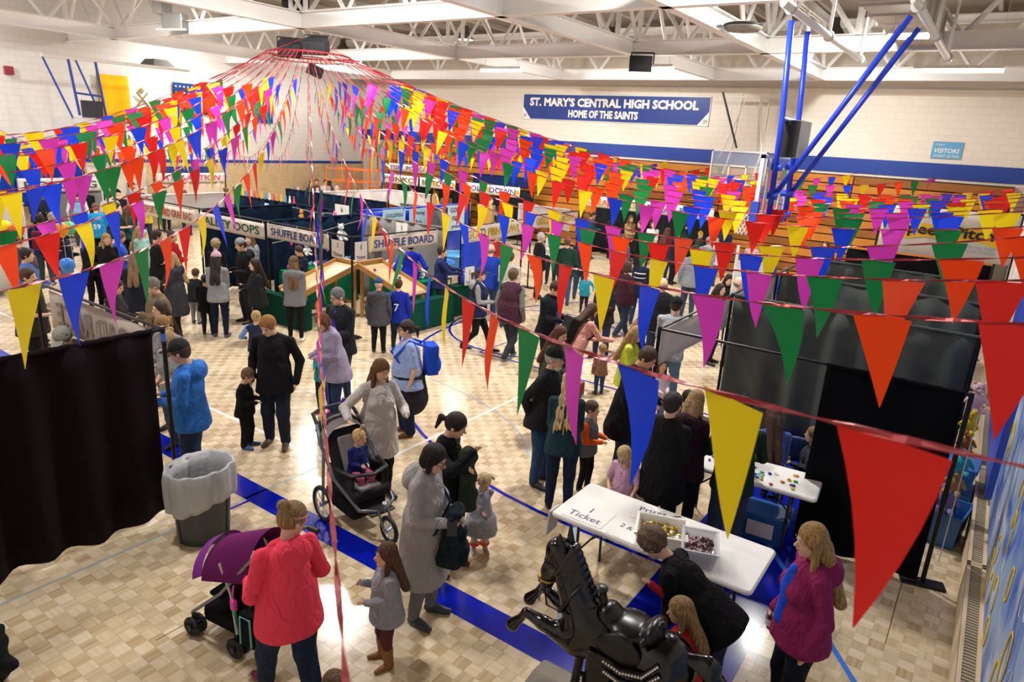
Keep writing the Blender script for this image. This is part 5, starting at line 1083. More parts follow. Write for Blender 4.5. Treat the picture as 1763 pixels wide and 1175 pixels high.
# trash can
t=empty('trash_can',(-5.83,3.28,0),0,'round dark grey trash can with a grey plastic liner','trash can')
mb=MB(); prof=[(.235,0),(.24,.02),(.262,.35),(.285,.68),(.3,.69),(.3,.73),(.285,.73),(.275,.68),(.23,.04),(.0,.04)]; mb.lathe(prof,36); mb.obj('can_body',mat('3c4044',.45,bump=.1,bs=30),t,True)
for k in range(6):
    a=k*math.pi/3+.5; MB().tube([(.242*math.cos(a),.242*math.sin(a),.02),(.276*math.cos(a),.276*math.sin(a),.6)],.016,6).obj('rib',mat('3c4044',.45),t)
def liner(u,v):
    a=u*2*math.pi; w=.012*math.sin(a*9)+.008*math.sin(a*17+1); pts=[(.19,.25),(.235,.5),(.25,.72),(.312,.785),(.328,.7),(.325,.55),(.305+.012*math.sin(a*3),.4+.05*math.sin(a*2+1))]
    i=min(len(pts)-2,int(v*(len(pts)-1))); f=v*(len(pts)-1)-i; r=pts[i][0]*(1-f)+pts[i+1][0]*f; z_=pts[i][1]*(1-f)+pts[i+1][1]*f
    r+=w*(.3+v); z_+=.03*math.sin(a+1)*(1 if v>.35 else .4); return (r*math.cos(a),r*math.sin(a),z_)
solid(MB().sheet(liner,72,18).obj('bag_liner',mat('b9bcc0',.35,bump=.4,bs=25,alpha=.93),t,True),.003)
# ---------------------------------------------------------------- shuffle boards and counters
SBW=mat('d8bc8e',.4,var=.1,vs_=3); SBE=mat('b98a4e',.5,var=.12)
def shuffle_board(M,L_,W,zh,zl,label):
    t=empty('shuffle_board',M.to_translation(),M.to_euler().z,label,'game board'); sl=math.atan2(zh-zl,L_)
    R=Matrix.Translation((0,0,zh))@Matrix.Rotation(-sl,4,'X'); Lr=math.hypot(L_,zh-zl)
    MB().box(-W/2,W/2,0,Lr,-.03,0,R).obj('playing_surface',SBW,t)
    for s in (-1,1): MB().box(s*W/2-.02,s*W/2+.02,-.02,Lr,-.05,.07,R).obj('side_rail',SBE,t)
    MB().box(-W/2,W/2,-.03,.01,-.05,.1,R).obj('end_rail',SBE,t)
    for k in range(3): MB().box(-W/2+.03,W/2-.03,.12+.12*k,.13+.12*k,0,.002,R).obj('score_line',plain('f2ece0'),t)
    for s in (-1,1):
        for f in (.05,.93): MB().box(s*W*.42-.03,s*W*.42+.03,f*L_-.03,f*L_+.03,0,zh+(zl-zh)*f-.05).obj('leg',SBE,t)
    MB().box(-W*.42,W*.42,.04,.08,.3,.36).obj('leg_brace',SBE,t)
    return t,R
t,R=shuffle_board(Matrix.Translation((-11.4,10.15,0))@Matrix.Rotation(math.pi,4,'Z'),1.5,.72,1.15,.72,'sloping wooden shuffle board left of the corner post')
t,R=shuffle_board(Matrix.Translation((-11.05,10.5,0))@Matrix.Rotation(-math.pi/2,4,'Z'),1.4,.72,1.15,.72,'sloping wooden shuffle board right of the corner post')
for (x,y,z_,l) in ((-10.75,10.35,1.075,'small blue puck at the top of the right shuffle board'),(-10.3,10.66,.935,'small blue puck halfway down the right shuffle board')):
    tag(MB().lathe([(0,0),(.03,0),(.03,.025),(0,.025)],12,Matrix.Translation((x,y,z_))).obj('puck',plain('2a3a78')),l,'puck')
def skirted(x0,x1,y0,y1,h,c,label,top=None):
    t=empty('skirted_table',((x0+x1)/2,(y0+y1)/2,0),0,label,'table'); w=(x1-x0)/2; d=(y1-y0)/2
    MB().rbox(-w,w,-d,d,h-.03,h,.03).obj('tabletop',fab(top or c),t)
    per=[(-w,-d),(w,-d),(w,d),(-w,d)]
    pts=[]
    for i in range(4):
        a=Vector(per[i]);b_=Vector(per[(i+1)%4]); n=max(4,int((b_-a).length/.05))
        nr=Vector(((b_-a).y,-(b_-a).x)).normalized()
        for k in range(n): p=a.lerp(b_,k/n); pts.append((p,nr,k))
    rings=[]
    for z_,g in ((h-.02,.0),(h*.5,.6),(.02,1)): rings.append([(p.x+nr.x*(.012+g*.014*math.sin(k*1.9)),p.y+nr.y*(.012+g*.014*math.sin(k*1.9)),z_) for p,nr,k in pts])
    MB().rings(rings,cap=False).obj('skirt',fab(c),t,True); return t
skirted(-12.5,-10.9,8.55,8.75,.62,'0a3a30','dark green skirted counter in front of the left shuffle board'); skirted(-9.6,-9.35,9.9,11.4,.62,'0b4436','dark green skirted counter along the shuffle board side'); skirted(-9.9,-9.6,11.75,12.9,.7,'0b4436','dark green skirted counter below the gold fish sign')
skirted(-12.5,-12.22,9.2,11.2,.95,'0c6e4a','bright green covered prize table along the navy drape',top='0f8a5a'); skirted(-11.9,-10.4,11.32,11.58,.95,'0c6e4a','bright green covered prize table along the grey drape',top='0f8a5a'); skirted(-10.3,-9.95,11.05,11.6,.85,'0c6e4a','small bright green stand at the end of the grey drape',top='0f8a5a')
for i in range(34):
    if i%2: x,y=-12.36+rr.uniform(-.1,.1),9.4+rr.random()*1.8
    else: x,y=-11.8+rr.random()*1.3,11.45+rr.uniform(-.09,.09)
    o=sobj('small_prize',[('e',V3(0,0,.05),(.05,.04,.05),None,0),('e',V3(.02,.03,.1),(.03,.03,.03),None,.02)],.014,plain(rr.choice(BC+['ffffff','3060d0'])),None); o.location=(x,y,.952); tag(o,'small coloured prize toy on the green prize tables','toy','prize toys on the green tables')
# plush strung on the drapes
for i,(x,y,z_,c,c2,l,s) in enumerate(((-12.45,10.9,1.45,'e8e8ee','f4f4f4','white plush bear in a plastic bag on the navy drape',.45),(-11.9,11.5,1.45,'b8521e','e8dcc8','orange brown plush dog hanging by the grey drape',.5),(-12.45,9.9,1.2,'f2f2f4','dddddd','white plush toy on the navy drape above the woman',.35),(-14.6,11.5,1.65,'f4a040','f8c060','orange plush toy on the line above alley oops',.3),(-14.2,11.5,1.68,'9048b0','b070d0','purple plush toy on the line above alley oops',.3),(-13.8,11.5,1.66,'40b860','80d890','green plush toy on the line above alley oops',.3),(-13.3,11.5,1.66,'f07898','f8a0b8','pink plush toy on the line above alley oops',.4),(-15.9,11.4,1.6,'a8d0e8','c8e4f4','pale blue plush toy beside the ticket sign',.4),(-10.2,11.3,.86,'eeeef2','cccccc','white plush toy on the small green stand',.25))):
    plush(x,y,z_,s,c,c2,l,math.pi if i not in (0,2) else -math.pi/2)
for i in range(10):
    o=sobj('toy_chain_link',[('e',V3(0,0,0),(.03,.03,.045),None,0),('e',V3(0,0,.07),(.025,.025,.03),None,.01)],.012,plain(['d83a90','20202a','f0f0f0','d8d020','30b050'][i%5]),None); o.location=(-12.45,9.5+(i%5)*.1+ (1.0 if i>4 else 0),1.5-.12*(i%3)); tag(o,'small linked toy on the cord across the navy drape','toy','linked toys on the cord')
tag(MB().tube([(-12.5,9.05,1.55),(-12.5,9.9,1.62),(-12.5,11.0,1.8),(-12.45,11.6,1.9)],.006,5).obj('hanging_line',plain('c8c4bc')),'cord strung across the navy drape holding toys','cord')
tag(MB().tube([(-15.0,11.52,1.95),(-14.2,11.52,1.9),(-12.7,11.52,1.98)],.006,5).obj('hanging_line',plain('c8c4bc')),'cord strung across the alley oops drape holding plush','cord')
for i in range(14):
    o=sobj('candle_toy',[('c',V3(0,0,0),V3(0,0,.12),.035,.02,0),('e',V3(0,0,.15),(.02,.02,.03),None,.01)],.013,plain(['e8d020','50a8e0','f4f4f4','e05050','e88030'][i%5]),None); o.location=(-17.3+i*.17,11.65,2.03); tag(o,'small coloured toy standing along the top of the navy drape','toy','toys along the navy drape top')
# kiddie pools with water
def pool(x,y,z_,r,label,c='2f7fe0'):
    t=empty('kiddie_pool',(x,y,z_),0,label,'pool'); MB().lathe([(r*.86,0),(r*.9,.02),(r*.95,.25),(r,.27),(r,.3),(r*.95,.3),(r*.9,.26),(r*.85,.05),(0,.04)],30).obj('shell',mat(c,.35),t,True)
    MB().lathe([(0,.2),(r*.885,.2)],30).obj('water',mat('6ac4ee',.05,spec=.6),t)
    for k in range(9):
        a=rr.random()*6.28; q=rr.random()*r*.7; MB().blob((q*math.cos(a),q*math.sin(a),.205),(.06,.05,.02),8).obj('floating_bowl',plain(['50b878','e8e8f0','f0c040','3a90d8'][k%4]),t,True)
for x,y,l in ((-11.3,12.85,'blue kiddie pool of water nearest under the gold fish sign'),(-11.6,14.3,'light blue kiddie pool farther under the gold fish sign')):
    folding_table((x,y),1.1,1.1,0,'table carrying the '+l.split(' of')[0].split(' farther')[0]+(' nearest the sign' if 'nearest' in l else ' farther back'),.62); pool(x,y,.622,.58,l,'2f7fe0' if 'nearest' in l else '58b0ea')
# balloons at the far left
for (u,v,c,l,d) in ((8,392,'f2e21a','yellow balloon at the left edge',13),(30,398,'e8523c','red balloon beside the yellow one',13),(107,396,'f59a1c','orange balloon held near the striped shirt',13),(119,394,'58c890','green balloon behind the orange one',13.3),(116,458,'3a86e0','small blue balloon near the floor at the left',12)):
    P=Vector(np.array([0,0,CAMZ])+ray(u,v)*d*.93); t=empty('balloon',P,0,l,'balloon'); MB().lathe([(.005,-.15),(.03,-.13),(.09,-.06),(.115,.02),(.1,.09),(.05,.125),(.0,.13)],16).obj('balloon_skin',mat(c,.25),t,True); MB().cyl((0,0,-.15),(.02,0,-.6),.003,4).obj('string',plain('e8e8e8'),t)
# ---------------------------------------------------------------- coin-ride horse
BLK=mat('050506',.16,spec=.5,coat=.25); BLKM=mat('0c0c0c',.3,spec=.45); GOLD=mat('b0883a',.35,.7); PEARL=mat('e6e2d6',.25,.2)
hr=empty('ride_horse',(-1.42,3.56,0),math.radians(92),'glossy black carousel-style ride horse with saddle on a pedestal','ride horse')
body=[('e',V3(0,.2,.86),(.165,.2,.19),None,0),('e',V3(0,-.04,.85),(.17,.3,.175),None,.08),('e',V3(0,-.3,.88),(.185,.21,.195),None,.08),
 ('c',V3(0,.26,.95),V3(0,.44,1.27),.15,.095,.1),('c',V3(0,.43,1.3),V3(0,.5,1.36),.085,.085,.04),('c',V3(0,.5,1.36),V3(0,.56,1.16),.082,.06,.04),('c',V3(0,.56,1.18),V3(0,.575,1.08),.058,.05,.02),('e',V3(0,.47,1.3),(.05,.07,.1),None,.03)]
for s in (-1,1):
    body+=[('c',V3(s*.1,.28,.8),V3(s*.11,.52,.86+.02*s),.085,.05,.06),('c',V3(s*.11,.52,.86+.02*s),V3(s*.11,.66,.9+.04*s),.05,.033,.02),('c',V3(s*.11,.66,.9+.04*s),V3(s*.11,.72,.8+.04*s),.032,.03,.01),('c',V3(s*.11,.72,.81+.04*s),V3(s*.11,.76,.75+.04*s),.032,.048,.01),
      ('c',V3(s*.11,-.34,.8),V3(s*.13,-.36,.58),.11,.06,.05),('c',V3(s*.13,-.36,.58),V3(s*.13,-.47,.42),.055,.036,.02),('c',V3(s*.13,-.47,.42),V3(s*.13,-.44,.26),.034,.03,.01),('c',V3(s*.13,-.44,.27),V3(s*.13,-.4,.2),.035,.05,.01)]
sobj('body',body,.0115,BLK,hr)
for s in (-1,1):
    sobj('ear',[('c',V3(s*.055,.45,1.42),V3(s*.075,.47,1.53),.03,.008,0)],.007,BLK,hr); MB().blob((s*.075,.53,1.31),(.012,.02,.018),8).obj('eye',plain('2a1a10',.1),hr,True)
    sobj('nostril',[('e',V3(s*.035,.615,1.1),(.014,.01,.018),None,0)],.006,plain('050505'),hr)
mn=[]
for k in range(11):
    f=k/10; z_=1.42-.42*f; y=.42-.22*f
    for s in (-1,1): mn.append(('c',V3(s*.02,y-.03,z_),V3(s*(.1+.02*f),y+.04-.03*(k%2),z_-.17),.035,.016,.012))
sobj('mane',mn,.0095,BLK,hr)
sobj('tail',[('c',V3(0,-.45,.98),V3(0,-.58,.98),.05,.06,0),('c',V3(0,-.58,.98),V3(.0,-.66,.82),.06,.075,.03),('c',V3(0,-.66,.82),V3(.02,-.66,.5),.075,.05,.03),('c',V3(.02,-.66,.5),V3(.0,-.58,.3),.05,.02,.03),('w',.008,60,1,0)],.011,BLK,hr)
# saddle
sad=sobj('saddle',[('e',V3(0,-.06,1.03),(.135,.19,.055),None,0),('e',V3(0,-.22,1.08),(.14,.06,.07),None,.04),('e',V3(0,.1,1.07),(.1,.07,.06),None,.05),('e',V3(.155,-.05,.92),(.03,.16,.13),None,.04),('e',V3(-.155,-.05,.92),(.03,.16,.13),None,.04)],.011,BLKM,hr)
sobj('horn',[('c',V3(0,.13,1.08),V3(0,.16,1.19),.026,.024,0),('e',V3(0,.17,1.21),(.045,.045,.022),None,.015)],.009,plain('24272b',.35),sad)
sobj('cantle_roll',[('c',V3(-.14,-.19,1.05),V3(0,-.26,1.13),.022,.026,0),('c',V3(.14,-.19,1.05),V3(0,-.26,1.13),.022,.026,.02)],.009,BLKM,sad)
for s in (-1,1):
    sobj('fender',[('b',V3(s*.195,.05,.72),(.015,.1,.16),None,0)],.011,BLKM,sad)
    for j,(pts) in enumerate(([(s*.17,-.32,.98),(s*.2,-.24,.88),(s*.2,-.1,.84),(s*.19,.04,.86)],[(s*.19,-.34,.93),(s*.215,-.24,.82),(s*.215,-.1,.78),(s*.205,.02,.8)],[(s*.215,-.05,.74),(s*.215,-.045,.56),(s*.215,.14,.55),(s*.215,.15,.7)])):
        P_=[Vector(p) for p in pts]; sk=MB().tube(pts,.02,6).obj('saddle_skirt_edge',BLKM,sad)
        for q in range(len(P_)-1):
            for f in range(7): p=P_[q].lerp(P_[q+1],f/7); MB().blob((p.x+s*.02,p.y,p.z),.0085,6).obj('stud',PEARL,sk)
    MB().tube([(s*.2,.06,.62),(s*.22,.07,.45)],.018,6,flat=.4).obj('stirrup_leather',BLKM,sad)
    sobj('stirrup',[('b',V3(s*.23,.08,.34),(.05,.06,.1),None,0),('-b',V3(s*.23,.12,.36),(.037,.09,.07),None,0)],.008,mat('2a2118',.4),sad)
MB().torus((0,.36,1.08),.155,.014,'y',20,6,Matrix.Translation((0,.36,1.08))@Matrix.Rotation(.5,4,'X')@Matrix.Translation((0,-.36,-1.08))).obj('breast_collar',BLKM,hr)
for z_,R_,y in ((1.12,.064,.57),(1.28,.09,.5)): MB().torus((0,y,z_),R_,.009,'z',16,5).obj('bridle_strap',GOLD if z_<1.2 else BLKM,hr)
for s in (-1,1): MB().tube([(s*.06,.57,1.12),(s*.12,.5,1.0),(s*.15,.32,1.02),(s*.05,.15,1.12)],.007,5).obj('rein',BLKM,hr); MB().tube([(s*.07,.58,1.1),(s*.05,.6,.95)],.006,5).obj('bit_chain',mat('9a9aa0',.3,.8),hr)
MB().cyl((0,.3,.28),(0,.26,.8),.032,12).obj('support_pole',BLKM,hr); sobj('pole_foot',[('e',V3(0,.3,.3),(.06,.06,.08),None,0)],.012,BLKM,hr)
PED=mat('6e6458',.5,.2,var=.2)
MB().rings([[(x*.24,y,z_) for x,z_ in ((-1,0),(1,0),(1,.16),(.9,.24),(.6,.3),(0,.32),(-.6,.3),(-.9,.24),(-1,.16))] for y in (.62,-.62)]).obj('pedestal',PED,hr); MB().box(-.1,.1,-.25,.22,.3,.42).obj('drive_box',mat('8d8a86',.5),hr); MB().cyl((0,-.25,.4),(0,-.25,.75),.04).obj('rear_support',BLKM,hr)
# ---------------------------------------------------------------- strollers
TY=plain('17171a',.6); ALU=mat('8a8f96',.35,.7); SIL=mat('c4c8cc',.3,.8)
def wheel(t,x,y,R,w=.045,rim_=SIL,spokes=8):
    o=MB().torus((0,0,0),R-w/2,w/2,'x',26,8).obj('wheel',TY,t,True); o.location=(x,y,R); MB().torus((0,0,0),R-w-.004,.008,'x',24,5).obj('rim',rim_,o,True)
    for k in range(spokes): a=k*2*math.pi/spokes; MB().cyl((0,0,0),(0,(R-w)*math.cos(a),(R-w)*math.sin(a)),.004 if spokes>6 else .012,5).obj('spoke',rim_,o)
    MB().lathe([(0,-.03),(.025,-.03),(.025,.03),(0,.03)],10,Matrix.Rotation(math.pi/2,4,'Y')).obj('hub',rim_,o); return o
st=empty('jogging_stroller',(-5.08,4.5,0),math.radians(-101),'grey and black three-wheel jogging stroller carrying a toddler','stroller')
wheel(st,.3,0,.2); wheel(st,-.3,0,.2); wheel(st,0,.78,.15)
MB().tube([(-.3,0,.2),(.3,0,.2)],.015,8).obj('axle',ALU,st)
for s in (-1,1):
    MB().tube([(s*.24,-.2,1.02),(s*.27,-.08,.85),(s*.27,.2,.55),(s*.2,.55,.33),(s*.06,.66,.32)],.02,10).obj('frame_tube',mat('6f757c',.35,.6),st,True); MB().tube([(s*.27,-.02,.78),(s*.3,0,.2)],.016,8).obj('rear_leg',ALU,st)
    MB().tube([(s*.055,.66,.34),(s*.055,.78,.15)],.013,8).obj('fork',ALU,st)
    MB().tube([(s*.24,-.2,1.02),(s*.23,-.3,1.1),(s*.12,-.34,1.12),(0,-.34,1.12)],.02,8).obj('handle_grip',plain('1b1b1d',.6),st)
MB().cyl((0,.66,.3),(0,.7,.42),.025).obj('steer_tube',ALU,st)
SD=fab('2a2b2f'); SG=fab('8a8487')
sobj('seat_back',[('b',V3(0,.02,.68),(.2,.045,.3),np.array([[1,0,0],[0,math.cos(.45),-math.sin(.45)],[0,math.sin(.45),math.cos(.45)]]),0)],.014,SD,st)
sobj('seat_pad',[('b',V3(0,.07,.68),(.11,.03,.24),np.array([[1,0,0],[0,math.cos(.45),-math.sin(.45)],[0,math.sin(.45),math.cos(.45)]]),0),('b',V3(0,.3,.47),(.13,.16,.03),None,.03)],.014,SG,st)
sobj('seat_bucket',[('b',V3(0,.28,.42),(.22,.22,.05),None,0),('b',V3(.2,.2,.52),(.02,.25,.12),None,.03),('b',V3(-.2,.2,.52),(.02,.25,.12),None,.03)],.015,SD,st)
sobj('storage_basket',[('b',V3(0,.15,.24),(.2,.28,.09),None,0)],.018,fab('1c1c20'),st)
MB().sheet(lambda u,v:(.25*math.cos(math.pi*u),-.16+.16*v-.04*math.sin(math.pi*u),.88+.2*math.sin(math.pi*u)-.06*v),18,4).obj('folded_canopy',SG,st,True)
MB().sheet(lambda u,v:(.24*math.cos(math.pi*u),-.24+.1*v,.93+.14*math.sin(math.pi*u)),14,3).obj('canopy_lining',SD,st,True)
sobj('parent_tray',[('b',V3(0,-.2,1.0),(.2,.07,.03),None,0)],.014,plain('222226'),st)
MB().tube([(-.24,.2,.66),(-.2,.42,.66),(0,.5,.66),(.2,.42,.66),(.24,.2,.66)],.03,8,flat=.6).obj('snack_tray',plain('1d1d20',.45),st,True)
sobj('foot_plate',[('b',V3(0,.6,.3),(.15,.09,.015),None,0)],.012,plain('1d1d20'),st)
MB().lathe([(0,0),(.035,0),(.037,.16),(.025,.19),(.02,.22),(0,.22)],14,Matrix.Translation((-.08,-.2,1.02))).obj('bottle_holder_bottle',mat('3a1f7a',.35),st,True)
s2=empty('umbrella_stroller',(-4.2,2.72,0),math.radians(98),'small black stroller with a purple canopy and dual wheels','stroller')
PUR=fab('6a1f5e'); PUR2=fab('8a3aa0')
for x in (-.22,.22):
    for y in (.42,-.06):
        for d in (-.035,.035): wheel(s2,x+d,y,.085,.035,plain('26262a'),5)
        MB().tube([(x,y,.085),(x,y+.02,.2)],.014,6).obj('caster_leg',plain('2a2a2e'),s2)
    MB().tube([(x,.44,.2),(x,.1,.5),(x,-.3,.98),(x,-.4,1.02)],.014,8).obj('frame_tube',ALU,s2); MB().tube([(x,-.06,.2),(x,-.02,.55),(x,.08,.78)],.014,8).obj('frame_leg',SIL,s2); MB().tube([(x,-.4,1.02),(x,-.5,1.02)],.022,8).obj('grip',plain('1c1c1e'),s2)
MB().tube([(-.22,-.06,.2),(.22,-.06,.2)],.01,6).obj('cross_brace',ALU,s2); MB().tube([(-.22,.42,.22),(.22,.42,.22)],.01,6).obj('foot_rest',plain('2a2a2e'),s2)
MB().sheet(lambda u,v:(.24*math.cos(math.pi*u),-.22+.5*v,.66+.34*math.sin(math.pi*u)*(1-.22*v)+.16*(1-v)-.1),16,8).obj('canopy',PUR,s2,True)
MB().sheet(lambda u,v:(.23*math.cos(math.pi*u),.28+.12*v,.6+.26*math.sin(math.pi*u)-.08*v),14,3).obj('canopy_visor',PUR2,s2,True)
sobj('seat',[('b',V3(0,-.05,.62),(.19,.03,.24),np.array([[1,0,0],[0,math.cos(.5),-math.sin(.5)],[0,math.sin(.5),math.cos(.5)]]),0),('b',V3(0,.13,.42),(.19,.15,.02),None,.03)],.016,fab('141416'),s2)
sobj('basket',[('b',V3(0,.12,.2),(.19,.24,.07),None,0)],.018,fab('131315'),s2)
bg=empty('diaper_bag',(-3.93,2.62,0),math.radians(98),'black diaper bag with mint piping hanging behind the small stroller','bag'); sobj('bag_body',[('b',V3(0,0,.36),(.17,.07,.15),None,0)],.014,fab('15161a'),bg); MB().tube([(-.172,-.055,.24),(-.172,-.05,.48),(-.172,.05,.48),(-.172,.055,.24)],.008,5).obj('piping',plain('6fc4bc'),bg); MB().tube([(-.12,0,.5),(-.1,0,.62),(.1,0,.62),(.12,0,.5)],.01,6).obj('strap',plain('15161a'),bg)
b_=empty('sanitizer_bottle',(-4.02,2.44,.55),0,'pink hand gel bottle hanging on the small stroller','bottle'); sobj('bottle',[('b',V3(0,0,0),(.03,.02,.05),None,0)],.008,mat('e83fb0',.3),b_); MB().cyl((0,0,-.05),(0,0,-.08),.014).obj('cap',plain('3ac060'),b_); MB().tube([(0,0,.05),(0,0,.1),(-.03,.03,.14)],.006,5).obj('loop',mat('e83fb0',.3),b_)
# ---------------------------------------------------------------- people: head-top pixel and height fix where each one stands
def Q(u,v,h,face,label,**k): 
    p=atz(u,v,h+(.02 if k.get('hs')!='bald' else 0)); f=min(1,25.3/max(.1,-p.x),22.3/max(.1,p.y)); p=p*f; return person((p.x,p.y),face,h,label,**k)
# foreground
coral=Q(488,858,1.66,-158,'woman in a coral pink hoodie and jeans pushing the small stroller',top='ff4660',pants='1c2a45',shoes='6a1a3a',hs='bun',hair='9a7a4e',sex='f',fat=1.32,hood=1,arms=((.0,.5,-.62),(.05,.5,-.55)),look=(85,18),stance='walk',loose=1.15,headband='e89a90')
hood=Q(735,750,1.69,62,'woman in a long pale grey hooded coat with black bobbed hair holding a phone',top='aaa7a6',coat=.5,hood=1,pants='77777b',shoes='3c424c',hs='bob',hair='14100f',sex='f',arms=('hold',(-.1,.5,-.5)),look=(0,18),glasses=1,extra=[('strap','23304e')])
Q(666,930,1.08,-72,'little girl in a grey top plaid leggings and brown boots',top='9c9da6',pants=mat('5e2430',.9,bump=.3,bs=60,var=.5,vs_=40),shoes='8a5a2c',boots=1,hs='long',hair='5c3e2a',sex='f',coat=.14,arms=('hold',(-.1,.5,-.25)),look=(0,-6))
tutu=Q(832,806,.9,12,'blond toddler girl in a grey feathery tutu with pigtails',top='a6a6b4',sleeve=1,skirt=(mat('a3a3a6',1,bump=1.0,bs=70,var=.3,vs_=30),.15,2.1),pants='cbc6c0',shoes='b4aba6',hs='pigtails',hair='d9bf8c',sex='f',arms=('cross','mid'),look=(-12,18),eyes=True)
for s in (-1,1):
    a=MB().torus((s*.05,0,.085),.042,.014,'z',14,6).obj('orange_anklet',plain('ff4f20'),tutu)
Q(651,608,1.69,22,'smiling woman in a pale grey draped cardigan pushing the jogging stroller',top='c6c2be',coat=.34,pants='17171b',shoes='222226',hs='long',hair='6e4b2c',sex='f',arms=((.05,.62,-.42),(.5,.5,-.38)),look=(-12,14),loose=.95)
Q(703,545,1.66,-78,'large woman in a light blue tee with a blue backpack and black headband',top='9fb6e8',sleeve=.42,pants='192443',shoes='7c4b22',hs='pony',hair='3b2721',sex='f',fat=1.6,loose=1.35,headband='16161a',glasses=1,extra=[('backpack','1d51d6'),('wrap','26242c')],arms=('down','down'))
Q(772,697,1.67,62,'woman in a black top with a low ponytail raising her hand',top='111116',pants='26282c',shoes='5a3822',hs='pony',hair='2a1d17',sex='f',arms=('hug','point'),look=(-10,22))
Q(468,530,1.82,-18,'ginger-haired man in a black jacket with hands in his pockets',top='0f1014',coat=.14,pants='1c2336',shoes='4c3b2c',hair='a8733f',arms=('pocket','pocket'),look=(18,26),loose=1.12)
Q(418,628,1.1,68,'small boy all in black with blue shoes standing beside the man in a black jacket',top='0d0d0f',pants='101012',shoes='2c5cae',hair='7c5c3c',arms=('hold','hold'),look=(-8,20),extra=[('print',('STAR','c4d4e8',.3))],loose=1.2)
Q(440,532,1.16,160,'blond boy in a navy top with light blue sleeves walking away',top='26304c',top2=('yoke','7da3de'),pants='1e263e',shoes='2b3f8a',hair='d3b27c',stance='walk',arms=('bent','bent'))
Q(586,488,1.8,-42,'grey-haired man with glasses in a black fleece over a blue shirt',top='24262b',coat=.12,pants='2d4462',shoes='2a2420',hair='76747a',arms=('hold','hold'),glasses=1,top2=('front','4536b4'),look=(12,12))
Q(574,526,1.66,-58,'woman in a lavender plaid jacket with a brown bob bending over her bag',top=mat('9c93ae',.9,bump=.4,bs=30,var=.35,vs_=9),coat=.22,pants='26385a',shoes='5c1f30',hs='bob',hair='6f4d2f',sex='f',fat=1.15,arms=('hold','hold'),look=(0,25),lean=8)
Q(557,572,1.2,-25,'girl in a teal shirt with navy leggings and pink shoes behind the ribbons',top='1d9aa2',pants='1d2646',shoes='ea3ea2',hs='long',hair='5c3b27',sex='f',arms=('down','hold'))
Q(652,477,1.42,174,'child in a grey hooded coat and blue beanie watching the shuffle board',top='4b4d56',coat=.2,hood=1,pants='141418',shoes='202226',hat='beanie',hatc='2d4d7c',hair='3a2a20',arms=('down','down'))
Q(686,477,1.4,170,'child in a blue football jersey number seven watching the shuffle board',top='1a2fa6',coat=.15,pants='2a3246',shoes='2a2a30',hair='4a2e20',arms=('down','down'),extra=[('number',('7','f2f2ee'))])
Q(505,437,1.68,172,'girl with long brown hair in a grey sweatshirt and black leggings',top='7f8286',hood=1,pants='0f0f13',shoes='e8e4de',hs='long',hair='7c5d3e',sex='f',arms=('hold','hold'),loose=.85)
person((-11.98,9.4),-55,1.58,'woman in dark navy leaning over the prize table behind the shuffle board',top='1b1f30',pants='20222c',hs='short',hair='4b3326',sex='f',arms=('hold','hold'),look=(0,20))
person((-10.4,11.09),190,1.74,'booth helper in a bright blue hoodie behind the shuffle board sign',top='1a33cc',hood=1,pants='3a5a7c',arms=('bent','bent'),hair='3a2a20')
# right foreground
Q(1418,893,1.69,-64,'woman in a magenta zip hoodie over a bright blue tee with long blond hair',top='8f2459',hood=1,coat=.08,pants='151b2a',shoes='1a1a1e',hs='long',hair='b38c52',sex='f',arms=('down',(.1,.2,-.9)),top2=('front','1d55e0'),look=(0,8),loose=.95)
person((-.98,4.22),-98,1.64,'woman in a black top with short curly hair bending over the ride horse',top='0c0c0f',pants='1c2840',shoes='1a1a1c',hs='curly',hair='6a5440',sex='f',fat=1.12,lean=48,arms=((.0,.5,-.8),(.05,.4,-.85)),look=(0,18))
person((-1.12,4.02),-88,1.12,'girl in a red sweater with striped sleeves reaching for the saddle',top='bd262c',pants='2a3450',shoes='40302c',hs='long',hair='aa8654',sex='f',arms=((.1,.72,.12),(-.02,.72,.72)),top2=('band','3a2a2e'),look=(-10,6),lean=6)
Q(1083,757,1.12,-14,'small girl with glasses in a pink tee behind the ticket table',top='ddb2d4',sleeve=.42,pants='3a4a6a',hs='long',hair='d2b27a',sex='f',arms=('table',(.0,.5,-.55)),look=(10,28),glasses=1,extra=[('print',('S','d83a70',.3))])
Q(944,588,1.78,64,'white-bearded man in a black cap and dark jacket with hands behind his back',top='24252b',coat=.1,pants='2b4a74',shoes='17171a',hair='b8b4ac',hat='cap',hatc='1b1b1e',arms=('back','back'),extra=[('beard','d6d2ca')],lean=6,loose=1.1)
Q(980,640,1.63,176,'woman with very long blond hair down her back in a teal top',top='1b3944',pants='1b2c4c',shoes='20242c',hs='mane',hair='d8bb85',sex='f',arms=('hold','hold'),lean=10,look=(0,15))
Q(1019,685,1.16,72,'boy in a grey shirt with orange sleeves beside the long-haired woman',top='6e7175',top2=('yoke','f4651c'),pants='141519',shoes='1e1e22',hair='5c4434',arms=('hold','hold'))
Q(1097,580,1.84,62,'tall man in a large black coat and jeans beside the bunny-eared girl',top='10131b',coat=.3,pants='2c425c',shoes='6a5238',hair='4b3728',arms=('hold','hold'),fat=1.2,look=(0,24),lean=6,skin=1)
Q(1141,612,1.16,25,'girl wearing pink bunny ears near the aisle post',top='e6d6dc',pants='6a7aa0',hs='long',hair='5c4232',sex='f',arms=('hold','hold'),extra=[('ears','f2bccb')])
Q(1160,668,1.74,150,'person in a long black coat behind the blue flag at the table',top='0c0d11',coat=.3,pants='14161c',hair='2a2220',arms=('hold','hold'))
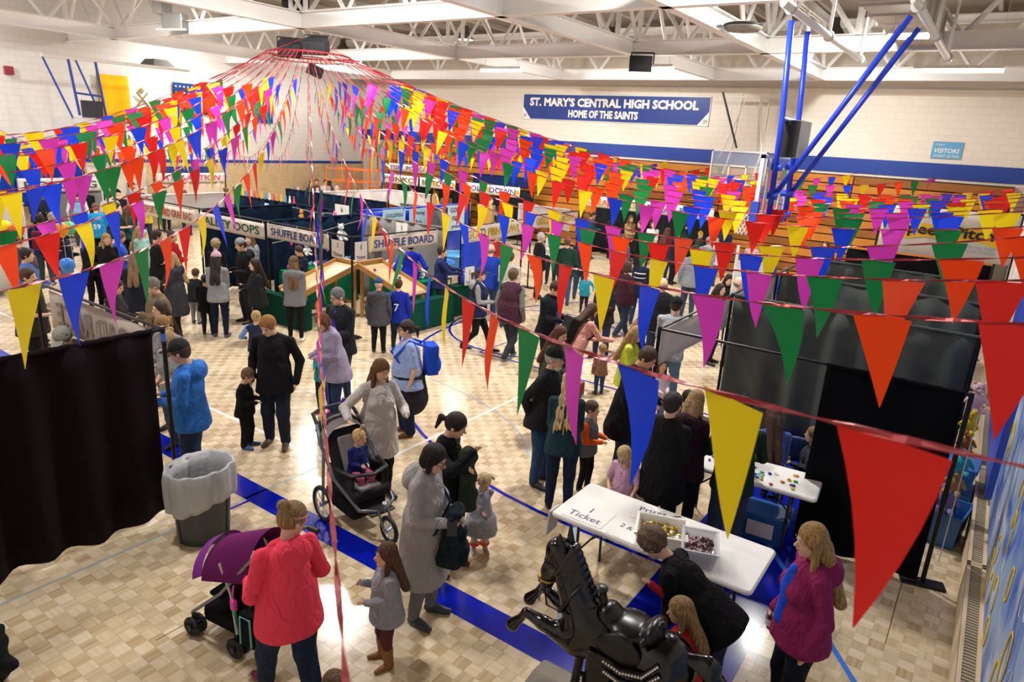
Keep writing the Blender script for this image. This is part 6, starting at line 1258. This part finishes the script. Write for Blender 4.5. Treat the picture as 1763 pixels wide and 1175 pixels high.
Q(1197,666,1.67,158,'woman in a dark maroon hoodie with wavy blond hair at the craft table',top='301a27',hood=1,coat=.12,pants='14151b',hs='long',hair='a98b5e',sex='f',arms=('hold','hold'),look=(0,20))
Q(1285,682,1.72,186,'person in a dark green sweater and green beanie at the craft table',top='12301f',pants='333e58',shoes='1e2026',hat='beanie',hatc='1d3c36',hair='3a2a20',arms=('table','table'),loose=1.2,look=(0,20))
p=atz(1338,704,1.27); person((p.x,p.y),195,1.66,'woman in a blue top seated at the craft table',top='4b66b4',pants='2a3450',hs='long',hair='4d3222',sex='f',stance='sit',arms=('hold','hold'),fat=1.15,look=(0,25))
p=atz(1404,745,1.0); person((p.x,p.y),-85,1.2,'child in a dark grey top seated at the end of the craft table',top='3b3f48',pants='2a3450',hs='short',hair='8a6a48',stance='sit',arms=('hold','hold'),z0=.12)
Q(1039,590,.88,200,'toddler with light brown hair in jeans holding a hand in the crowd',top='9a7060',pants='2e4a7a',hair='a8845a',arms=('down','up'))
p=atz(1186,668,1.2); person((p.x,p.y),170,1.18,'dark-haired child at the craft table beside the maroon hoodie',top='20242e',pants='23283a',hair='2c2220',arms=('hold','hold'))
# left foreground booth
Q(318,576,1.8,-105,'man in a blue fleece hoodie and dark cap at the left front booth',top='2f6fc2',hood=1,pants='23324c',shoes='2a2a2e',hair='4a3a30',hat='cap',hatc='25282c',arms=('hold','hold'),fat=1.12,glasses=1,loose=1.15,look=(0,14))
Q(293,560,1.6,-35,'girl in a grey printed tee with a bun behind the booth post',top='9b9b9d',sleeve=.42,pants='3a4a66',hs='bun',hair='b08d5e',sex='f',arms=('hold','hold'),look=(0,18))
Q(284,533,1.64,-40,'woman with a dark blond ponytail looking down beside the banner',top='8c8e92',pants='2c3648',hs='pony',hair='a07c50',sex='f',arms=('hold','hold'),look=(0,20))
Q(113,548,1.74,-20,'man in a grey cap and dark brown jacket inside the left booth',top='241e18',coat=.1,hood=1,pants='2a2a2c',hair='7a6a5a',hat='cap',hatc='9a9894',arms=('hold','hold'),top2=('front','16161c'),look=(10,30))
Q(42,455,1.82,60,'man in a dark olive checked shirt inside the left booth',top=mat('25251c',.9,bump=.3,bs=50,var=.4,vs_=30),pants='16161a',hair='4d3624',arms=('hold','hold'),sleeve=.5,fat=1.2)
Q(276,512,1.6,-60,'woman with long dark brown hair behind the blond ponytail woman',top='26262c',pants='20242c',hs='long',hair='3a2820',sex='f',arms=('hold','hold'))
Q(268,470,1.76,-70,'grey-haired man in a camouflage jacket looking at his phone',top=mat('7c6c50',.9,bump=.4,bs=30,var=.75,vs_=16),coat=.12,pants='3a3a34',hair='8a8680',arms=('phone','hold'),fat=1.2,look=(0,15))
Q(192,474,1.64,60,'woman in a dark floral top beside the camouflage jacket man',top=mat('2c2830',.9,bump=.3,bs=30,var=.7,vs_=25),pants='1c2030',hs='pony',hair='5a3c28',sex='f',arms=('hold','hold'),look=(0,15))
Q(229,432,1.66,165,'woman in a long navy coat with brown hair seen from behind',top='1c212c',coat=.4,pants='15171e',hs='long',hair='8a6c4a',sex='f',arms=('hold','hold'))
Q(296,430,1.68,-75,'blond woman in a dark grey puffer coat with crossed arms',top='3a3c44',coat=.4,hood=1,pants='15161a',shoes='26262a',hs='long',hair='c4a878',sex='f',arms=('cross','cross'))
Q(371,430,1.67,165,'woman in a pink beanie and grey sweater carrying a tan tote',top='9ba1a6',pants='17233e',shoes='4a5a72',hs='long',hair='2c2220',sex='f',hat='beanie',hatc='dab4c8',arms=('hold','hold'),loose=.95)
Q(419,405,1.8,-65,'man in a backwards grey cap and black hoodie',top='16171b',hood=1,pants='1a1b20',shoes='101014',hair='3a2a20',hat='capback',hatc='8f9094',arms=('hold','hold'),look=(0,15))
Q(440,441,1.62,-80,'girl with long dark hair in a black jacket holding a phone',top='202228',coat=.1,pants='18191e',shoes='141418',hs='long',hair='33231c',sex='f',arms=('phone','hold'))
Q(370,408,1.62,150,'blond woman in black leaning at the alley oops counter',top='121216',pants='20222a',hs='curly',hair='b09a74',sex='f',arms=('hold','hold'))
Q(430,399,1.66,-30,'woman in a grey hooded top beside the backwards cap man',top='8f949a',hood=1,pants='2a3040',hs='long',hair='8a6844',sex='f',arms=('hold','hold'))
Q(331,460,1.15,150,'child in a dark jacket and grey sweatpants facing the game',top='1d1e24',coat=.1,pants='8a8a88',shoes='2a3a5a',hair='5a4030',arms=('hold','hold'),lean=12)
Q(352,470,1.2,170,'child in a black puffer jacket beside the grey sweatpants child',top='0f1014',coat=.15,pants='22252e',hair='2a2018',arms=('hold','hold'))
Q(200,393,1.66,70,'woman in a bright blue blouse with brown hair looking down',top='3a63d0',sleeve=.3,pants='20263a',hs='bob',hair='7a5a3c',sex='f',arms=('hold','hold'),look=(0,20),fat=1.1)
Q(181,398,1.66,20,'blond woman in black with brown boots behind the blue blouse',top='15151a',pants='121217',shoes='6a4a2c',boots=.8,hs='long',hair='c0a070',sex='f',arms=('hold','hold'))
Q(152,398,1.64,30,'girl in a grey beanie and black jacket with a pink print',top='15161b',coat=.05,pants='121217',shoes='1a1a1e',hs='long',hair='2e211b',sex='f',hat='beanie',hatc='5a5c60',arms=('hold','hold'),extra=[('print',('PINK','e84a80',.3))])
Q(104,386,1.66,60,'blond woman in a striped top and jeans near the balloons',top='1f2233',top2=('stripes','c8c8cc'),pants='5a7696',shoes='e0e0e0',hs='long',hair='c4a266',sex='f',arms=('hold','up'))
Q(40,422,1.76,80,'dark-haired man in a blue plaid shirt at the left edge',top=mat('3f6cb4',.9,bump=.3,bs=30,var=.4,vs_=20),pants='2a3040',hair='2a1f1a',arms=('hold','hold'),fat=1.1)
Q(30,400,1.62,160,'person with short dark hair below the red balloon',top='5a4a58',pants='24283a',hair='2c221c',arms=('down','down'))
Q(66,366,1.7,170,'person with curly black hair in a white and navy jacket',top='1f2c58',pants='3a4250',hs='curly',hair='1e1814',arms=('down','down'),extra=[('backpack','6a2434')])
Q(88,362,1.64,80,'grey-haired woman beside the blue drape booth',top='8a94a8',pants='2a3040',hs='bob',hair='a8a49c',sex='f',arms=('hold','hold'))
Q(76,345,1.3,60,'child in a magenta top bending at the far left booth',top='d8309a',pants='2a2a3a',hair='6a4a34',arms=('reach','reach'),lean=35)
Q(61,325,1.72,20,'grey-haired man in a dark jacket at the far left booth',top='1d2028',coat=.1,pants='22262e',hair='9a968e',arms=('hold','hold'))
Q(130,325,1.74,175,'person in a grey vest with a pale patterned backpack',top='e4e4e6',top2=('vest','6a6c74'),pants='3a4250',hair='4a3a2c',arms=('down','down'),extra=[('backpack','7ab0d8')])
Q(146,318,1.76,-160,'man in black with a dark cap facing the far left booth',top='101218',pants='1c2028',hair='3a2e26',hat='cap',hatc='2c3440',arms=('hold','hold'))
Q(163,347,1.68,178,'person in a teal football jersey number 59 seen from behind',top='1f8cc4',sleeve=.5,pants='111318',shoes='1a1a1e',hair='6a4e36',arms=('hold','hold'),extra=[('number',('59','f4f4f4'))],fat=1.1)
Q(198,345,1.76,75,'man in a dark green polo holding something at waist height',top='14301f',sleeve=.45,pants='15171c',hair='2e211a',arms=('hold','hold'))
Q(217,352,1.64,150,'woman in a dark teal plaid shirt and black leggings',top=mat('174450',.9,bump=.3,bs=30,var=.5,vs_=20),pants='0f1014',hs='long',hair='5a3a28',sex='f',arms=('hold','hold'),loose=.85)
Q(187,326,1.78,178,'man in a pale grey tee facing the far drapes',top='b8b4ae',sleeve=.45,pants='2a3040',hair='4a3a2e',arms=('down','down'))
Q(202,325,1.68,170,'person with a black beanie near the blue drape',top='1a1c22',pants='20242c',hat='beanie',hatc='101014',hair='20181a',arms=('hold','hold'))
Q(224,310,1.78,90,'bearded man in a dark cap and light grey shirt far left',top='a8b4bc',pants='2a2e38',hair='2c201a',hat='cap',hatc='1c222c',arms=('hold','hold'),extra=[('beard','2c201a')])
Q(238,386,1.64,60,'blond woman in a mint jacket carrying a toddler',top='9cccc0',pants='5a6a7c',hs='long',hair='b8925c',sex='f',arms=('hug','hug'))
p=atz(247,397,1.45); person((p.x,p.y),150,.82,'toddler in a pale blue hat carried by the mint jacket woman',top='a8dce4',pants='8ab0c8',hat='beanie',hatc='a4dcec',hair='c8a070',arms=('hug','hug'),stance='sit',z0=.78)
Q(267,392,1.78,95,'dark-haired man in a black tee by the grab bag booth',top='131317',sleeve=.45,pants='1c1e26',hair='33241b',arms=('hold','hold'))
Q(294,394,1.68,60,'woman in a red top behind the black tee man',top='c2272c',pants='22263a',hs='bun',hair='4a3020',sex='f',arms=('hold','hold'))
Q(246,330,1.7,0,'person in a yellow and grey top before the cream drape',top='c8b040',pants='2a2e38',hair='2a201a',arms=('hold','hold'))
Q(281,318,1.66,30,'woman in dark clothes below the attraction sign',top='26262e',pants='22242c',hs='long',hair='6a4a34',sex='f',arms=('hold','hold'))
Q(317,325,1.62,170,'woman with brown hair seen from behind near the cream curtain',top='54565c',pants='22242c',hs='long',hair='6a5038',sex='f',arms=('hold','hold'))
Q(379,302,1.76,150,'person in a dark red sweater by the blue door',top='7a1c2c',pants='22242c',hair='4a4038',arms=('down','down'))
Q(389,322,1.66,80,'woman with her hair up near the navy drape end',top='3a4a8a',pants='22242c',hs='bun',hair='6a4a34',sex='f',arms=('hold','hold'))
Q(425,325,1.7,170,'broad person in grey beyond the toy line',top='6a6a70',pants='2a2e38',hair='8a8680',arms=('down','down'),fat=1.3)
# back centre
for i,(u,v,c,hc_,l,f) in enumerate(((510,316,'6c727a','8a8680','grey-haired man in grey beside the navy booth',60),(535,309,'3a4654','5a4636','person in blue grey left of the lift rails',20),(545,302,'7a5a54','6a4a38','person in dusty red standing behind the lift rails',0),(546,318,'c46a70','4a3a30','woman in pink below the lift rails',10),(560,307,'d8d2cc','4a3428','woman in white near the lift',20),(567,309,'54585e','3a2a22','person in a grey jacket near the lift',150),(580,318,'4a5a7a','d0ccc4','white-haired person before the back wall',0),(657,309,'6a7078','8a8278','man in grey under the plinko sign',60),(708,322,'3c4048','4a3a2e','person behind the round game board',20),(752,326,'2c3038','6a5038','person in black left of the tic tac sign',150),(769,325,'7a5a50','7a6a5a','person in brown under the tic tac sign',0),(803,332,'e0b8a8','3a2c24','woman in pale pink under the roll down sign',10),(845,338,'9a8a70','6a5a48','person in tan right of the roll down sign',40),(866,340,'46505c','5a4a3a','person in slate blue before the roll down drape',0))):
    Q(u,v,1.68 if i%2 else 1.75,f,l,top=c,pants='2a2e38',hair=hc_,hs='short' if i%2==0 else 'long',sex='m' if i%2==0 else 'f',arms=('hold','down'))
# centre right crowd
Q(826,457,1.68,82,'woman in a navy vest grey hoodie and cap walking in black boots',top='a3a3a5',hood=1,top2=('vest','1d2a48'),pants='131317',shoes='1a1a1d',boots=.6,hs='pony',hair='6a4a30',sex='f',hat='cap',hatc='2b3d5c',stance='walk',arms=('bent','hold'),loose=.9)
Q(846,418,1.78,178,'bald man in a royal blue shirt facing the goldfish pools',top='1f3fac',pants='37507c',hs='bald',hair='8a8078',arms=('down','down'),fat=1.15)
Q(884,457,1.8,150,'man in a plum vest with grey sleeves walking away',top='7c7c7a',top2=('vest','4a2a3b'),pants='2f343c',shoes='58646e',hair='6b5339',arms=('down','down'),stance='walk')
Q(858,397,1.66,0,'woman in a red top with a grey scarf behind the bald man',top='c23038',pants='2a2e38',hs='bun',hair='5a4030',sex='f',arms=('hold','hold'))
Q(879,430,1.7,170,'brown-haired person in pale grey behind the plum vest man',top='c8c4c0',pants='3a4a60',hair='5a4632',arms=('hold','hold'))
Q(931,397,1.76,110,'white-haired man in a black jacket with an orange shirt',top='20242b',coat=.1,pants='2b466c',hair='d9d5cd',arms=('hold','hold'),top2=('front','e65c1e'))
Q(954,390,1.64,0,'woman in a white top with dark hair near the second gold fish sign',top='efebe7',pants='2a3040',hs='long',hair='4a3426',sex='f',arms=('hold','hold'))
Q(978,405,1.76,178,'man in a dark green sweatshirt and jeans seen from behind',top='1e3d30',pants='3c5a7e',shoes='2a2a2e',hair='6a5a4a',arms=('hold','down'),fat=1.2)
Q(1005,401,1.74,170,'man in a pale green cap and dark blue jacket',top='28344e',pants='3a4a66',hair='5a4a3a',hat='cap',hatc='b4bc98',arms=('hold','hold'))
Q(951,475,1.8,58,'dark-haired man in a black zip sweater looking down',top='10131c',coat=.06,pants='1b2130',hair='3b291d',arms=('hold','hold'),look=(0,24),fat=1.12,top2=('front','3a4a78'))
Q(1010,466,1.02,0,'small child in a bright teal jacket',top='27a2ba',pants='20242e',shoes='20242e',hair='b8946a',arms=('bent','hold'),hood=1)
Q(996,513,1.63,118,'woman in a dusty pink top with a black backpack leaning forward',top='d99c92',pants='2a3450',hs='long',hair='4b3023',sex='f',arms=('hold','reach'),lean=22,extra=[('backpack','18181c')])
Q(959,553,1.66,62,'woman in an olive jacket with long auburn hair and a brown purse',top='3d4433',coat=.2,pants='22252c',hs='long',hair='5e3822',sex='f',arms=('hold','hold'),look=(0,15))
Q(1081,447,1.7,140,'woman in a dark maroon cardigan and jeans striding away',top='391a27',coat=.06,pants='28384f',shoes='6a4a30',hs='bob',hair='4b3125',sex='f',stance='walk',arms=('down','down'),loose=1.05)
Q(1107,436,1.66,165,'woman in a navy top with white stripes',top='1c2338',top2=('stripes','eceae6'),pants='2a3854',hs='pony',hair='4a3424',sex='f',arms=('hold','hold'))
Q(1090,553,1.62,85,'blond woman with a yellow scarf looking down in the aisle',top='c9d84a',pants='26303e',hs='long',hair='b28f5e',sex='f',arms=('hold','hold'),look=(0,20))
Q(1100,538,1.66,100,'woman with light brown hair behind the yellow scarf woman',top='2a2c32',pants='22262e',hs='long',hair='8a6a48',sex='f',arms=('hold','hold'),look=(0,15))
Q(1166,507,1.8,172,'man in a light grey longsleeve black cap and pale jeans',top='9ca2aa',pants='5c7a98',shoes='5a4a3a',hair='3a2a22',hat='cap',hatc='15161a',arms=('hold','bent'),loose=1.1)
Q(1143,476,1.78,178,'balding man in grey with a black vest seen from behind',top='b0b0ae',top2=('vest','17181d'),pants='2c3a54',hs='bald',hair='8a7a6a',arms=('down','down'))
Q(1197,419,1.82,178,'man in a pale blue grey sweater seen from behind below the flags',top='8f969f',pants='3a4a60',hair='2c2220',arms=('down','down'))
Q(1059,363,1.68,175,'person in a dark hooded puffer jacket by the far games',top='2a2d34',coat=.2,hood=1,pants='20242c',hair='8a6a48',arms=('hold','hold'))
Q(1105,377,1.74,-60,'man in a black jacket facing left in the crowd',top='0f1014',coat=.15,pants='20222a',hair='5a5048',arms=('hold','hold'))
Q(1126,378,1.64,0,'woman in a white top among the far crowd',top='e8e6e4',pants='2a2e38',hs='long',hair='3a2a20',sex='f',arms=('hold','hold'))
Q(1150,390,1.66,150,'woman in a dark red jacket with brown hair',top='8a2430',coat=.1,pants='2a3a58',hs='long',hair='5a3826',sex='f',arms=('down','down'))
Q(1166,393,1.68,60,'dark-haired woman in a navy coat over white',top='20283a',coat=.25,pants='1c2230',hs='bob',hair='241a16',sex='f',arms=('hold','hold'),top2=('front','f0f0f0'))
Q(1206,397,1.4,60,'child in a mustard yellow beanie',top='2a4a3a',pants='2a2e38',hat='beanie',hatc='d8b020',hair='4a3426',arms=('hold','hold'))
Q(1222,405,1.72,160,'person in a grey hoodie with grey hair',top='9a9ca0',hood=1,pants='4a5a70',hair='a8a4a0',arms=('hold','hold'))
Q(1234,407,1.5,170,'blond child beside the grey hoodie person',top='e8c8d8',pants='3a4a70',hair='c4a878',arms=('hold','hold'))
Q(1255,466,1.64,20,'dark-haired woman looking down behind the yellow flag',top='1c1c24',pants='22242c',hs='long',hair='231915',sex='f',arms=('hold','hold'),look=(0,20))
Q(1240,484,1.62,70,'woman with dark brown hair in a white top by the booth rail',top='e4e2e0',pants='2a2e38',hs='long',hair='33241c',sex='f',arms=('hold','hold'))
Q(1273,474,1.76,80,'bald man in a grey shirt at the second right booth',top='9aa0a8',pants='3a4250',hs='bald',hair='8a8078',arms=('hold','hold'))
Q(913,330,1.66,-70,'woman with long dark hair in pale pink by the far games',top='e4b8c4',pants='2a2e38',hs='long',hair='241a16',sex='f',arms=('hold','hold'))
Q(956,343,1.66,0,'person in a red cap standing behind the goldfish booth',top='2a3038',pants='22242c',hair='4a3a30',hat='cap',hatc='d83048',arms=('hold','hold'))
Q(1003,353,1.68,150,'person in dark grey left of the cream toss sign',top='4a5058',pants='22242c',hair='2c2220',arms=('hold','hold'))
Q(1020,362,1.7,100,'person in teal and black below the cream toss sign',top='1d4a5c',pants='20222a',hair='3a2a22',arms=('hold','hold'))
Q(1088,358,1.66,30,'woman in tan below the cream toss sign',top='b09468',pants='2a2e38',hs='long',hair='8a6844',sex='f',arms=('hold','hold'))
Q(1185,372,1.7,150,'person in dark green below the polar bowl sign',top='1c3a2c',pants='22242c',hair='4a3a30',arms=('hold','hold'))
Q(1250,385,1.74,170,'man in a navy jacket near the hanging net',top='1a2440',coat=.1,pants='2a2e38',hair='5a4a3a',arms=('down','down'))
Q(1298,412,1.5,170,'brown-haired child right of the hanging net',top='c8a8b0',pants='2a3450',hair='7a5c40',arms=('hold','hold'))
Q(1331,424,1.76,60,'person in a blue shirt and dark cap by the third right booth',top='2448c0',pants='2a3040',hair='3a3028',hat='cap',hatc='26303c',arms=('hold','hold'))
Q(1354,457,1.55,-20,'woman in blue sitting behind the second booth rail',top='2a4ab8',pants='2a3450',hs='short',hair='6a4e38',sex='f',arms=('hold','hold'))
Q(1425,413,1.6,-40,'woman in pale clothes at the fourth right booth',top='c8b0a4',pants='3a4250',hs='long',hair='4a3428',sex='f',arms=('hold','hold'))
Q(760,420,1.7,90,'person in dark blue reaching into the goldfish booth',top='1c2a5a',pants='2a3040',hair='3a2a22',arms=('reach','reach'))
Q(1047,470,1.66,-30,'person in a dark sweater behind the red flags',top='2a2430',pants='2a3450',hair='4a3a30',arms=('hold','hold'))
Q(1072,400,1.7,20,'person in mauve crossing the aisle',top='7a5a6a',pants='2a2e38',hair='5a4434',arms=('down','down'))
person(tuple(atz(575,1150,1.1))[:2],30,1.08,'child with brown hair at the bottom edge below the ribbon',top='7a5a4a',pants='2a3450',hs='short',hair='6a4a30')
o=tag(sobj('dark_coat',[('e',V3(0,0,.3),(.3,.22,.16),None,0),('c',V3(.1,.1,.3),V3(.3,.15,.2),.1,.06,.08),('c',V3(0,0,.3),V3(0,0,.02),.2,.24,.08),('w',.02,30,1,0)],.02,cloth('0d1216'),None),'dark coat piled on a seat at the lower left edge','coat'); o.location=(atz(-62,1115,.3).x,atz(-62,1115,.3).y,0)
# keep people from standing inside one another: slide them apart along the line of sight
PL=[o for o in bpy.data.objects if o.get('category')=='person' and not any(w in o['label'] for w in ('carried','seated','sitting'))]
for it in range(60):
    mv=0
    for i,a in enumerate(PL):
        for b in PL[i+1:]:
            d=(a.location-b.location); d.z=0; L_=d.length; need=.11+.07*(a['_h']+b['_h'])
            if L_<need:
                n=a if a.location.length>b.location.length else b; m=b if n is a else a; st_=(need-L_)*.3+.01; mv+=1
                for o_,sg in ((n,1),(m,-1)):
                    r=o_.location.copy(); r.z=0; r.normalize(); q=o_.location+r*sg*st_
                    if q.y<22.6 and q.x>-25.4: o_.location=q
    if not mv: break
for o in bpy.data.objects:
    if '_h' in o: del o['_h']
# toddler in the stroller (sits on the seat pad)
tod=person((0,0),0,.84,'toddler with a blond topknot in navy sitting in the jogging stroller',top='1c2a6a',pants=mat('c2557a',.9,bump=.2,bs=60,var=.9,vs_=60),shoes='d8d0c4',hs='topknot',hair='d8b67c',sex='f',stance='sit',arms=('hold','hold'),look=(-25,6),eyes=True)
M_=Matrix.Translation(st.location)@Matrix.Rotation(st.rotation_euler.z,4,'Z'); tod.location=M_@Vector((0,.2,.36)); tod.rotation_euler=(0,0,st.rotation_euler.z)
# ---------------------------------------------------------------- things carried
def held(name,P,k,prims,v,m,label,cat,off=(0,0,0)):
    o=sobj(name,prims,v,m,None); o.location=wpt(P,k)+Vector(off); o.rotation_euler=(0,0,P.rotation_euler.z); return tag(o,label,cat)
ph_=empty('phone',wpt(hood,'_wr')+Vector((.07,-.05,.02)),.7,'dark smartphone held by the woman in the grey hooded coat','phone'); MB().rbox(-.04,.04,-.075,.075,-.006,.006,.01,M=Matrix.Rotation(.6,4,'X')).obj('phone_body',plain('2a2c30',.3),ph_); MB().lathe([(0,.007),(.012,.007),(.012,.009),(0,.009)],10,Matrix.Rotation(.6,4,'X')@Matrix.Translation((0,.05,0))).obj('camera_lens',plain('08080a',.1),ph_)
pl=empty('folded_leaflet',wpt(hood,'_wl')+Vector((.0,-.06,-.06)),.4,'white printed leaflet held below the phone','leaflet'); MB().box(-.07,.07,-.004,.0,-.1,.1,Matrix.Rotation(.5,4,'Y')).obj('paper',plain('e8e4dc'),pl)
for k in range(4): MB().box(-.05,.05,-.006,-.004,-.07+.04*k,-.055+.04*k,Matrix.Rotation(.5,4,'Y')).obj('print_line',plain('8a8680'),pl)
held('folded_coat',hood,'_wr',[('c',V3(-.05,.0,.05),V3(.08,.02,.03),.05,.055,0),('c',V3(.05,.0,.0),V3(.07,-.03,-.46),.05,.1,.04),('c',V3(-.04,.0,.0),V3(-.06,.02,-.4),.05,.085,.04),('-p',V3(0,0,-.47),V3(.3,0,-1),0),('w',.014,40,1,0)],.012,cloth('14232e'),'dark teal coat draped over the arm of the woman in the grey hooded coat','coat',(-.02,.1,.02))
c_=[o for o in bpy.data.objects if o.get('label')=='woman in a black top with a low ponytail raising her hand'][0]
held('green_jacket',c_,'_wl',[('c',V3(0,0,.06),V3(0,.02,-.38),.07,.09,0),('e',V3(0,0,.1),(.09,.08,.08),None,.05),('w',.012,35,2,0)],.013,cloth('2f3b2b'),'olive green jacket held by the woman with the low ponytail','jacket',(-.06,.06,.02))
mg=[o for o in bpy.data.objects if str(o.get('label','')).startswith('woman in a magenta')][0]
cp=empty('paper_cup',wpt(mg,'_wr')+Vector((0,-.02,-.16)),0,'clear drink cup held by the woman in the magenta hoodie','cup'); MB().lathe([(.03,0),(.042,.12),(.045,.125),(.038,.12),(.028,.01),(0,.01)],16).obj('cup_body',mat('5a4a40',.2),cp,True); MB().lathe([(.043,.03),(.047,.09)],16).obj('label_band',plain('e8e4e0'),cp)
pk=[o for o in bpy.data.objects if str(o.get('label','')).startswith('woman in a pink beanie')][0]
held('tote_bag',pk,'_wr',[('b',V3(0,-.02,-.1),(.2,.07,.16),None,0)],.016,mat('c8a47c',.55),'tan leather tote bag on the arm of the pink beanie woman','bag',(-.05,-.15,-.05))
ol=[o for o in bpy.data.objects if str(o.get('label','')).startswith('woman in an olive')][0]
held('purse',ol,'_wl',[('b',V3(0,0,-.15),(.13,.06,.1),None,0)],.015,mat('8a4e2a',.5),'brown leather purse at the side of the olive jacket woman','bag',(.08,0,-.1))
tag(sobj('dark_bag',[('b',V3(0,0,.12),(.16,.12,.12),None,0),('e',V3(0,0,.22),(.12,.1,.06),None,.03)],.018,cloth('24262c'),None),'grey backpack resting on the floor by the green counter','bag').location=(-9.2,11.9,0)
# hanging ribbons below the hub string
for k,(x,y,z0,z1,c) in enumerate(((-8.2,6.8,3.1,1.6,'d83a9c'),(-8.3,6.85,3.1,1.2,'2a52d8'),(-8.15,6.75,3.1,1.9,'128a4a'))):
    n=14; mb=MB(); mb.rings([[(x+.03*math.sin(i*.7+k)-.02,y+.02*math.cos(i*.9),z0+(z1-z0)*i/n),(x+.03*math.sin(i*.7+k)+.02,y+.02*math.cos(i*.9)+.004,z0+(z1-z0)*i/n),(x+.03*math.sin(i*.7+k)+.02,y+.02*math.cos(i*.9)+.006,z0+(z1-z0)*i/n),(x+.03*math.sin(i*.7+k)-.02,y+.02*math.cos(i*.9)+.002,z0+(z1-z0)*i/n)] for i in range(n+1)])
    tag(mb.obj('streamer',FM[{'d83a9c':'p','2a52d8':'b','128a4a':'g'}[c],0].materials[0]),'loose %s streamer dangling from the middle pennant string'%{'d83a9c':'pink','2a52d8':'blue','128a4a':'green'}[c],'streamer')
